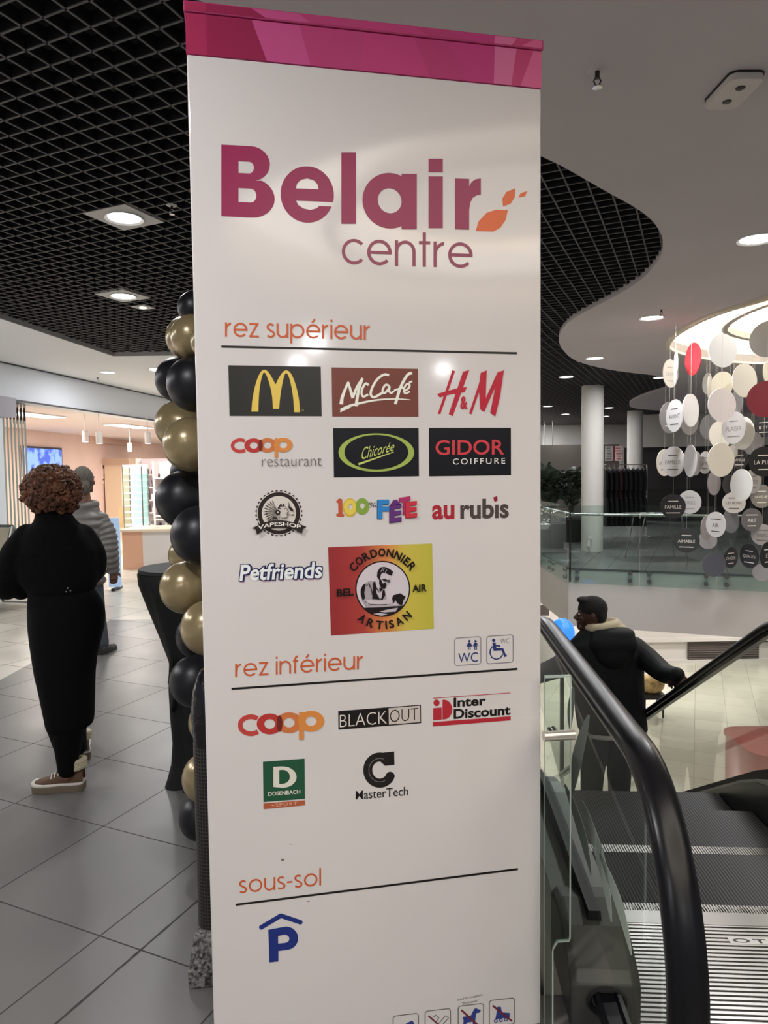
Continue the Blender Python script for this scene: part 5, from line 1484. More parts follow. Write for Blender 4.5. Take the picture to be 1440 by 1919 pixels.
# ------------------------------------------------------------------ balloons
MBAL_K = mat('black_latex', '#18181d', .38, spec=.4); MBAL_G = mat('gold_latex', '#a2906a', .26, metal=.35, spec=.6)
def balloon(px, py, rpx, y, col, label, tilt=(0, 0)):
    p = aty(px, py, y); r = rpx * y / F_PX * 1.0
    # pear-shaped, knot toward the column axis
    ax = Vector((aty(392, py, y).x - p.x, (2.78 - y), 0)); ax = ax.normalized() if ax.length > .01 else Vector((1, 0, 0))
    R = ax.to_track_quat('Z', 'Y').to_matrix()
    b = MB(); n, m = 32, 22; vs, fs = [], []
    for i in range(m + 1):
        th = PI * i / m
        for j in range(n):
            ph = 2 * PI * j / n; s = math.sin(th); z = math.cos(th)
            rr = s * (1 - .10 * max(0, z) ** 2); zz = z * (1.0 + .14 * max(0, z) ** 3)
            vs.append(p + R @ Vector((rr * math.cos(ph) * r, rr * math.sin(ph) * r, zz * r)))
    for i in range(m):
        for j in range(n):
            a, q = i * n + j, i * n + (j + 1) % n; fs.append((a, a + n, q + n, q))
    b.add(vs, fs)
    k0 = p + R @ Vector((0, 0, 1.12 * r))
    b.tube([k0, k0 + R @ Vector((0, 0, .012))], [.006, .010], 10)
    return b.top('balloon', MBAL_K if col == 'k' else MBAL_G, label, 'balloon', p - Vector((0, 0, r)), 'black and gold balloons of the column', smooth=True, angle=70)
BAL = [
    (366, 578, 32, 2.72, 'k', 'topmost black balloon of the column, half hidden by the sign'),
    (352, 633, 40, 2.88, 'g', 'upper gold balloon peeking out on the left behind its twin'),
    (362, 631, 41, 2.68, 'g', 'uppermost gold balloon of the column facing the viewer'),
    (394, 640, 36, 2.52, 'g', 'gold balloon sliver touching the sign edge near the top'),
    (334, 712, 42, 2.92, 'k', 'upper left black balloon half behind another black one'),
    (366, 720, 52, 2.66, 'k', 'upper black balloon facing the viewer above the paired gold ones'),
    (338, 797, 47, 2.92, 'g', 'left gold balloon of the pair at the height of the shop ceiling'),
    (358, 833, 51, 2.66, 'g', 'front gold balloon of the pair at the height of the shop ceiling'),
    (356, 885, 36, 2.92, 'k', 'dark balloon wedged between the gold pair and the big black ones'),
    (348, 936, 55, 2.80, 'k', 'large black balloon bulging farthest left, in front of the shop counter'),
    (378, 1003, 57, 2.58, 'k', 'large black balloon just below, closest to the sign edge'),
    (350, 1040, 34, 2.95, 'g', 'gold balloon mostly hidden behind a black one above the table top'),
    (350, 1101, 50, 2.66, 'g', 'whole gold balloon in front of the black cocktail table'),
    (392, 1176, 53, 2.50, 'g', 'gold balloon below it, cut by the sign edge'),
    (374, 1192, 44, 2.80, 'k', 'black balloon mostly hidden behind the lower gold one'),
    (368, 1276, 50, 2.66, 'k', 'round black balloon right above the black netting pole'),
    (395, 1352, 42, 2.80, 'g', 'gold balloon hidden behind the top of the netting pole'),
    (390, 1457, 49, 2.68, 'g', 'lowest gold balloon, behind the netting pole'),
    (380, 1530, 45, 2.76, 'k', 'bottom black balloon of the column resting on the tiles'),
]
for a in BAL: balloon(*a)
pz = aty(408, 1000, 2.80)
t = thing('balloon_pole', (pz.x, pz.y, 0), 'slim black pole inside the balloon column, behind the sign', 'pole')
MB().tube([(pz.x, pz.y, 0), (pz.x, pz.y, 2.25)], .014, 10).build('pole', MDARKM, t); MB().lathe([(.09, 0), (.09, .012), (.02, .02)], (pz.x, pz.y, 0), 28).build('base_plate', MDARKM, t)

# ------------------------------------------------------------------ netting pole with a stone foot
TY = 2.19
tp = aty(393, 1500, TY)
t = thing('weighted_pole', (tp.x, TY, 0), 'pole wrapped in black netting on a speckled stone block behind the sign', 'pole')
def stone():
    m = bpy.data.materials.new('speckled_stone'); m.use_nodes = True; nt = m.node_tree; bs = nt.nodes['Principled BSDF']
    tc = nt.nodes.new('ShaderNodeTexCoord'); v = nt.nodes.new('ShaderNodeTexNoise'); v.inputs['Scale'].default_value = 90; v.inputs['Detail'].default_value = 8
    r = nt.nodes.new('ShaderNodeValToRGB'); e = r.color_ramp.elements; e[0].position = .36; e[0].color = (*lin('#2b2a28'), 1); e[1].position = .66; e[1].color = (*lin('#989590'), 1)
    nt.links.new(tc.outputs['Object'], v.inputs['Vector']); nt.links.new(v.outputs[0], r.inputs[0]); nt.links.new(r.outputs[0], bs.inputs['Base Color']); bs.inputs['Roughness'].default_value = .8
    bp = nt.nodes.new('ShaderNodeBump'); bp.inputs['Distance'].default_value = .004; nt.links.new(v.outputs[0], bp.inputs['Height']); nt.links.new(bp.outputs[0], bs.inputs['Normal'])
    return m
zst = .155
x0 = aty(353, 1790, 2.10).x
b = MB(); 
for (xa, xb, ya, yb, z) in (): pass
ring0 = [(x0, 2.09), (x0 + .30, 2.12), (x0 + .28, 2.40), (x0 - .01, 2.37)]
rg = lambda k, z: [Vector((tp.x + .02 + (x - tp.x - .02) * k, 2.24 + (y - 2.24) * k, z)) for x, y in ring0]
b.skin([rg(1.0, 0), rg(1.01, .055), rg(.99, .06), rg(.88, zst - .02), rg(.80, zst)]); b.build('stone_foot', stone(), t, bevel=.008)
def netting():
    m = bpy.data.materials.new('black_netting'); m.use_nodes = True; nt = m.node_tree; bs = nt.nodes['Principled BSDF']
    tc = nt.nodes.new('ShaderNodeTexCoord'); sp = nt.nodes.new('ShaderNodeSeparateXYZ'); nt.links.new(tc.outputs['UV'], sp.inputs[0])
    def mm(op, a, c):
        n = nt.nodes.new('ShaderNodeMath'); n.operation = op
        for i, x in enumerate((a, c)):
            if isinstance(x, (int, float)): n.inputs[i].default_value = x
            else: nt.links.new(x, n.inputs[i])
        return n.outputs[0]
    def ln(s): return mm('LESS_THAN', mm('FRACT', s, 0), .28)
    g = mm('MAXIMUM', ln(mm('MULTIPLY', sp.outputs[0], 30)), ln(mm('MULTIPLY', sp.outputs[1], 1)))
    mx = nt.nodes.new('ShaderNodeMix'); mx.data_type = 'RGBA'; mx.inputs['A'].default_value = (*lin('#0d0c0a'), 1); mx.inputs['B'].default_value = (*lin('#423d36'), 1)
    nt.links.new(g, mx.inputs['Factor']); nt.links.new(mx.outputs['Result'], bs.inputs['Base Color']); bs.inputs['Roughness'].default_value = .45
    bp = nt.nodes.new('ShaderNodeBump'); bp.inputs['Distance'].default_value = .002; nt.links.new(g, bp.inputs['Height']); nt.links.new(bp.outputs[0], bs.inputs['Normal'])
    return m
zn0, zn1 = .12, aty(384, 1390, TY).z
rad = .046
me_b = MB(); rows = 2; n = 28
me_b.lathe([(rad * 1.05, zn0), (rad, zn0 + .02), (rad, zn1), (rad * .98, zn1 + .005)], (tp.x, TY, 0), n, caps=False)
sl = me_b.build('netting_sleeve', netting(), t, smooth=True)
uvl = sl.data.uv_layers.new(name='UVMap')
for lp in sl.data.loops:
    co = sl.data.vertices[lp.vertex_index].co; uvl.data[lp.index].uv = ((math.atan2(co.y, co.x) / (2 * PI)) % 1.0, co.z / .0115)
b = MB().lathe([(rad * 1.04, zn1 - .005), (rad * 1.12, zn1 + .04), (rad * 1.18, zn1 + .10), (rad * 1.0, zn1 + .17), (rad * .62, zn1 + .22), (.02, zn1 + .235), (.002, zn1 + .236)], (tp.x + .004, TY, 0), 28)
b.build('plastic_hood', mat('black_film', '#17161a', .18, bump=.5, bscale=35), t, smooth=True)

# ------------------------------------------------------------------ cocktail table in a black stretch cover
CY_ = 3.55
cx_ = aty(352, 1060, CY_).x
t = thing('cocktail_table', (cx_, CY_, 0), 'tall round cocktail table in a black stretch cover, half hidden by the balloons', 'table')
MST = mat('black_stretch', '#0d0d0e', .7, bump=.2, bscale=30)
ztab = aty(320, 1062, CY_).z; rt_ = cx_ - aty(263, 1068, CY_).x
MB().lathe([(.002, ztab - .03), (rt_ - .01, ztab - .03), (rt_, ztab - .015), (rt_ - .006, ztab), (.002, ztab + .002)], (cx_, CY_, 0), 40).build('tabletop', mat('table_top_cover', '#141417', .65), t, smooth=True)
b = MB(); R = []
prof = [(0.0, 1.0), (.05, .985), (.30, .60), (.42, .43), (.55, .46), (.68, .45), (.80, .42), (.90, .46), (.97, .55), (1.0, .60)]
for k in range(41):
    f = k / 40; r = float(np.interp(f, [p[0] for p in prof], [p[1] for p in prof])) * rt_; star = max(0, f - .5) * 2
    ring = []
    for j in range(48):
        a = 2 * PI * j / 48; lobes = 1 - .42 * star * (1 - abs(math.cos(2 * (a - .35))) ** .8) + .03 * math.sin(a * 9 + f * 5) * (1 - f)
        ring.append(Vector((cx_ + r * lobes * math.cos(a), CY_ + r * lobes * math.sin(a), ztab - .02 - f * (ztab - .02))))
    R.append(ring)
b.skin(R); b.build('stretch_cover', MST, t, smooth=True)
# loose ends of the cover hanging at knee height
b = MB()
for (pxs, py0, py1) in (((322, 345), 1185, 1283), ((326, 350), 1230, 1338)):
    q0, q1 = aty(pxs[0], py0, CY_ - .12), aty(pxs[1], py0, CY_ - .05); zb_ = aty(320, py1, CY_ - .12).z
    rows = []
    for k in range(9):
        f = k / 8; z = q0.z + (zb_ - q0.z) * f
        rows.append([Vector((q0.x - .03 * f + (q1.x - q0.x) * g, CY_ - .12 + .07 * g + .018 * math.sin(g * 9 + f * 2), z + .02 * g * f)) for g in [i / 8 for i in range(9)]])
    b.skin(rows, closed=False, caps=False)
o = b.build('loose_drape', MST, t, smooth=True); sm = o.modifiers.new('solid', 'SOLIDIFY'); sm.thickness = .004
# ================================================================== RIGHT: ESCALATOR
EO = Vector((.585, 1.46, 0)); EA = .066
EF = Vector((math.sin(EA), math.cos(EA), 0)); ER = Vector((math.cos(EA), -math.sin(EA), 0))
EW = 1.10; TAN = math.tan(math.radians(30)); S1, RT = 1.45, 1.0
def ept(l, s, z): return EO + ER * l + EF * s + Vector((0, 0, z))
def drop(s):
    if s <= S1: return 0.0
    if s <= S1 + RT * .5: return RT - math.sqrt(RT * RT - (s - S1) ** 2)
    return RT * (1 - math.cos(PI / 6)) + (s - S1 - RT * .5) * TAN
MRUB = mat('black_rubber', '#0e0e12', .30, spec=.28)
MDECK = mat('grey_deck', '#6f706d', .35, metal=.3)
MSKRT = mat('dark_skirt', '#2b2c2c', .35, metal=.3)
MCAPE = mat('charcoal_plastic', '#3f3f3b', .5)
MEGL = glass('escalator_glass', (.93, .955, .935), 1.0)
esc = thing('escalator', EO + ER * EW / 2, 'escalator going down with black handrails and glass sides, to the right of the sign', 'escalator')
SEND = 8.0
def handrail(l0, nm):
    path = [(.54, .112), (.36, .106)]
    for k in range(25):
        a = -PI / 2 - PI * k / 24
        path.append((.19 + .355 * math.cos(a), .521 + .414 * math.sin(a)))
    s = .30
    while s < SEND:
        path.append((s, .935 - drop(s))); s += .06 if s < 2.2 else .3
    sec = [(-.036, -.012), (-.040, .0), (-.038, .010), (-.028, .019), (-.012, .022), (.012, .022), (.028, .019), (.038, .010), (.040, .0), (.036, -.012), (.024, -.014), (.022, -.004), (-.022, -.004), (-.024, -.014)]
    R = []
    for i, (s, z) in enumerate(path):
        a = path[max(0, i - 1)]; c = path[min(len(path) - 1, i + 1)]
        t = Vector((c[0] - a[0], c[1] - a[1])).normalized(); nrm = Vector((-t.y, t.x))
        R.append([ept(l0 + u, s + nrm.x * v * 1.15, z + nrm.y * v * 1.15) for u, v in sec])
    hr = MB().skin(R).build('handrail', MRUB, esc, smooth=True, angle=40)
    # glass inside the loop
    top = [(s, z) for s, z in path if True]
    n = len(path)
    outl = []
    for k in range(21):
        a = -PI / 2 - PI * k / 20; outl.append((.19 + .325 * math.cos(a), .521 + .379 * math.sin(a)))
    s = .30
    while s < SEND - .2:
        outl.append((s, .900 - drop(s))); s += .12
    s = SEND - .3
    while s > .34:
        outl.append((s, .225 - drop(s))); s -= .12
    tr = tessellate_polygon([[Vector((p[0], p[1], 0)) for p in outl]])
    gb = MB(); k = len(outl)
    for d in (-.005, .005): gb.add([ept(l0 + d, *p) for p in outl], [tuple(x) for x in tr])
    gb.add([ept(l0 - .005, *p) for p in outl] + [ept(l0 + .005, *p) for p in outl], [(i, (i + 1) % k, (i + 1) % k + k, i + k) for i in range(k)])
    gb.build('glass_panel', MEGL, esc)
    # slim guide profile under the rail
    R = []
    for i, (s, z) in enumerate(path):
        if i < 2: continue
        a = path[max(0, i - 1)]; c = path[min(n - 1, i + 1)]; t = Vector((c[0] - a[0], c[1] - a[1])).normalized(); nr = Vector((-t.y, t.x))
        R.append([ept(l0 + u, s + nr.x * v, z + nr.y * v) for u, v in ((-.020, -.012), (.020, -.012), (.016, -.034), (-.016, -.034))])
    MB().skin(R).build('rail_profile', mat('profile_dark', '#3b3a3a', .25, metal=.8), esc)
def balustrade_base(l0, inner):
    """deck, gasket, skirt and outer cladding; inner = +1 if the steps lie at larger l"""
    st = [.60 + .15 * k for k in range(int((SEND - .6) / .15))]
    def band(pts, nm, m):
        R = [[ept(l0 + inner * u, s, z - drop(s)) for u, z in pts] for s in st]
        return MB().skin(R).build(nm, m, esc)
    band([(-.098, .205), (.085, .210), (.085, .190), (-.098, .185)], 'deck', MDECK)
    band([(-.022, .205), (.022, .205), (.018, .258), (-.018, .258)], 'glass_gasket', mat('gasket', '#0b0b0b', .5))
    band([(.078, .195), (.092, .195), (.092, -.12), (.078, -.12)], 'skirt_panel', MSKRT)
    band([(-.098, .195), (-.085, .195), (-.085, -.55), (-.098, -.55)], 'outer_cladding', mat('outer_cladding', '#a9aca6', .4, metal=.2))
    # inlet cap
    u0, u1 = -.10, .10
    prof = [(.45, .0), (.45, .135), (.475, .165), (.58, .225), (.70, .24), (.80, .215), (.80, .0)]
    R = [[ept(l0 + inner * u, s, z) for s, z in prof] for u in (u0, u0 + .02, u1 - .03, u1)]
    for i in (0, 3):
        R[i] = [ept(l0 + inner * (u0 if i == 0 else u1), s + (.012 if s < .6 else -.012), max(0, z - .014)) for s, z in prof]
    cap = MB().skin(R).build('inlet_cap', MCAPE, esc, bevel=.006)
    c = ept(l0, .447, .092)
    b = MB(); rr = []
    for rad, dp in ((.046, .004), (.058, -.004), (.053, -.012), (.045, -.004), (.041, .004)):
        rr.append([c + ER * (rad * math.cos(a)) + Vector((0, 0, rad * .78 * math.sin(a))) + EF * dp for a in [2 * PI * k / 28 for k in range(28)]])
    b.skin(rr, caps=False); b.add(rr[-1], [tuple(range(28))]); b.build('inlet_brush', mat('brush_black', '#0d0d0d', .9), cap, smooth=True)
for l0, inn in ((0.0, 1), (EW, -1)):
    handrail(l0, 'handrail'); balustrade_base(l0, inn)
# landing plate with cross ribs, comb, and the maker's lettering
LA, LB = .095, EW - .095
b = MB(); P8 = lambda l, s, z: ept(l, s, z)
def eslab(bb, l0, l1, s0, s1, z0, z1, mi=0):
    bb.add([P8(l, s, z) for l in (l0, l1) for s in (s0, s1) for z in (z0, z1)], [(0, 1, 3, 2), (4, 6, 7, 5), (0, 4, 5, 1), (2, 3, 7, 6), (0, 2, 6, 4), (1, 5, 7, 3)], mi)
s = -.75
k = 0
while s < .93:
    if k % 2 == 0: eslab(b, LA, LB, s, s + .0105, .002, .0075)
    else: eslab(b, LA, LB, s, s + .0085, .002, .004, 1)
    s += .0105 if k % 2 == 0 else .0085
    k += 1
b.build('landing_plate', [mat('rib_light', '#a3a19f', .28, metal=.85), mat('rib_gap', '#3a3836', .6)], esc, fixn=False)
b = MB(); eslab(b, LA, LB, .35, .354, .0073, .0078); b.build('plate_joint', mat('joint', '#0f0f0f', .8), esc)
b = MB(); eslab(b, LA, LB, -.75, .94, -.03, .002); b.build('landing_base', MSKRT, esc)
b = MB(); eslab(b, LA, LB, .93, 1.0, -.02, .009); b.build('comb_plate', mat('comb_metal', '#8a8886', .3, metal=.8), esc)
b = MB()
n = 96
for i in range(n):
    l = LA + .01 + i * (LB - LA - .02) / (n - 1)
    b.add([P8(l - .0022, 1.0, .004), P8(l + .0022, 1.0, .004), P8(l + .0012, 1.045, .001), P8(l - .0012, 1.045, .001), P8(l - .0022, 1.0, -.012), P8(l + .0022, 1.0, -.012)], [(0, 1, 2, 3), (4, 3, 2, 5), (0, 3, 4), (1, 5, 2)])
b.build('comb_teeth', mat('comb_teeth', '#a5a3a0', .35, metal=.7), esc, fixn=False)
# lettering plate
q0 = atz(1370, 1764, .008); l0 = (q0 - EO).dot(ER); s0 = (q0 - EO).dot(EF)
b = MB(); eslab(b, l0 - .004, l0 + .20, s0 - .012, s0 + .022, .0072, .0084); pl_ = b.build('maker_plate', mat('maker_plate', '#c4c2bf', .35, metal=.3), esc)
vs, fs, _ = text_mesh('OTIS', .02, 0, 1.25)
b = MB(); b.add([P8(l0 + .008 + .18 * tx, s0 - .006 + .021 * ty, .0088) for tx, ty in vs], fs); b.build('lettering', mat('maker_ink', '#242220', .5), pl_, fixn=False)
# steps
def step_mat():
    m = bpy.data.materials.new('step_ridges'); m.use_nodes = True; nt = m.node_tree; bs = nt.nodes['Principled BSDF']
    tc = nt.nodes.new('ShaderNodeTexCoord'); sp = nt.nodes.new('ShaderNodeSeparateXYZ'); nt.links.new(tc.outputs['UV'], sp.inputs[0])
    fr = nt.nodes.new('ShaderNodeMath'); fr.operation = 'FRACT'; nt.links.new(sp.outputs[0], fr.inputs[0])
    r = nt.nodes.new('ShaderNodeValToRGB'); e = r.color_ramp.elements; e[0].position = .40; e[0].color = (*lin('#1c1b1d'), 1); e[1].position = .55; e[1].color = (*lin('#5d5c5c'), 1)
    nt.links.new(fr.outputs[0], r.inputs[0]); nt.links.new(r.outputs[0], bs.inputs['Base Color']); bs.inputs['Metallic'].default_value = .3; bs.inputs['Roughness'].default_value = .45
    bp = nt.nodes.new('ShaderNodeBump'); bp.inputs['Distance'].default_value = .004; nt.links.new(fr.outputs[0], bp.inputs['Height']); nt.links.new(bp.outputs[0], bs.inputs['Normal'])
    return m
MSTEP = step_mat()
sa = 1.0; first = True
for k in range(17):
    ln = .42 if k == 0 else .40
    sb = sa + ln; z = (-.004, -.012, -.11)[k] if k < 3 else -drop((sa + sb) / 2) - .004
    zp = z - .26 if k > 2 else z - .06
    bb = MB()
    nz = 7
    pr = [(sa, z), (sb - .012, z), (sb, z - .008)] + [(sb - .03 * math.sin(PI * i / 8), z - .01 - (.235 if k > 1 else .06) * i / 5) for i in range(1, 6)]
    pr += [(sa, pr[-1][1])]
    la, lb = LA + .006, LB - .006
    R = [[P8(l, s_, z_) for s_, z_ in pr] for l in (la, lb)]
    bb.skin(R)
    o = bb.build('step', MSTEP, esc)
    if k < 6:
        eb = MB(); nr = 84
        for i in range(nr):
            l = la + .004 + i * (lb - la - .008) / (nr - 1)
            eb.add([P8(l - .0032, sa + .002, z + .0025), P8(l + .0032, sa + .002, z + .0025), P8(l + .0032, sa + .062, z + .0015), P8(l - .0032, sa + .062, z + .0015)], [(0, 1, 2, 3)])
        eb.build('tread_edge', mat('tread_edge', '#a3a19f', .35, metal=.5), o, fixn=False)
    uv = o.data.uv_layers.new(name='UVMap'); org = Vector(esc.location)
    for lp in o.data.loops:
        co = o.data.vertices[lp.vertex_index].co + org - EO; uv.data[lp.index].uv = (co.dot(ER) / .0125, co.dot(EF))
    sa = sb
b = MB()
R = [[ept(l, s, z - drop(s)) for l, z in ((-.13, -.34), (EW + .13, -.34), (EW + .13, -.95), (-.13, -.95))] for s in [.62 + .2 * k for k in range(36)]]
b.skin(R).build('truss', mat('truss_cladding', '#8f908c', .5), esc)

# frosted leaf films on the left glass side
MLEAF = mat('frosted_leaf', '#a9b5a8', .6)
def leaf_film(pa, pb, wd, bend):
    def onglass(px, py):
        r = ray(px, py); n_ = ER; t_ = (EO - EYE).dot(n_) / r.dot(n_); return EYE + r * t_ - ER * .0056
    A, B = Vector(pa), Vector(pb); d = B - A; nn_ = Vector((-d.y, d.x)).normalized()
    L_, R_ = [], []
    for k in range(13):
        f = k / 12; c = A + d * f + nn_ * bend * math.sin(PI * f); w_ = wd * math.sin(PI * min(1, f * .93 + .05)) ** .8
        L_.append(onglass(*(c + nn_ * w_))); R_.append(onglass(*(c - nn_ * w_)))
    b = MB().add(L_ + R_, [(k, k + 1, 14 + k, 13 + k) for k in range(12)])
    o = b.build('leaf_film', MLEAF, esc); sm_ = o.modifiers.new('solid', 'SOLIDIFY'); sm_.thickness = .0006
leaf_film((1107, 1340), (1076, 1490), 10, 5); leaf_film((1078, 1288), (1072, 1370), 6, 2); leaf_film((1094, 1500), (1150, 1728), 8, -8); leaf_film((1062, 1470), (1112, 1640), 7, -5); leaf_film((1128, 1600), (1188, 1790), 7, -6)

# ------------------------------------------------------------------ short glass guard between sign and escalator
gy = 1.90
g0, g1 = Vector((.434, gy, 0)), Vector((aty(1070, 1400, gy).x, gy, 0))
t = thing('glass_guard', ((g0.x + g1.x) / 2, gy, 0), 'short glass guard panel with a metal rail and a notched corner between sign and escalator', 'guard panel')
zt, zn = aty(1070, 1265, gy).z, aty(1070, 1762, gy).z; xn = aty(1036, 1762, gy).x
outl = [(g0.x, .0), (xn, .0), (xn, zn - .02), (xn + .012, zn), (g1.x - .004, zn), (g1.x, zn + .01), (g1.x, zt), (g0.x, zt)]
b = MB()
tr = tessellate_polygon([[Vector((p[0], p[1], 0)) for p in outl]]); k = len(outl)
for d in (-.006, .006): b.add([(x, gy + d + (x - g1.x) * .08, z) for x, z in outl], [tuple(q) for q in tr])
b.add([(x, gy - .006 + (x - g1.x) * .08, z) for x, z in outl] + [(x, gy + .006 + (x - g1.x) * .08, z) for x, z in outl], [(i, (i + 1) % k, (i + 1) % k + k, i + k) for i in range(k)])
b.build('glass_panel', glass('guard_glass', (.90, .95, .925), 1.0), t)
b = MB(); b.add([(x, gy - .0062 + (x - g1.x) * .08, z) for x, z in outl] + [(x, gy + .0062 + (x - g1.x) * .08, z) for x, z in outl], [(i, (i + 1) % k, (i + 1) % k + k, i + k) for i in range(k)])
rim = outl[1:]
for (x0_, z0_), (x1_, z1_) in zip(rim, rim[1:]):
    dv = Vector((x1_ - x0_, z1_ - z0_)); 
    if dv.length < 1e-4: continue
    nv = Vector((-dv.y, dv.x)).normalized() * .0042
    yy = lambda x: gy - .0068 + (x - g1.x) * .08
    b.add([(x0_, yy(x0_), z0_), (x1_, yy(x1_), z1_), (x1_ + nv.x, yy(x1_ + nv.x), z1_ + nv.y), (x0_ + nv.x, yy(x0_ + nv.x), z0_ + nv.y)], [(0, 1, 2, 3)])
b.build('polished_edge', mat('pane_edge', '#b4c2b8', .3), t, fixn=False)
zr = aty(1045, 1377, gy - .05).z
b = MB().tube([(.419, gy - .06, zr), (aty(1077, 1377, gy - .05).x, gy - .05, zr)], .0135, 14)
b.build('rail', mat('brushed_rail', '#d9d3c8', .25, metal=.7), t, smooth=True)
b = MB()
for xx in (g0.x + .012,): b.tube([(xx, gy - .058, zr), (xx, gy - .012, zr)], .008, 8)
b.tube([(g1.x - .05, gy - .052, zr), (g1.x - .05, gy - .006, zr)], .008, 8)
b.build('rail_bracket', MCHR, t, smooth=True)

# ------------------------------------------------------------------ glass balustrade on the far edge of the atrium
MBG = glass('balustrade_glass', (.82, .89, .87), 1.0)
def balustrade(pts, label, npan, seed):
    t = thing('glass_balustrade', (*((Vector(pts[0]) + Vector(pts[1])) / 2).xy, -.25), label, 'balustrade')
    a, c = Vector((*pts[0], 0)), Vector((*pts[1], 0)); d = (c - a).normalized(); L = (c - a).length; nn = Vector((d.y, -d.x, 0)); rz = math.atan2(d.y, d.x)
    pw = L / npan
    for k in range(npan):
        m_ = a + d * (pw * (k + .5)) + nn * .035
        pn = MB().box((m_.x, m_.y, .385), (pw - .012, .014, 1.25), rz=rz).build('glass_panel', MBG, t)
        for s_ in (-pw * .5 + .14, pw * .5 - .14):
            for z in (-.045, -.165):
                q = m_ + d * s_
                MB().tube([(q.x + nn.x * .014, q.y + nn.y * .014, z), (q.x - nn.x * .045, q.y - nn.y * .045, z)], .032, 14).build('glass_fixing', mat('fixing_steel', '#6f6f6d', .35, metal=.6), t, smooth=True, angle=50)
    r0, r1 = a + nn * .02 - nn * .10, c - nn * .08
    MB().tube([(r0.x, r0.y, .86), (r1.x, r1.y, .86)], .021, 14).build('handrail', mat('steel_rail', '#b9b7b3', .25, metal=.8), t, smooth=True)
    b = MB()
    for k in range(npan + 1):
        q = a + d * min(L - .05, max(.05, pw * k)); b.tube([(q.x - nn.x * .08, q.y - nn.y * .08, .86), (q.x + nn.x * .03, q.y + nn.y * .03, .82)], .009, 8)
    b.build('rail_bracket', MCHR, t, smooth=True)
    return t
balustrade([(2.97, 11.27), (9.0, 8.88)], 'long glass balustrade with a steel handrail along the far edge of the atrium', 6, 1)
balustrade([(2.97, 13.40), (2.97, 11.27)], 'side glass balustrade running away at the left corner of the atrium', 2, 2)
balustrade([(.32, 13.42), (2.95, 13.42)], 'rear glass balustrade behind the left corner of the atrium', 2, 3)
b = MB().bbox((.287, 2.10, -.95), (.297, 13.35, -.03)); struct(b.build('wall_added_panel', mat('added_dark_panel', '#3f4241', .6)), 'added dark panel on the floor edge behind the sign')  # unseen panel added so the escalator glass mirrors something dark
b = MB().bbox((.16, 2.12, 0), (.297, 13.2, 1.02)); struct(b.build('wall_reflection_block', MATS['added_dark_panel']), 'added dark wall along the atrium behind the sign, blocking reflections')  # added out of sight to keep bright shop reflections off the glass
b = MB().tube([(2.985, 11.235, -.22), (2.985, 11.235, 1.02)], .014, 8)
b.top('corner_post', MDARKM, 'thin dark post at the corner of the atrium balustrade', 'post', (2.985, 11.235, -.22))

# ------------------------------------------------------------------ columns
MCOL = mat('column_white', '#cfccc6', .55, noise=.02)
for (x, y, r, n_) in ((4.03, 13.57, .205, 'nearer white round column'), (7.0, 19.6, .205, 'farther white round column')):
    o = MB().lathe([(r, 0), (r, ZG + .06)], (x, y, 0), 40).build('column', MCOL, None, smooth=True); struct(o, n_)
b = MB(); q = aty(1105, 1012, 13.35)
b.tube([(q.x, q.y, q.z + .05), (q.x, q.y - .03, q.z + .05)], .035, 14); b.box((q.x - .02, q.y - .01, q.z - .06), (.05, .04, .12))
b.top('fire_alarm_button', [mat('offwhite_device', '#d6d3ce', .4)], 'small white device with a dark plug low on the nearer column', 'device', (q.x, q.y, q.z - .12))

# ------------------------------------------------------------------ shops beyond the atrium
MFAS2 = mat('fascia_grey', '#d8d5cf', .6)
fb0, fb1 = Vector((-.4, 24.6, 0)), Vector((20, 27.6, 0))
b = MB().add([(-.4, 24.6, 2.42), (20, 27.4, 2.42), (20, 27.4, 3.6), (-.4, 24.6, 3.6), (-.4, 24.9, 2.42), (20, 27.7, 2.42), (20, 27.7, 3.6), (-.4, 24.9, 3.6)], [(0, 1, 2, 3), (7, 6, 5, 4), (0, 4, 5, 1), (2, 6, 7, 3), (0, 3, 7, 4), (1, 5, 6, 2)])
struct(b.build('wall_far_fascia', MFAS2), 'grey fascia above the shops across the atrium')
# lit black shop on the right: white fascia and dark front
f0, f1 = atz(1205, 1003, 0), None
b = MB().add([(7.45, 21.07, 2.20), (20, 18.0, 2.20), (20, 18.0, 3.3), (7.45, 21.07, 3.3), (7.45, 21.47, 2.20), (20, 18.4, 2.20), (20, 18.4, 3.3), (7.45, 21.47, 3.3)], [(0, 1, 2, 3), (7, 6, 5, 4), (0, 4, 5, 1), (2, 6, 7, 3), (0, 3, 7, 4), (1, 5, 6, 2)])
struct(b.build('wall_right_fascia', mat('fascia_lit', '#d8d5cd', .6)), 'white fascia above the black shopfront')
b = MB().add([(7.25, 21.2, 0), (20, 18.1, 0), (20, 18.1, 2.2), (7.25, 21.2, 2.2), (7.25, 21.5, 0), (20, 18.4, 0), (20, 18.4, 2.2), (7.25, 21.5, 2.2)], [(0, 1, 2, 3), (7, 6, 5, 4), (0, 4, 5, 1), (2, 6, 7, 3), (0, 3, 7, 4), (1, 5, 6, 2)])
struct(b.build('wall_black_shop', mat('black_front', '#141314', .4)), 'black shopfront across the atrium')
b = MB(); d = Vector((12.75, -3.1, 0)).normalized()
for s0, s1, z0, z1 in ((.55, 3.1, .95, 2.05),):
    p, q = Vector((7.25, 21.17, 0)) + d * s0, Vector((7.25, 21.17, 0)) + d * s1
    mid = (p + q) / 2; b.box((mid.x, mid.y, (z0 + z1) / 2), ((q - p).length, .05, z1 - z0), rz=math.atan2(d.y, d.x))
b.top('shutter_panel', mat('shutter_dark', '#2d2b2c', .5), 'dark grey panel on the black shopfront', 'panel', (8.9, 20.7, .95))
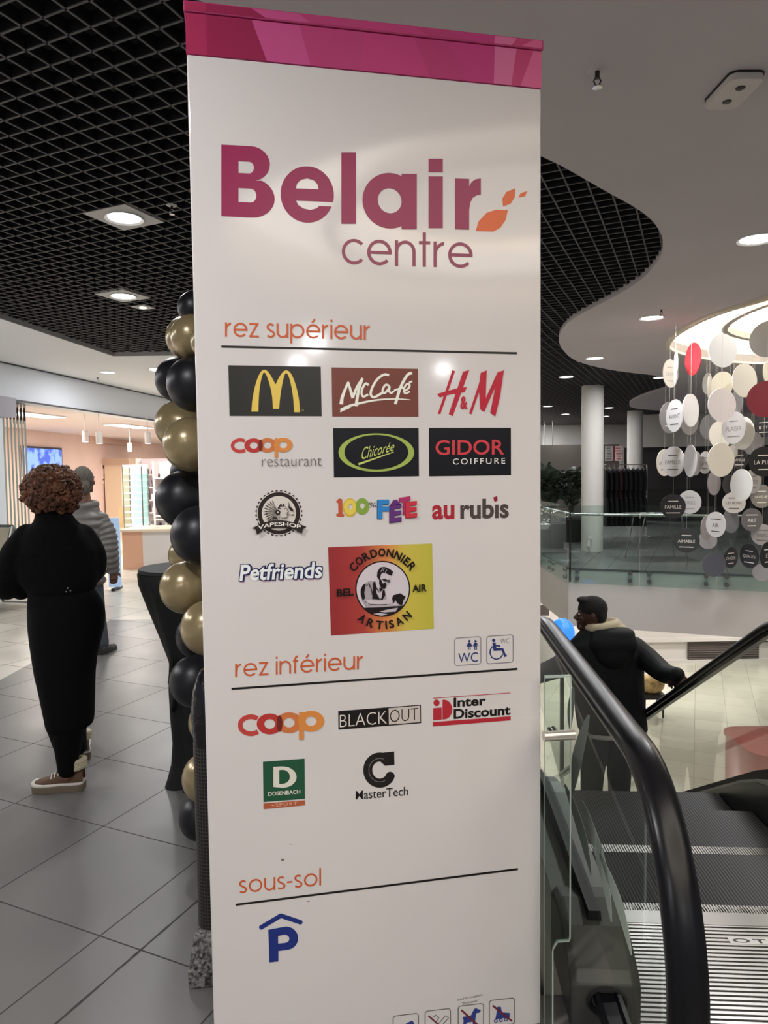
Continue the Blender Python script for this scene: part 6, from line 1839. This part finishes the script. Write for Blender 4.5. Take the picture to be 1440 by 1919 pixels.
# clothes racks beyond, back wall, brown wall
b = MB().bbox((4.2, 20.9, 0), (7.0, 21.1, 2.30)); struct(b.build('wall_brown', mat('brown_wall', '#5d564f', .7)), 'brown shop wall behind the nearer column')
b = MB().bbox((-.4, 25.0, 0), (20, 25.2, 2.45)); struct(b.build('wall_far_back', mat('far_shop_wall', '#a79d96', .7)), 'back wall of the far shops')
for k, (px, py, y) in enumerate(((1014, 843, 23.5), (1022, 856, 23), (1016, 860, 22), (1036, 857, 22.4))):
    p = aty(px, py, y); 
    t = thing('far_shop_light', (p.x, p.y, 2.41 if k < 0 else p.z), ('bright shop lamp at the sign edge, topmost of the four', 'second shop lamp from the sign edge', 'low wide shop lamp at the sign edge', 'shop lamp nearest the brown wall')[k], 'ceiling light', 'lights in the far shop')
    MB().lathe([(.002, p.z), (.16, p.z), (.16, p.z + .03), (.002, p.z + .05)], (p.x, p.y, 0), 20).build('lamp_shade', MAT_L if False else mat('far_lamp', '#fff2e4', .5, emit=4.0), t)
    MB().tube([(p.x, p.y, p.z + .04), (p.x, p.y, 3.2)], .01, 6).build('cord', MDARKM, t)
# price posters
for px, lab, hx in ((1142, 'white price poster left of the red bar beyond the nearer column', '#b3b0ac'), (1159, 'pink-white price poster right of the red bar beyond the nearer column', '#e0c9c4')):
    p = aty(px, 850, 20.885); t = thing('price_poster', (p.x, p.y, p.z - .24), lab, 'poster', 'price posters in the far shop')
    MB().box((p.x, p.y, p.z), (.24, .02, .44)).build('sheet', mat('poster_' + hx[1:], hx, .6), t)
    b = MB(); rr = random.Random(px)
    for k in range(5): b.box((p.x + rr.uniform(-.03, .03), p.y - .012, p.z + .16 - k * .08), (rr.uniform(.1, .18), .004, .035))
    b.build('print', mat('red_print' if px > 1150 else 'grey_print', '#b86a6a' if px > 1150 else '#6f6c6a', .6), t)
p = aty(1151.5, 850, 20.885); MB().box((p.x, p.y, p.z), (.035, .02, .46)).top('red_bar', mat('red_bar', '#a0303c', .5), 'thin red bar between the two price posters', 'trim', (p.x, p.y, p.z - .23))
# garments on two rails
def garment(p, w_, h_, col, label, grp, sleeve=True, rz=0.0):
    t = thing('hanging_garment', (p.x, p.y, p.z - h_), label, 'garment', grp)
    m = mat('cloth_' + col[1:], col, .85)
    b = MB(); rows = []
    for k in range(8):
        f = k / 7; z = p.z - .06 - f * (h_ - .06); wd = w_ * (.5 + .5 * min(1, f * 5)) * (1 + .08 * f); dp = .030 + .012 * f
        rows.append([Vector((p.x + dp * math.cos(a) * (1 + .2 * math.sin(3 * a)), p.y + wd / 2 * math.sin(a) * (1 + .05 * math.sin(5 * a + k)), z)) for a in [2 * PI * j / 18 for j in range(18)]])
    b.skin(rows)
    if sleeve:
        for s_ in (-1, 1): b.tube([(p.x, p.y + s_ * w_ * .4, p.z - .10), (p.x, p.y + s_ * w_ * .55, p.z - .3), (p.x, p.y + s_ * w_ * .56, p.z - .55)], [.038, .04, .036], 8)
    b.build('cloth', m, t, smooth=True, angle=60)
    b = MB().tube([(p.x, p.y - w_ * .34, p.z - .09), (p.x, p.y, p.z - .02), (p.x, p.y + w_ * .34, p.z - .09)], .008, 6); b.tube([(p.x, p.y, p.z - .02), (p.x, p.y, p.z + .03), (p.x, p.y + .02, p.z + .05)], .004, 6)
    b.build('hanger', mat('hanger_grey', '#b9b6b2', .3, metal=.5), t)
rk = aty(1168, 872, 16.2)
t = thing('clothes_rail', (rk.x, rk.y, 0), 'double clothes rail full of dark garments between the two columns', 'clothes rail')
for z in (rk.z, 1.02):
    MB().tube([(rk.x - .5, rk.y, z + .012), (rk.x + .55, rk.y, z + .012)], .008, 8).build('rail', MCHR, t)
for s_ in (-.5, .55): MB().tube([(rk.x + s_, rk.y, 0), (rk.x + s_, rk.y, rk.z)], .014, 8).build('upright', MCHR, t)
for s_ in (-.5, .55): MB().tube([(rk.x + s_, rk.y - .25, .02), (rk.x + s_, rk.y + .25, .02)], .014, 8).build('foot', MCHR, t)
cols = ['#161417', '#1b191b', '#121214', '#3a1f26', '#151517', '#1d1b1f', '#111113', '#18181b', '#141316']
ords = ['first', 'second', 'third', 'fourth', 'fifth', 'sixth', 'seventh', 'eighth', 'ninth']
for k in range(9):
    garment(Vector((rk.x - .42 + k * .11, rk.y, rk.z - .02)), .30, .72, cols[k], ('wine-red garment among the dark ones on the upper rail' if k == 3 else f'dark garment, {ords[k]} from the left on the upper rail behind the columns'), 'garments on the upper rail')
    garment(Vector((rk.x - .42 + k * .11, rk.y - .05, 1.0)), .30, .74, cols[(k + 3) % 9] if k != 0 else '#1a181b', f'dark garment, {ords[k]} from the left on the lower rail behind the columns', 'garments on the lower rail')
p = aty(1194, 928, 15.9); garment(Vector((rk.x + .50, rk.y - .05, 1.0)), .22, .42, '#c9c6c2', 'small white garment hanging at the right end of the clothes rail', 'garments on the lower rail', False)
# folding trestle with tags
p = atz(1215, 1052, 0); 
t = thing('folding_table', (p.x + .1, p.y, 0), 'grey folding table with thin metal legs beside the garments', 'table')
zt_ = aty(1215, 966, p.y).z
MB().box((p.x + .25, p.y + .3, zt_), (1.0, .6, .03)).build('tabletop', mat('table_grey', '#6d6b69', .5), t)
for sx in (-.2, .68):
    for sy in (.03, .55): MB().tube([(p.x + sx, p.y + sy, 0), (p.x + sx * .7 + .1, p.y + sy, zt_)], .012, 8).build('leg', MAL, t)
for k, px in enumerate((1206, 1222)):
    q = aty(px, 960, p.y + .1); MB().box((q.x, q.y, zt_ + .03), (.08, .06, .03)).top('price_tag', mat('tag_white', '#d9d6d2', .5), ('left', 'right')[k] + ' white price tag on the folding table', 'tag', (q.x, q.y, zt_ + .015), 'price tags')
# planters and palms left of the nearer column
def leafy(px, py, y, label, h_, spread, n, seed, potw):
    p = atz(px, py, 0); p = Vector((aty(px, 1000, y).x, y, 0)); t = thing('potted_plant', (p.x, p.y, 0), label, 'plant', 'plants behind the atrium corner')
    MB().lathe([(potw * .85, 0), (potw, .5), (potw * .93, .5), (potw * .9, .46), (.002, .46)], (p.x, p.y, 0), 20).build('pot', mat('black_pot', '#171817', .5), t, smooth=True, angle=40)
    rr = random.Random(seed); b = MB(); st = MB()
    for k in range(n):
        a = rr.uniform(0, 2 * PI); r = spread * rr.uniform(.35, 1); zt2 = .5 + (h_ - .5) * rr.uniform(.45, 1)
        base = Vector((p.x, p.y, .46)); mid = base + Vector((math.cos(a) * r * .35, math.sin(a) * r * .35, (zt2 - .46) * .75)); tip = base + Vector((math.cos(a) * r, math.sin(a) * r, (zt2 - .46) * rr.uniform(.75, 1)))
        q = spline([tuple(base), tuple(mid), tuple(tip)], 5); st.tube(q, [.009] * len(q), 5)
        for i in range(3, len(q)):
            for sgn in (-1, 1):
                c = Vector(q[i]); dd = (Vector(q[i]) - Vector(q[i - 1])).normalized(); sd = dd.cross(Vector((0, 0, 1))).normalized() * sgn
                e = c + sd * .16 + dd * .14 + Vector((0, 0, -.04)); w2 = dd * .028
                b.add([c, (c + e) / 2 + w2 + Vector((0, 0, .02)), e, (c + e) / 2 - w2], [(0, 1, 2, 3)])
    st.build('stem', mat('stem_green', '#2f3a26', .7), t); lf = b.build('foliage', mat('dark_leaf', '#2c3a2a', .55, noise=.4, nscale=6), t)
leafy(1030, 1033, 14.3, 'dark leafy plant in a black pot next to the sign edge beyond the atrium', 1.75, .42, 46, 3, .33)
leafy(1072, 1035, 15.4, 'dark leafy plant just left of the nearer column', 1.75, .5, 46, 9, .30)
# white flower plant
p = aty(1018, 975, 13.75)
t = thing('flower_plant', (p.x, p.y, .5), 'white flowers and a white bowl next to the sign edge beyond the atrium', 'plant')
MB().lathe([(.10, p.z - .17), (.16, p.z - .08), (.14, p.z - .07), (.002, p.z - .09)], (p.x, p.y, 0), 18).build('bowl', mat('white_ceramic', '#cfccc6', .35), t, smooth=True)
b = MB(); rr = random.Random(2)
for k in range(16): b.ell((p.x + rr.uniform(-.12, .12), p.y + rr.uniform(-.08, .08), p.z + rr.uniform(-.05, .30)), (.028, .028, .02), 8, 6)
b.build('blossom', mat('white_petal', '#c9c8bf', .6), t, smooth=True)
b = MB()
for k in range(7): b.tube([(p.x, p.y, p.z - .08), (p.x + rr.uniform(-.12, .12), p.y, p.z + rr.uniform(.05, .28))], .005, 5)
b.build('stem', MATS['stem_green'], t)

# ------------------------------------------------------------------ lower level: added lamps, grille, red counter, basket, blue ball
for k, (x, y) in enumerate(((3.0, 15.0), (6.5, 15.5), (10.5, 14.5), (1.4, 17.2), (5.0, 17.2), (9.0, 17.0), (-1.6, 6.0), (-1.6, 9.5), (-.9, 12.5))):  # unseen lamps, added to light the lower level
    t = thing('lower_added_light', (x, y, -.95), f'added unseen lamp under the lower-level ceiling, {["first","second","third","fourth","fifth","sixth","seventh","eighth","ninth"][k]} along the slab', 'ceiling light', 'added lamps under the slab')
    MB().lathe([(.12, -.95), (.14, -.962), (.12, -.962), (.12, -.95)], (x, y, 0), 24, caps=False).build('trim_ring', MLRING, t)
    MB().lathe([(.002, -.954), (.12, -.954), (.12, -.95), (.002, -.95)], (x, y, 0), 24).build('diffuser', MLAMP, t)
    area_lamp('lamp', (x, y, -.965), .22, LIGHT_LOWER, (1, .97, .90), parent=t, spread=math.radians(160))
g0, g1 = aty(1292, 1203, 18.4), aty(1424, 1240, 18.4)
t = thing('air_grille', ((g0.x + g1.x) / 2, 18.42, g1.z), 'brown ventilation grille set in the lower white wall', 'grille')
MB().bbox((g0.x, 18.44, g1.z), (g1.x, 18.50, g0.z)).build('frame', mat('grille_brown', '#4f4644', .6), t)
b = MB()
for k in range(9):
    z = g1.z + (k + .5) * (g0.z - g1.z) / 9; b.box(((g0.x + g1.x) / 2, 18.43, z), (g1.x - g0.x - .04, .02, .02), M=Matrix.Rotation(.5, 3, 'X'))
b.build('louvre', mat('grille_slat', '#6b615e', .5), t)
# small grille at the sign edge
g0, g1 = aty(1000, 1134, 17.5), aty(1029, 1153, 17.5)
b = MB().bbox((g0.x, 17.45, g1.z), (g1.x, 17.5, g0.z)); b.top('air_grille', MATS['grille_brown'], 'small brown grille at the sign edge above the man\'s shoulder'.replace("the man's shoulder", 'the left handrail'), 'grille', ((g0.x + g1.x) / 2, 17.48, g1.z))
b = MB().bbox((-3, 17.5, ZL), (3.9, 17.7, -.95)); struct(b.build('wall_lower_side', MATS['lower_wall']), 'pale lower wall at the sign edge')
# red curved kiosk
MRED = mat('red_lacquer', '#9c1f2a', .15, coat=.5)
x0 = aty(1345, 1362, 10.5).x; ztop_ = aty(1400, 1362, 10.5).z
t = thing('red_kiosk', (x0 + 1.2, 10.0, ZL), 'glossy red rounded kiosk seen through the right glass side of the escalator', 'kiosk')
prof = rrect(x0 + 1.25, 9.95, 2.5, 1.15, .28, 8)
ks = lambda f: [(x0 + 1.25 + (x - x0 - 1.25) * f, 9.95 + (y - 9.95) * f) for x, y in prof]
MB().poly([ks(.98)], ZL + .08, ztop_ - .04).build('body', MRED, t, smooth=True, angle=30)
MB().poly([prof], ztop_ - .04, ztop_).build('worktop', MRED, t, smooth=True, angle=30)
MB().poly([ks(.93)], ZL, ZL + .08).build('plinth', MSKRT, t)
# tan basket on the lower floor
bp = aty(1222, 1282, 14.5); 
t = thing('wicker_basket', (bp.x, bp.y, ZL), 'tan bundle on a dark trolley under the arm of the man on the escalator', 'basket')
zc2 = bp.z
MB().ell((bp.x, bp.y, zc2), (.26, .22, .20), 20, 14).build('bundle', mat('tan_wicker', '#b39a68', .7, noise=.4, nscale=14), t, smooth=True)
b = MB().bbox((bp.x - .25, bp.y - .2, zc2 - .27), (bp.x + .22, bp.y + .2, zc2 - .17))
for sx in (-.2, .18):
    for sy in (-.16, .16): b.tube([(bp.x + sx, bp.y + sy, zc2 - .2), (bp.x + sx, bp.y + sy, ZL)], .02, 8)
b.build('trolley', MSKRT, t)
# blue glowing balloon-like lamp past the man
bl = aty(1054, 1186, 9.5)
t = thing('blue_lamp', (bl.x, bl.y, ZL), 'glowing blue globe lamp beyond the left shoulder of the man on the escalator', 'lamp')
MB().ell((bl.x, bl.y, bl.z), (.17, .17, .20), 24, 16).build('globe', mat('blue_glow', '#2f6dff', .3, emit=1.1, ecol=lin('#2f74ff')), t, smooth=True)
b = MB().lathe([(.10, bl.z - .42), (.09, bl.z - .18), (.03, bl.z - .17)], (bl.x, bl.y, 0), 20); b.build('socket', mat('blue_glow2', '#2a5cd8', .3, emit=.7, ecol=lin('#2f74ff')), t, smooth=True)
MB().tube([(bl.x, bl.y, bl.z - .4), (bl.x, bl.y, ZL)], .03, 10).build('pole', MDARKM, t); MB().lathe([(.25, ZL), (.25, ZL + .02), (.03, ZL + .04)], (bl.x, bl.y, 0), 24).build('base', MDARKM, t)
# dark doorway at the right edge
q0, q1 = aty(1434, 1118, 18.3), aty(1450, 1205, 18.3)
MB().bbox((q0.x, 18.42, q1.z), (q0.x + 1.5, 18.498, q0.z)).top('dark_panel', mat('dark_green_panel', '#1d231d', .5), 'dark panel at the right picture edge on the lower wall', 'panel', (q0.x + .75, 18.46, q1.z))

# ------------------------------------------------------------------ hanging discs
DW, DB_, DG, DR, DT = '#d2d0cc', '#1b1a1c', '#7d7a77', '#b3262f', '#b9b6b2'
DISCS = [  # px, py, rx, ry, colour, lettering, ink, label
    (1299.5, 673, 13.5, 30, '#c2262f', '', '', 'bright red disc on the left of the hanging discs'),
    (1355, 657, 23.5, 31, '#c3c7cc', '', '', 'big bluish-white disc in front of the glowing opening'),
    (1440, 635, 31, 33, '#76726b', '', '', 'big grey disc at the right edge in front of the glowing opening'),
    (1396, 713, 20.5, 31, '#c6c4bd', '', '', 'white disc under the grey one, left of the dark red disc'),
    (1353, 722, 19, 25, '#bdbaab', '', '', 'beige disc under the big bluish-white one'),
    (1353.5, 759, 23.5, 31, '#cdc8c9', '', '', 'large pale lilac disc overlapping the beige one'),
    (1438, 748, 35, 34, '#8a1c26', '', '', 'large dark red disc at the right edge'),
    (1257, 700, 13, 26, '#b5b2ae', 'CINEMA', '#7d7a77', 'leftmost upper disc, pale grey with faint print'),
    (1267, 690, 3.2, 30, '#c2bfba', '', '', 'edge-on white disc beside the pale grey leftmost one'),
    (1330, 730, 3.0, 25, '#b5b2ad', '', '', 'edge-on disc left of the beige disc'),
    (1326, 719, 8, 19, '#918d87', '', '', 'small narrow grey disc left of the beige one'),
    (1295, 769, 14, 30.5, '#d3d3d4', '', '', 'white disc below the bright red one'),
    (1265, 779, 14.5, 30, '#c3c1c0', 'AVANT', '#4c4a4c', 'pale disc with one dark line of print, second row on the left'),
    (1255, 783, 17, 29, '#6f6c6b', 'ET', '#b5b2ae', 'dark patterned disc behind the pale printed one on the left'),
    (1381, 757, 10, 25, '#77757a', '', '', 'grey disc peeking out behind the pale lilac one'),
    (1441, 698, 9, 21, '#bab8ac', '', '', 'beige disc sliver at the right edge above the dark red one'),
    (1376, 802, 20, 30, '#a9a6a4', 'PLAISIR', '#6a6764', 'grey printed disc between the two lowest white ones of the middle row'),
    (1292.5, 790, 15.5, 25, '#6a6868', '', '', 'dark grey disc behind the white one below the red'),
    (1330, 800, 16, 23, '#5f5d5c', '', '', 'dark grey disc left of the middle column of white discs'),
    (1350.6, 815, 19, 26, '#c4c2bc', '', '', 'white disc in the middle column under the lilac one'),
    (1392, 812, 19.5, 30.5, '#c9c8c1', '', '', 'white disc right of the middle column at shopfront height'),
    (1409.5, 830, 18, 22, '#69676a', '', '', 'slate grey disc behind the white one right of the middle column'),
    (1432, 800, 16, 19, '#201f20', 'IS TY', '#bdbab6', 'small black disc with white print below the dark red one'),
    (1351.7, 862, 22.5, 31.5, '#d3cdbf', '', '', 'large cream disc at the foot of the middle column'),
    (1262, 865, 20, 28, '#bdbab7', 'FAMILLE', '#3b393a', 'pale disc with several lines of print on the left before the black shop'),
    (1246, 867, 14, 25, '#b5b2af', 'ENFANTS', '#3b393a', 'printed disc half behind, farthest left before the black shop'),
    (1294.5, 864, 11, 30, '#cac8ca', '', '', 'narrow white disc right of the printed pair'),
    (1303, 868, 12, 23, '#8f8c8e', '', '', 'grey disc behind the narrow white one'),
    (1322, 867, 11, 21, '#b0adab', 'LA VIE', '#3b393a', 'small printed disc left of the large cream one'),
    (1375, 846, 8, 12, '#a3a09e', '', '', 'tiny grey disc just right of the middle column'),
    (1387, 861, 14, 19, '#262526', 'FAMILLE', '#bdbab6', 'black disc with a white word right of the large cream one'),
    (1432, 865, 25, 28, '#131214', 'LA PLUS', '#b5b2ae', 'large black disc with white words at the right edge'),
    (1390, 909, 18.5, 30, '#d2d2cf', '', '', 'clean white disc below the black disc with a word'),
    (1412, 902, 13, 23, '#8c898a', 'MODE', '#4b494a', 'grey printed disc behind the clean white one'),
    (1366, 908, 10, 18, '#2f2e2f', '', '', 'dark disc left of the clean white one'),
    (1339, 905, 11, 23, '#847f84', '', '', 'mauve grey disc below the large cream one'),
    (1376, 942, 20.5, 20, '#b9b6b3', 'LES BONS', '#2d2b2c', 'pale disc with black capitals under the clean white one'),
    (1262, 949, 22, 23, '#18171a', 'FAMILLE', '#a9a6a3', 'black disc in front of the handrail of the far balustrade'),
    (1293, 941, 20, 22, '#b7b6b7', 'IDEES', '#7d7b7d', 'pale grey printed disc behind the black one at the handrail'),
    (1428, 930, 18, 22, '#7b7773', 'SAVEURS', '#c4c1bc', 'grey disc with light print at the right edge above the handrail'),
    (1370.5, 976, 14, 23, '#69686a', '', '', 'plain grey disc in the middle below handrail height'),
    (1409.5, 974, 18, 21.5, '#5f5e60', 'ART', '#c9c6c2', 'grey disc with a short white word right of the plain grey one'),
    (1342, 983, 17, 24, '#c1c0c0', 'AIR', '#3a3839', 'white printed disc overlapped by a narrow mauve one'),
    (1325, 989, 10, 23, '#8d888a', '', '', 'narrow mauve disc in front of a white printed one'),
    (1327, 1012, 16, 17, '#a09d9f', '', '', 'pale grey disc under the narrow mauve one'),
    (1287, 1013, 24, 23, '#2f3232', 'AIMABLE', '#c4c2be', 'dark disc with a white word before the far balustrade glass'),
    (1429, 1002, 19, 20, '#a3a1a2', 'BIEN', '#5a585a', 'pale printed disc at the right edge before the balustrade glass'),
    (1339, 1058, 20, 23, '#50525c', '', '', 'slate blue disc hanging lowest over the white slab edge'),
    (1405, 1042, 16, 23, '#2b2b30', 'QUALITE', '#bdbab8', 'dark disc with a white line right of the lowest slate one'),
    (1370, 1045, 12, 20, '#323336', 'CHOIX', '#c1bebb', 'dark disc with a white line between the slate and the other dark one'),
    (1428, 1073, 18, 16, '#97959a', '', '', 'pale grey disc low at the right edge over the slab'),
    (1439, 1040, 12, 25, '#1a191b', 'ET', '#c1bebb', 'black disc with white letters low at the right edge'),
    (1440, 972, 11, 17, '#161517', '', '', 'plain black disc at the right edge at handrail height'),
]
for i, (px, py, rx, ry, col, txt, inkc, lab) in enumerate(DISCS):
    y = min(9.7, max(6.2, .172 * F_PX / ry)); rr = random.Random(i * 7 + 1)
    y += {44: .22, 50: .30, 46: -.2, 5: -.15, 49: .18, 19: .12, 4: .1, 23: -.2, 33: .15, 41: -.2, 39: .3, 16: -.15, 36: -.12}.get(i, 0)
    p = aty(px, py, y); R = ry * y / F_PX
    vdir = Vector((p.x, p.y, 0)).normalized()
    cosv = max(.06, min(1, rx / ry)); ang = math.acos(cosv) * (1 if i % 2 else -1)
    base = math.atan2(vdir.x, vdir.y)         # facing the hall
    rz = -base + ang
    U = Vector((math.cos(rz), math.sin(rz), 0)); Nn = Vector((U.y, -U.x, 0))
    if Nn.dot(vdir) > 0: Nn = -Nn
    t = thing('hanging_disc', (p.x, p.y, p.z - R), lab, 'decoration', 'paper discs hanging over the atrium')
    b = MB(); n = 40; th = .004
    ringv = lambda d: [p + U * (R * math.cos(2 * PI * k / n)) + Vector((0, 0, R * math.sin(2 * PI * k / n))) + Nn * d for k in range(n)]
    b.skin([ringv(-th), ringv(th)]); b.build('disc', mat('disc_' + col[1:], ink(col, .80), .5), t)
    if txt:
        m = mat('discink_' + inkc[1:], ink(inkc, .62), .5)
        vs, fs, asp = text_mesh(txt, .0)
        b = MB(); ww = min(1.3 * R, asp * .30 * R); hh = ww / asp
        flip = 1 if (U.dot(Vector((1, 0, 0))) > 0) else -1
        b.add([p + U * (flip * (tx - .5) * ww) + Vector((0, 0, (ty - .5) * hh - .05 * R)) + Nn * (th + .001) for tx, ty in vs], fs)
        for k in range(2): 
            zz = (.42 - .95 * k) * R; hw_ = R * rr.uniform(.35, .55)
            b.add([p + U * s_ * hw_ + Vector((0, 0, zz + z_)) + Nn * (th + .001) for s_, z_ in ((-1, -.035 * R), (1, -.035 * R), (1, .035 * R), (-1, .035 * R))], [(0, 1, 2, 3)])
        b.build('lettering', m, t, fixn=False)
    MB().tube([p + Vector((0, 0, R)), (p.x, p.y, 3.545 if True else 0)], .0009, 4).build('thread', mat('thread', '#bdbab5', .5), t)
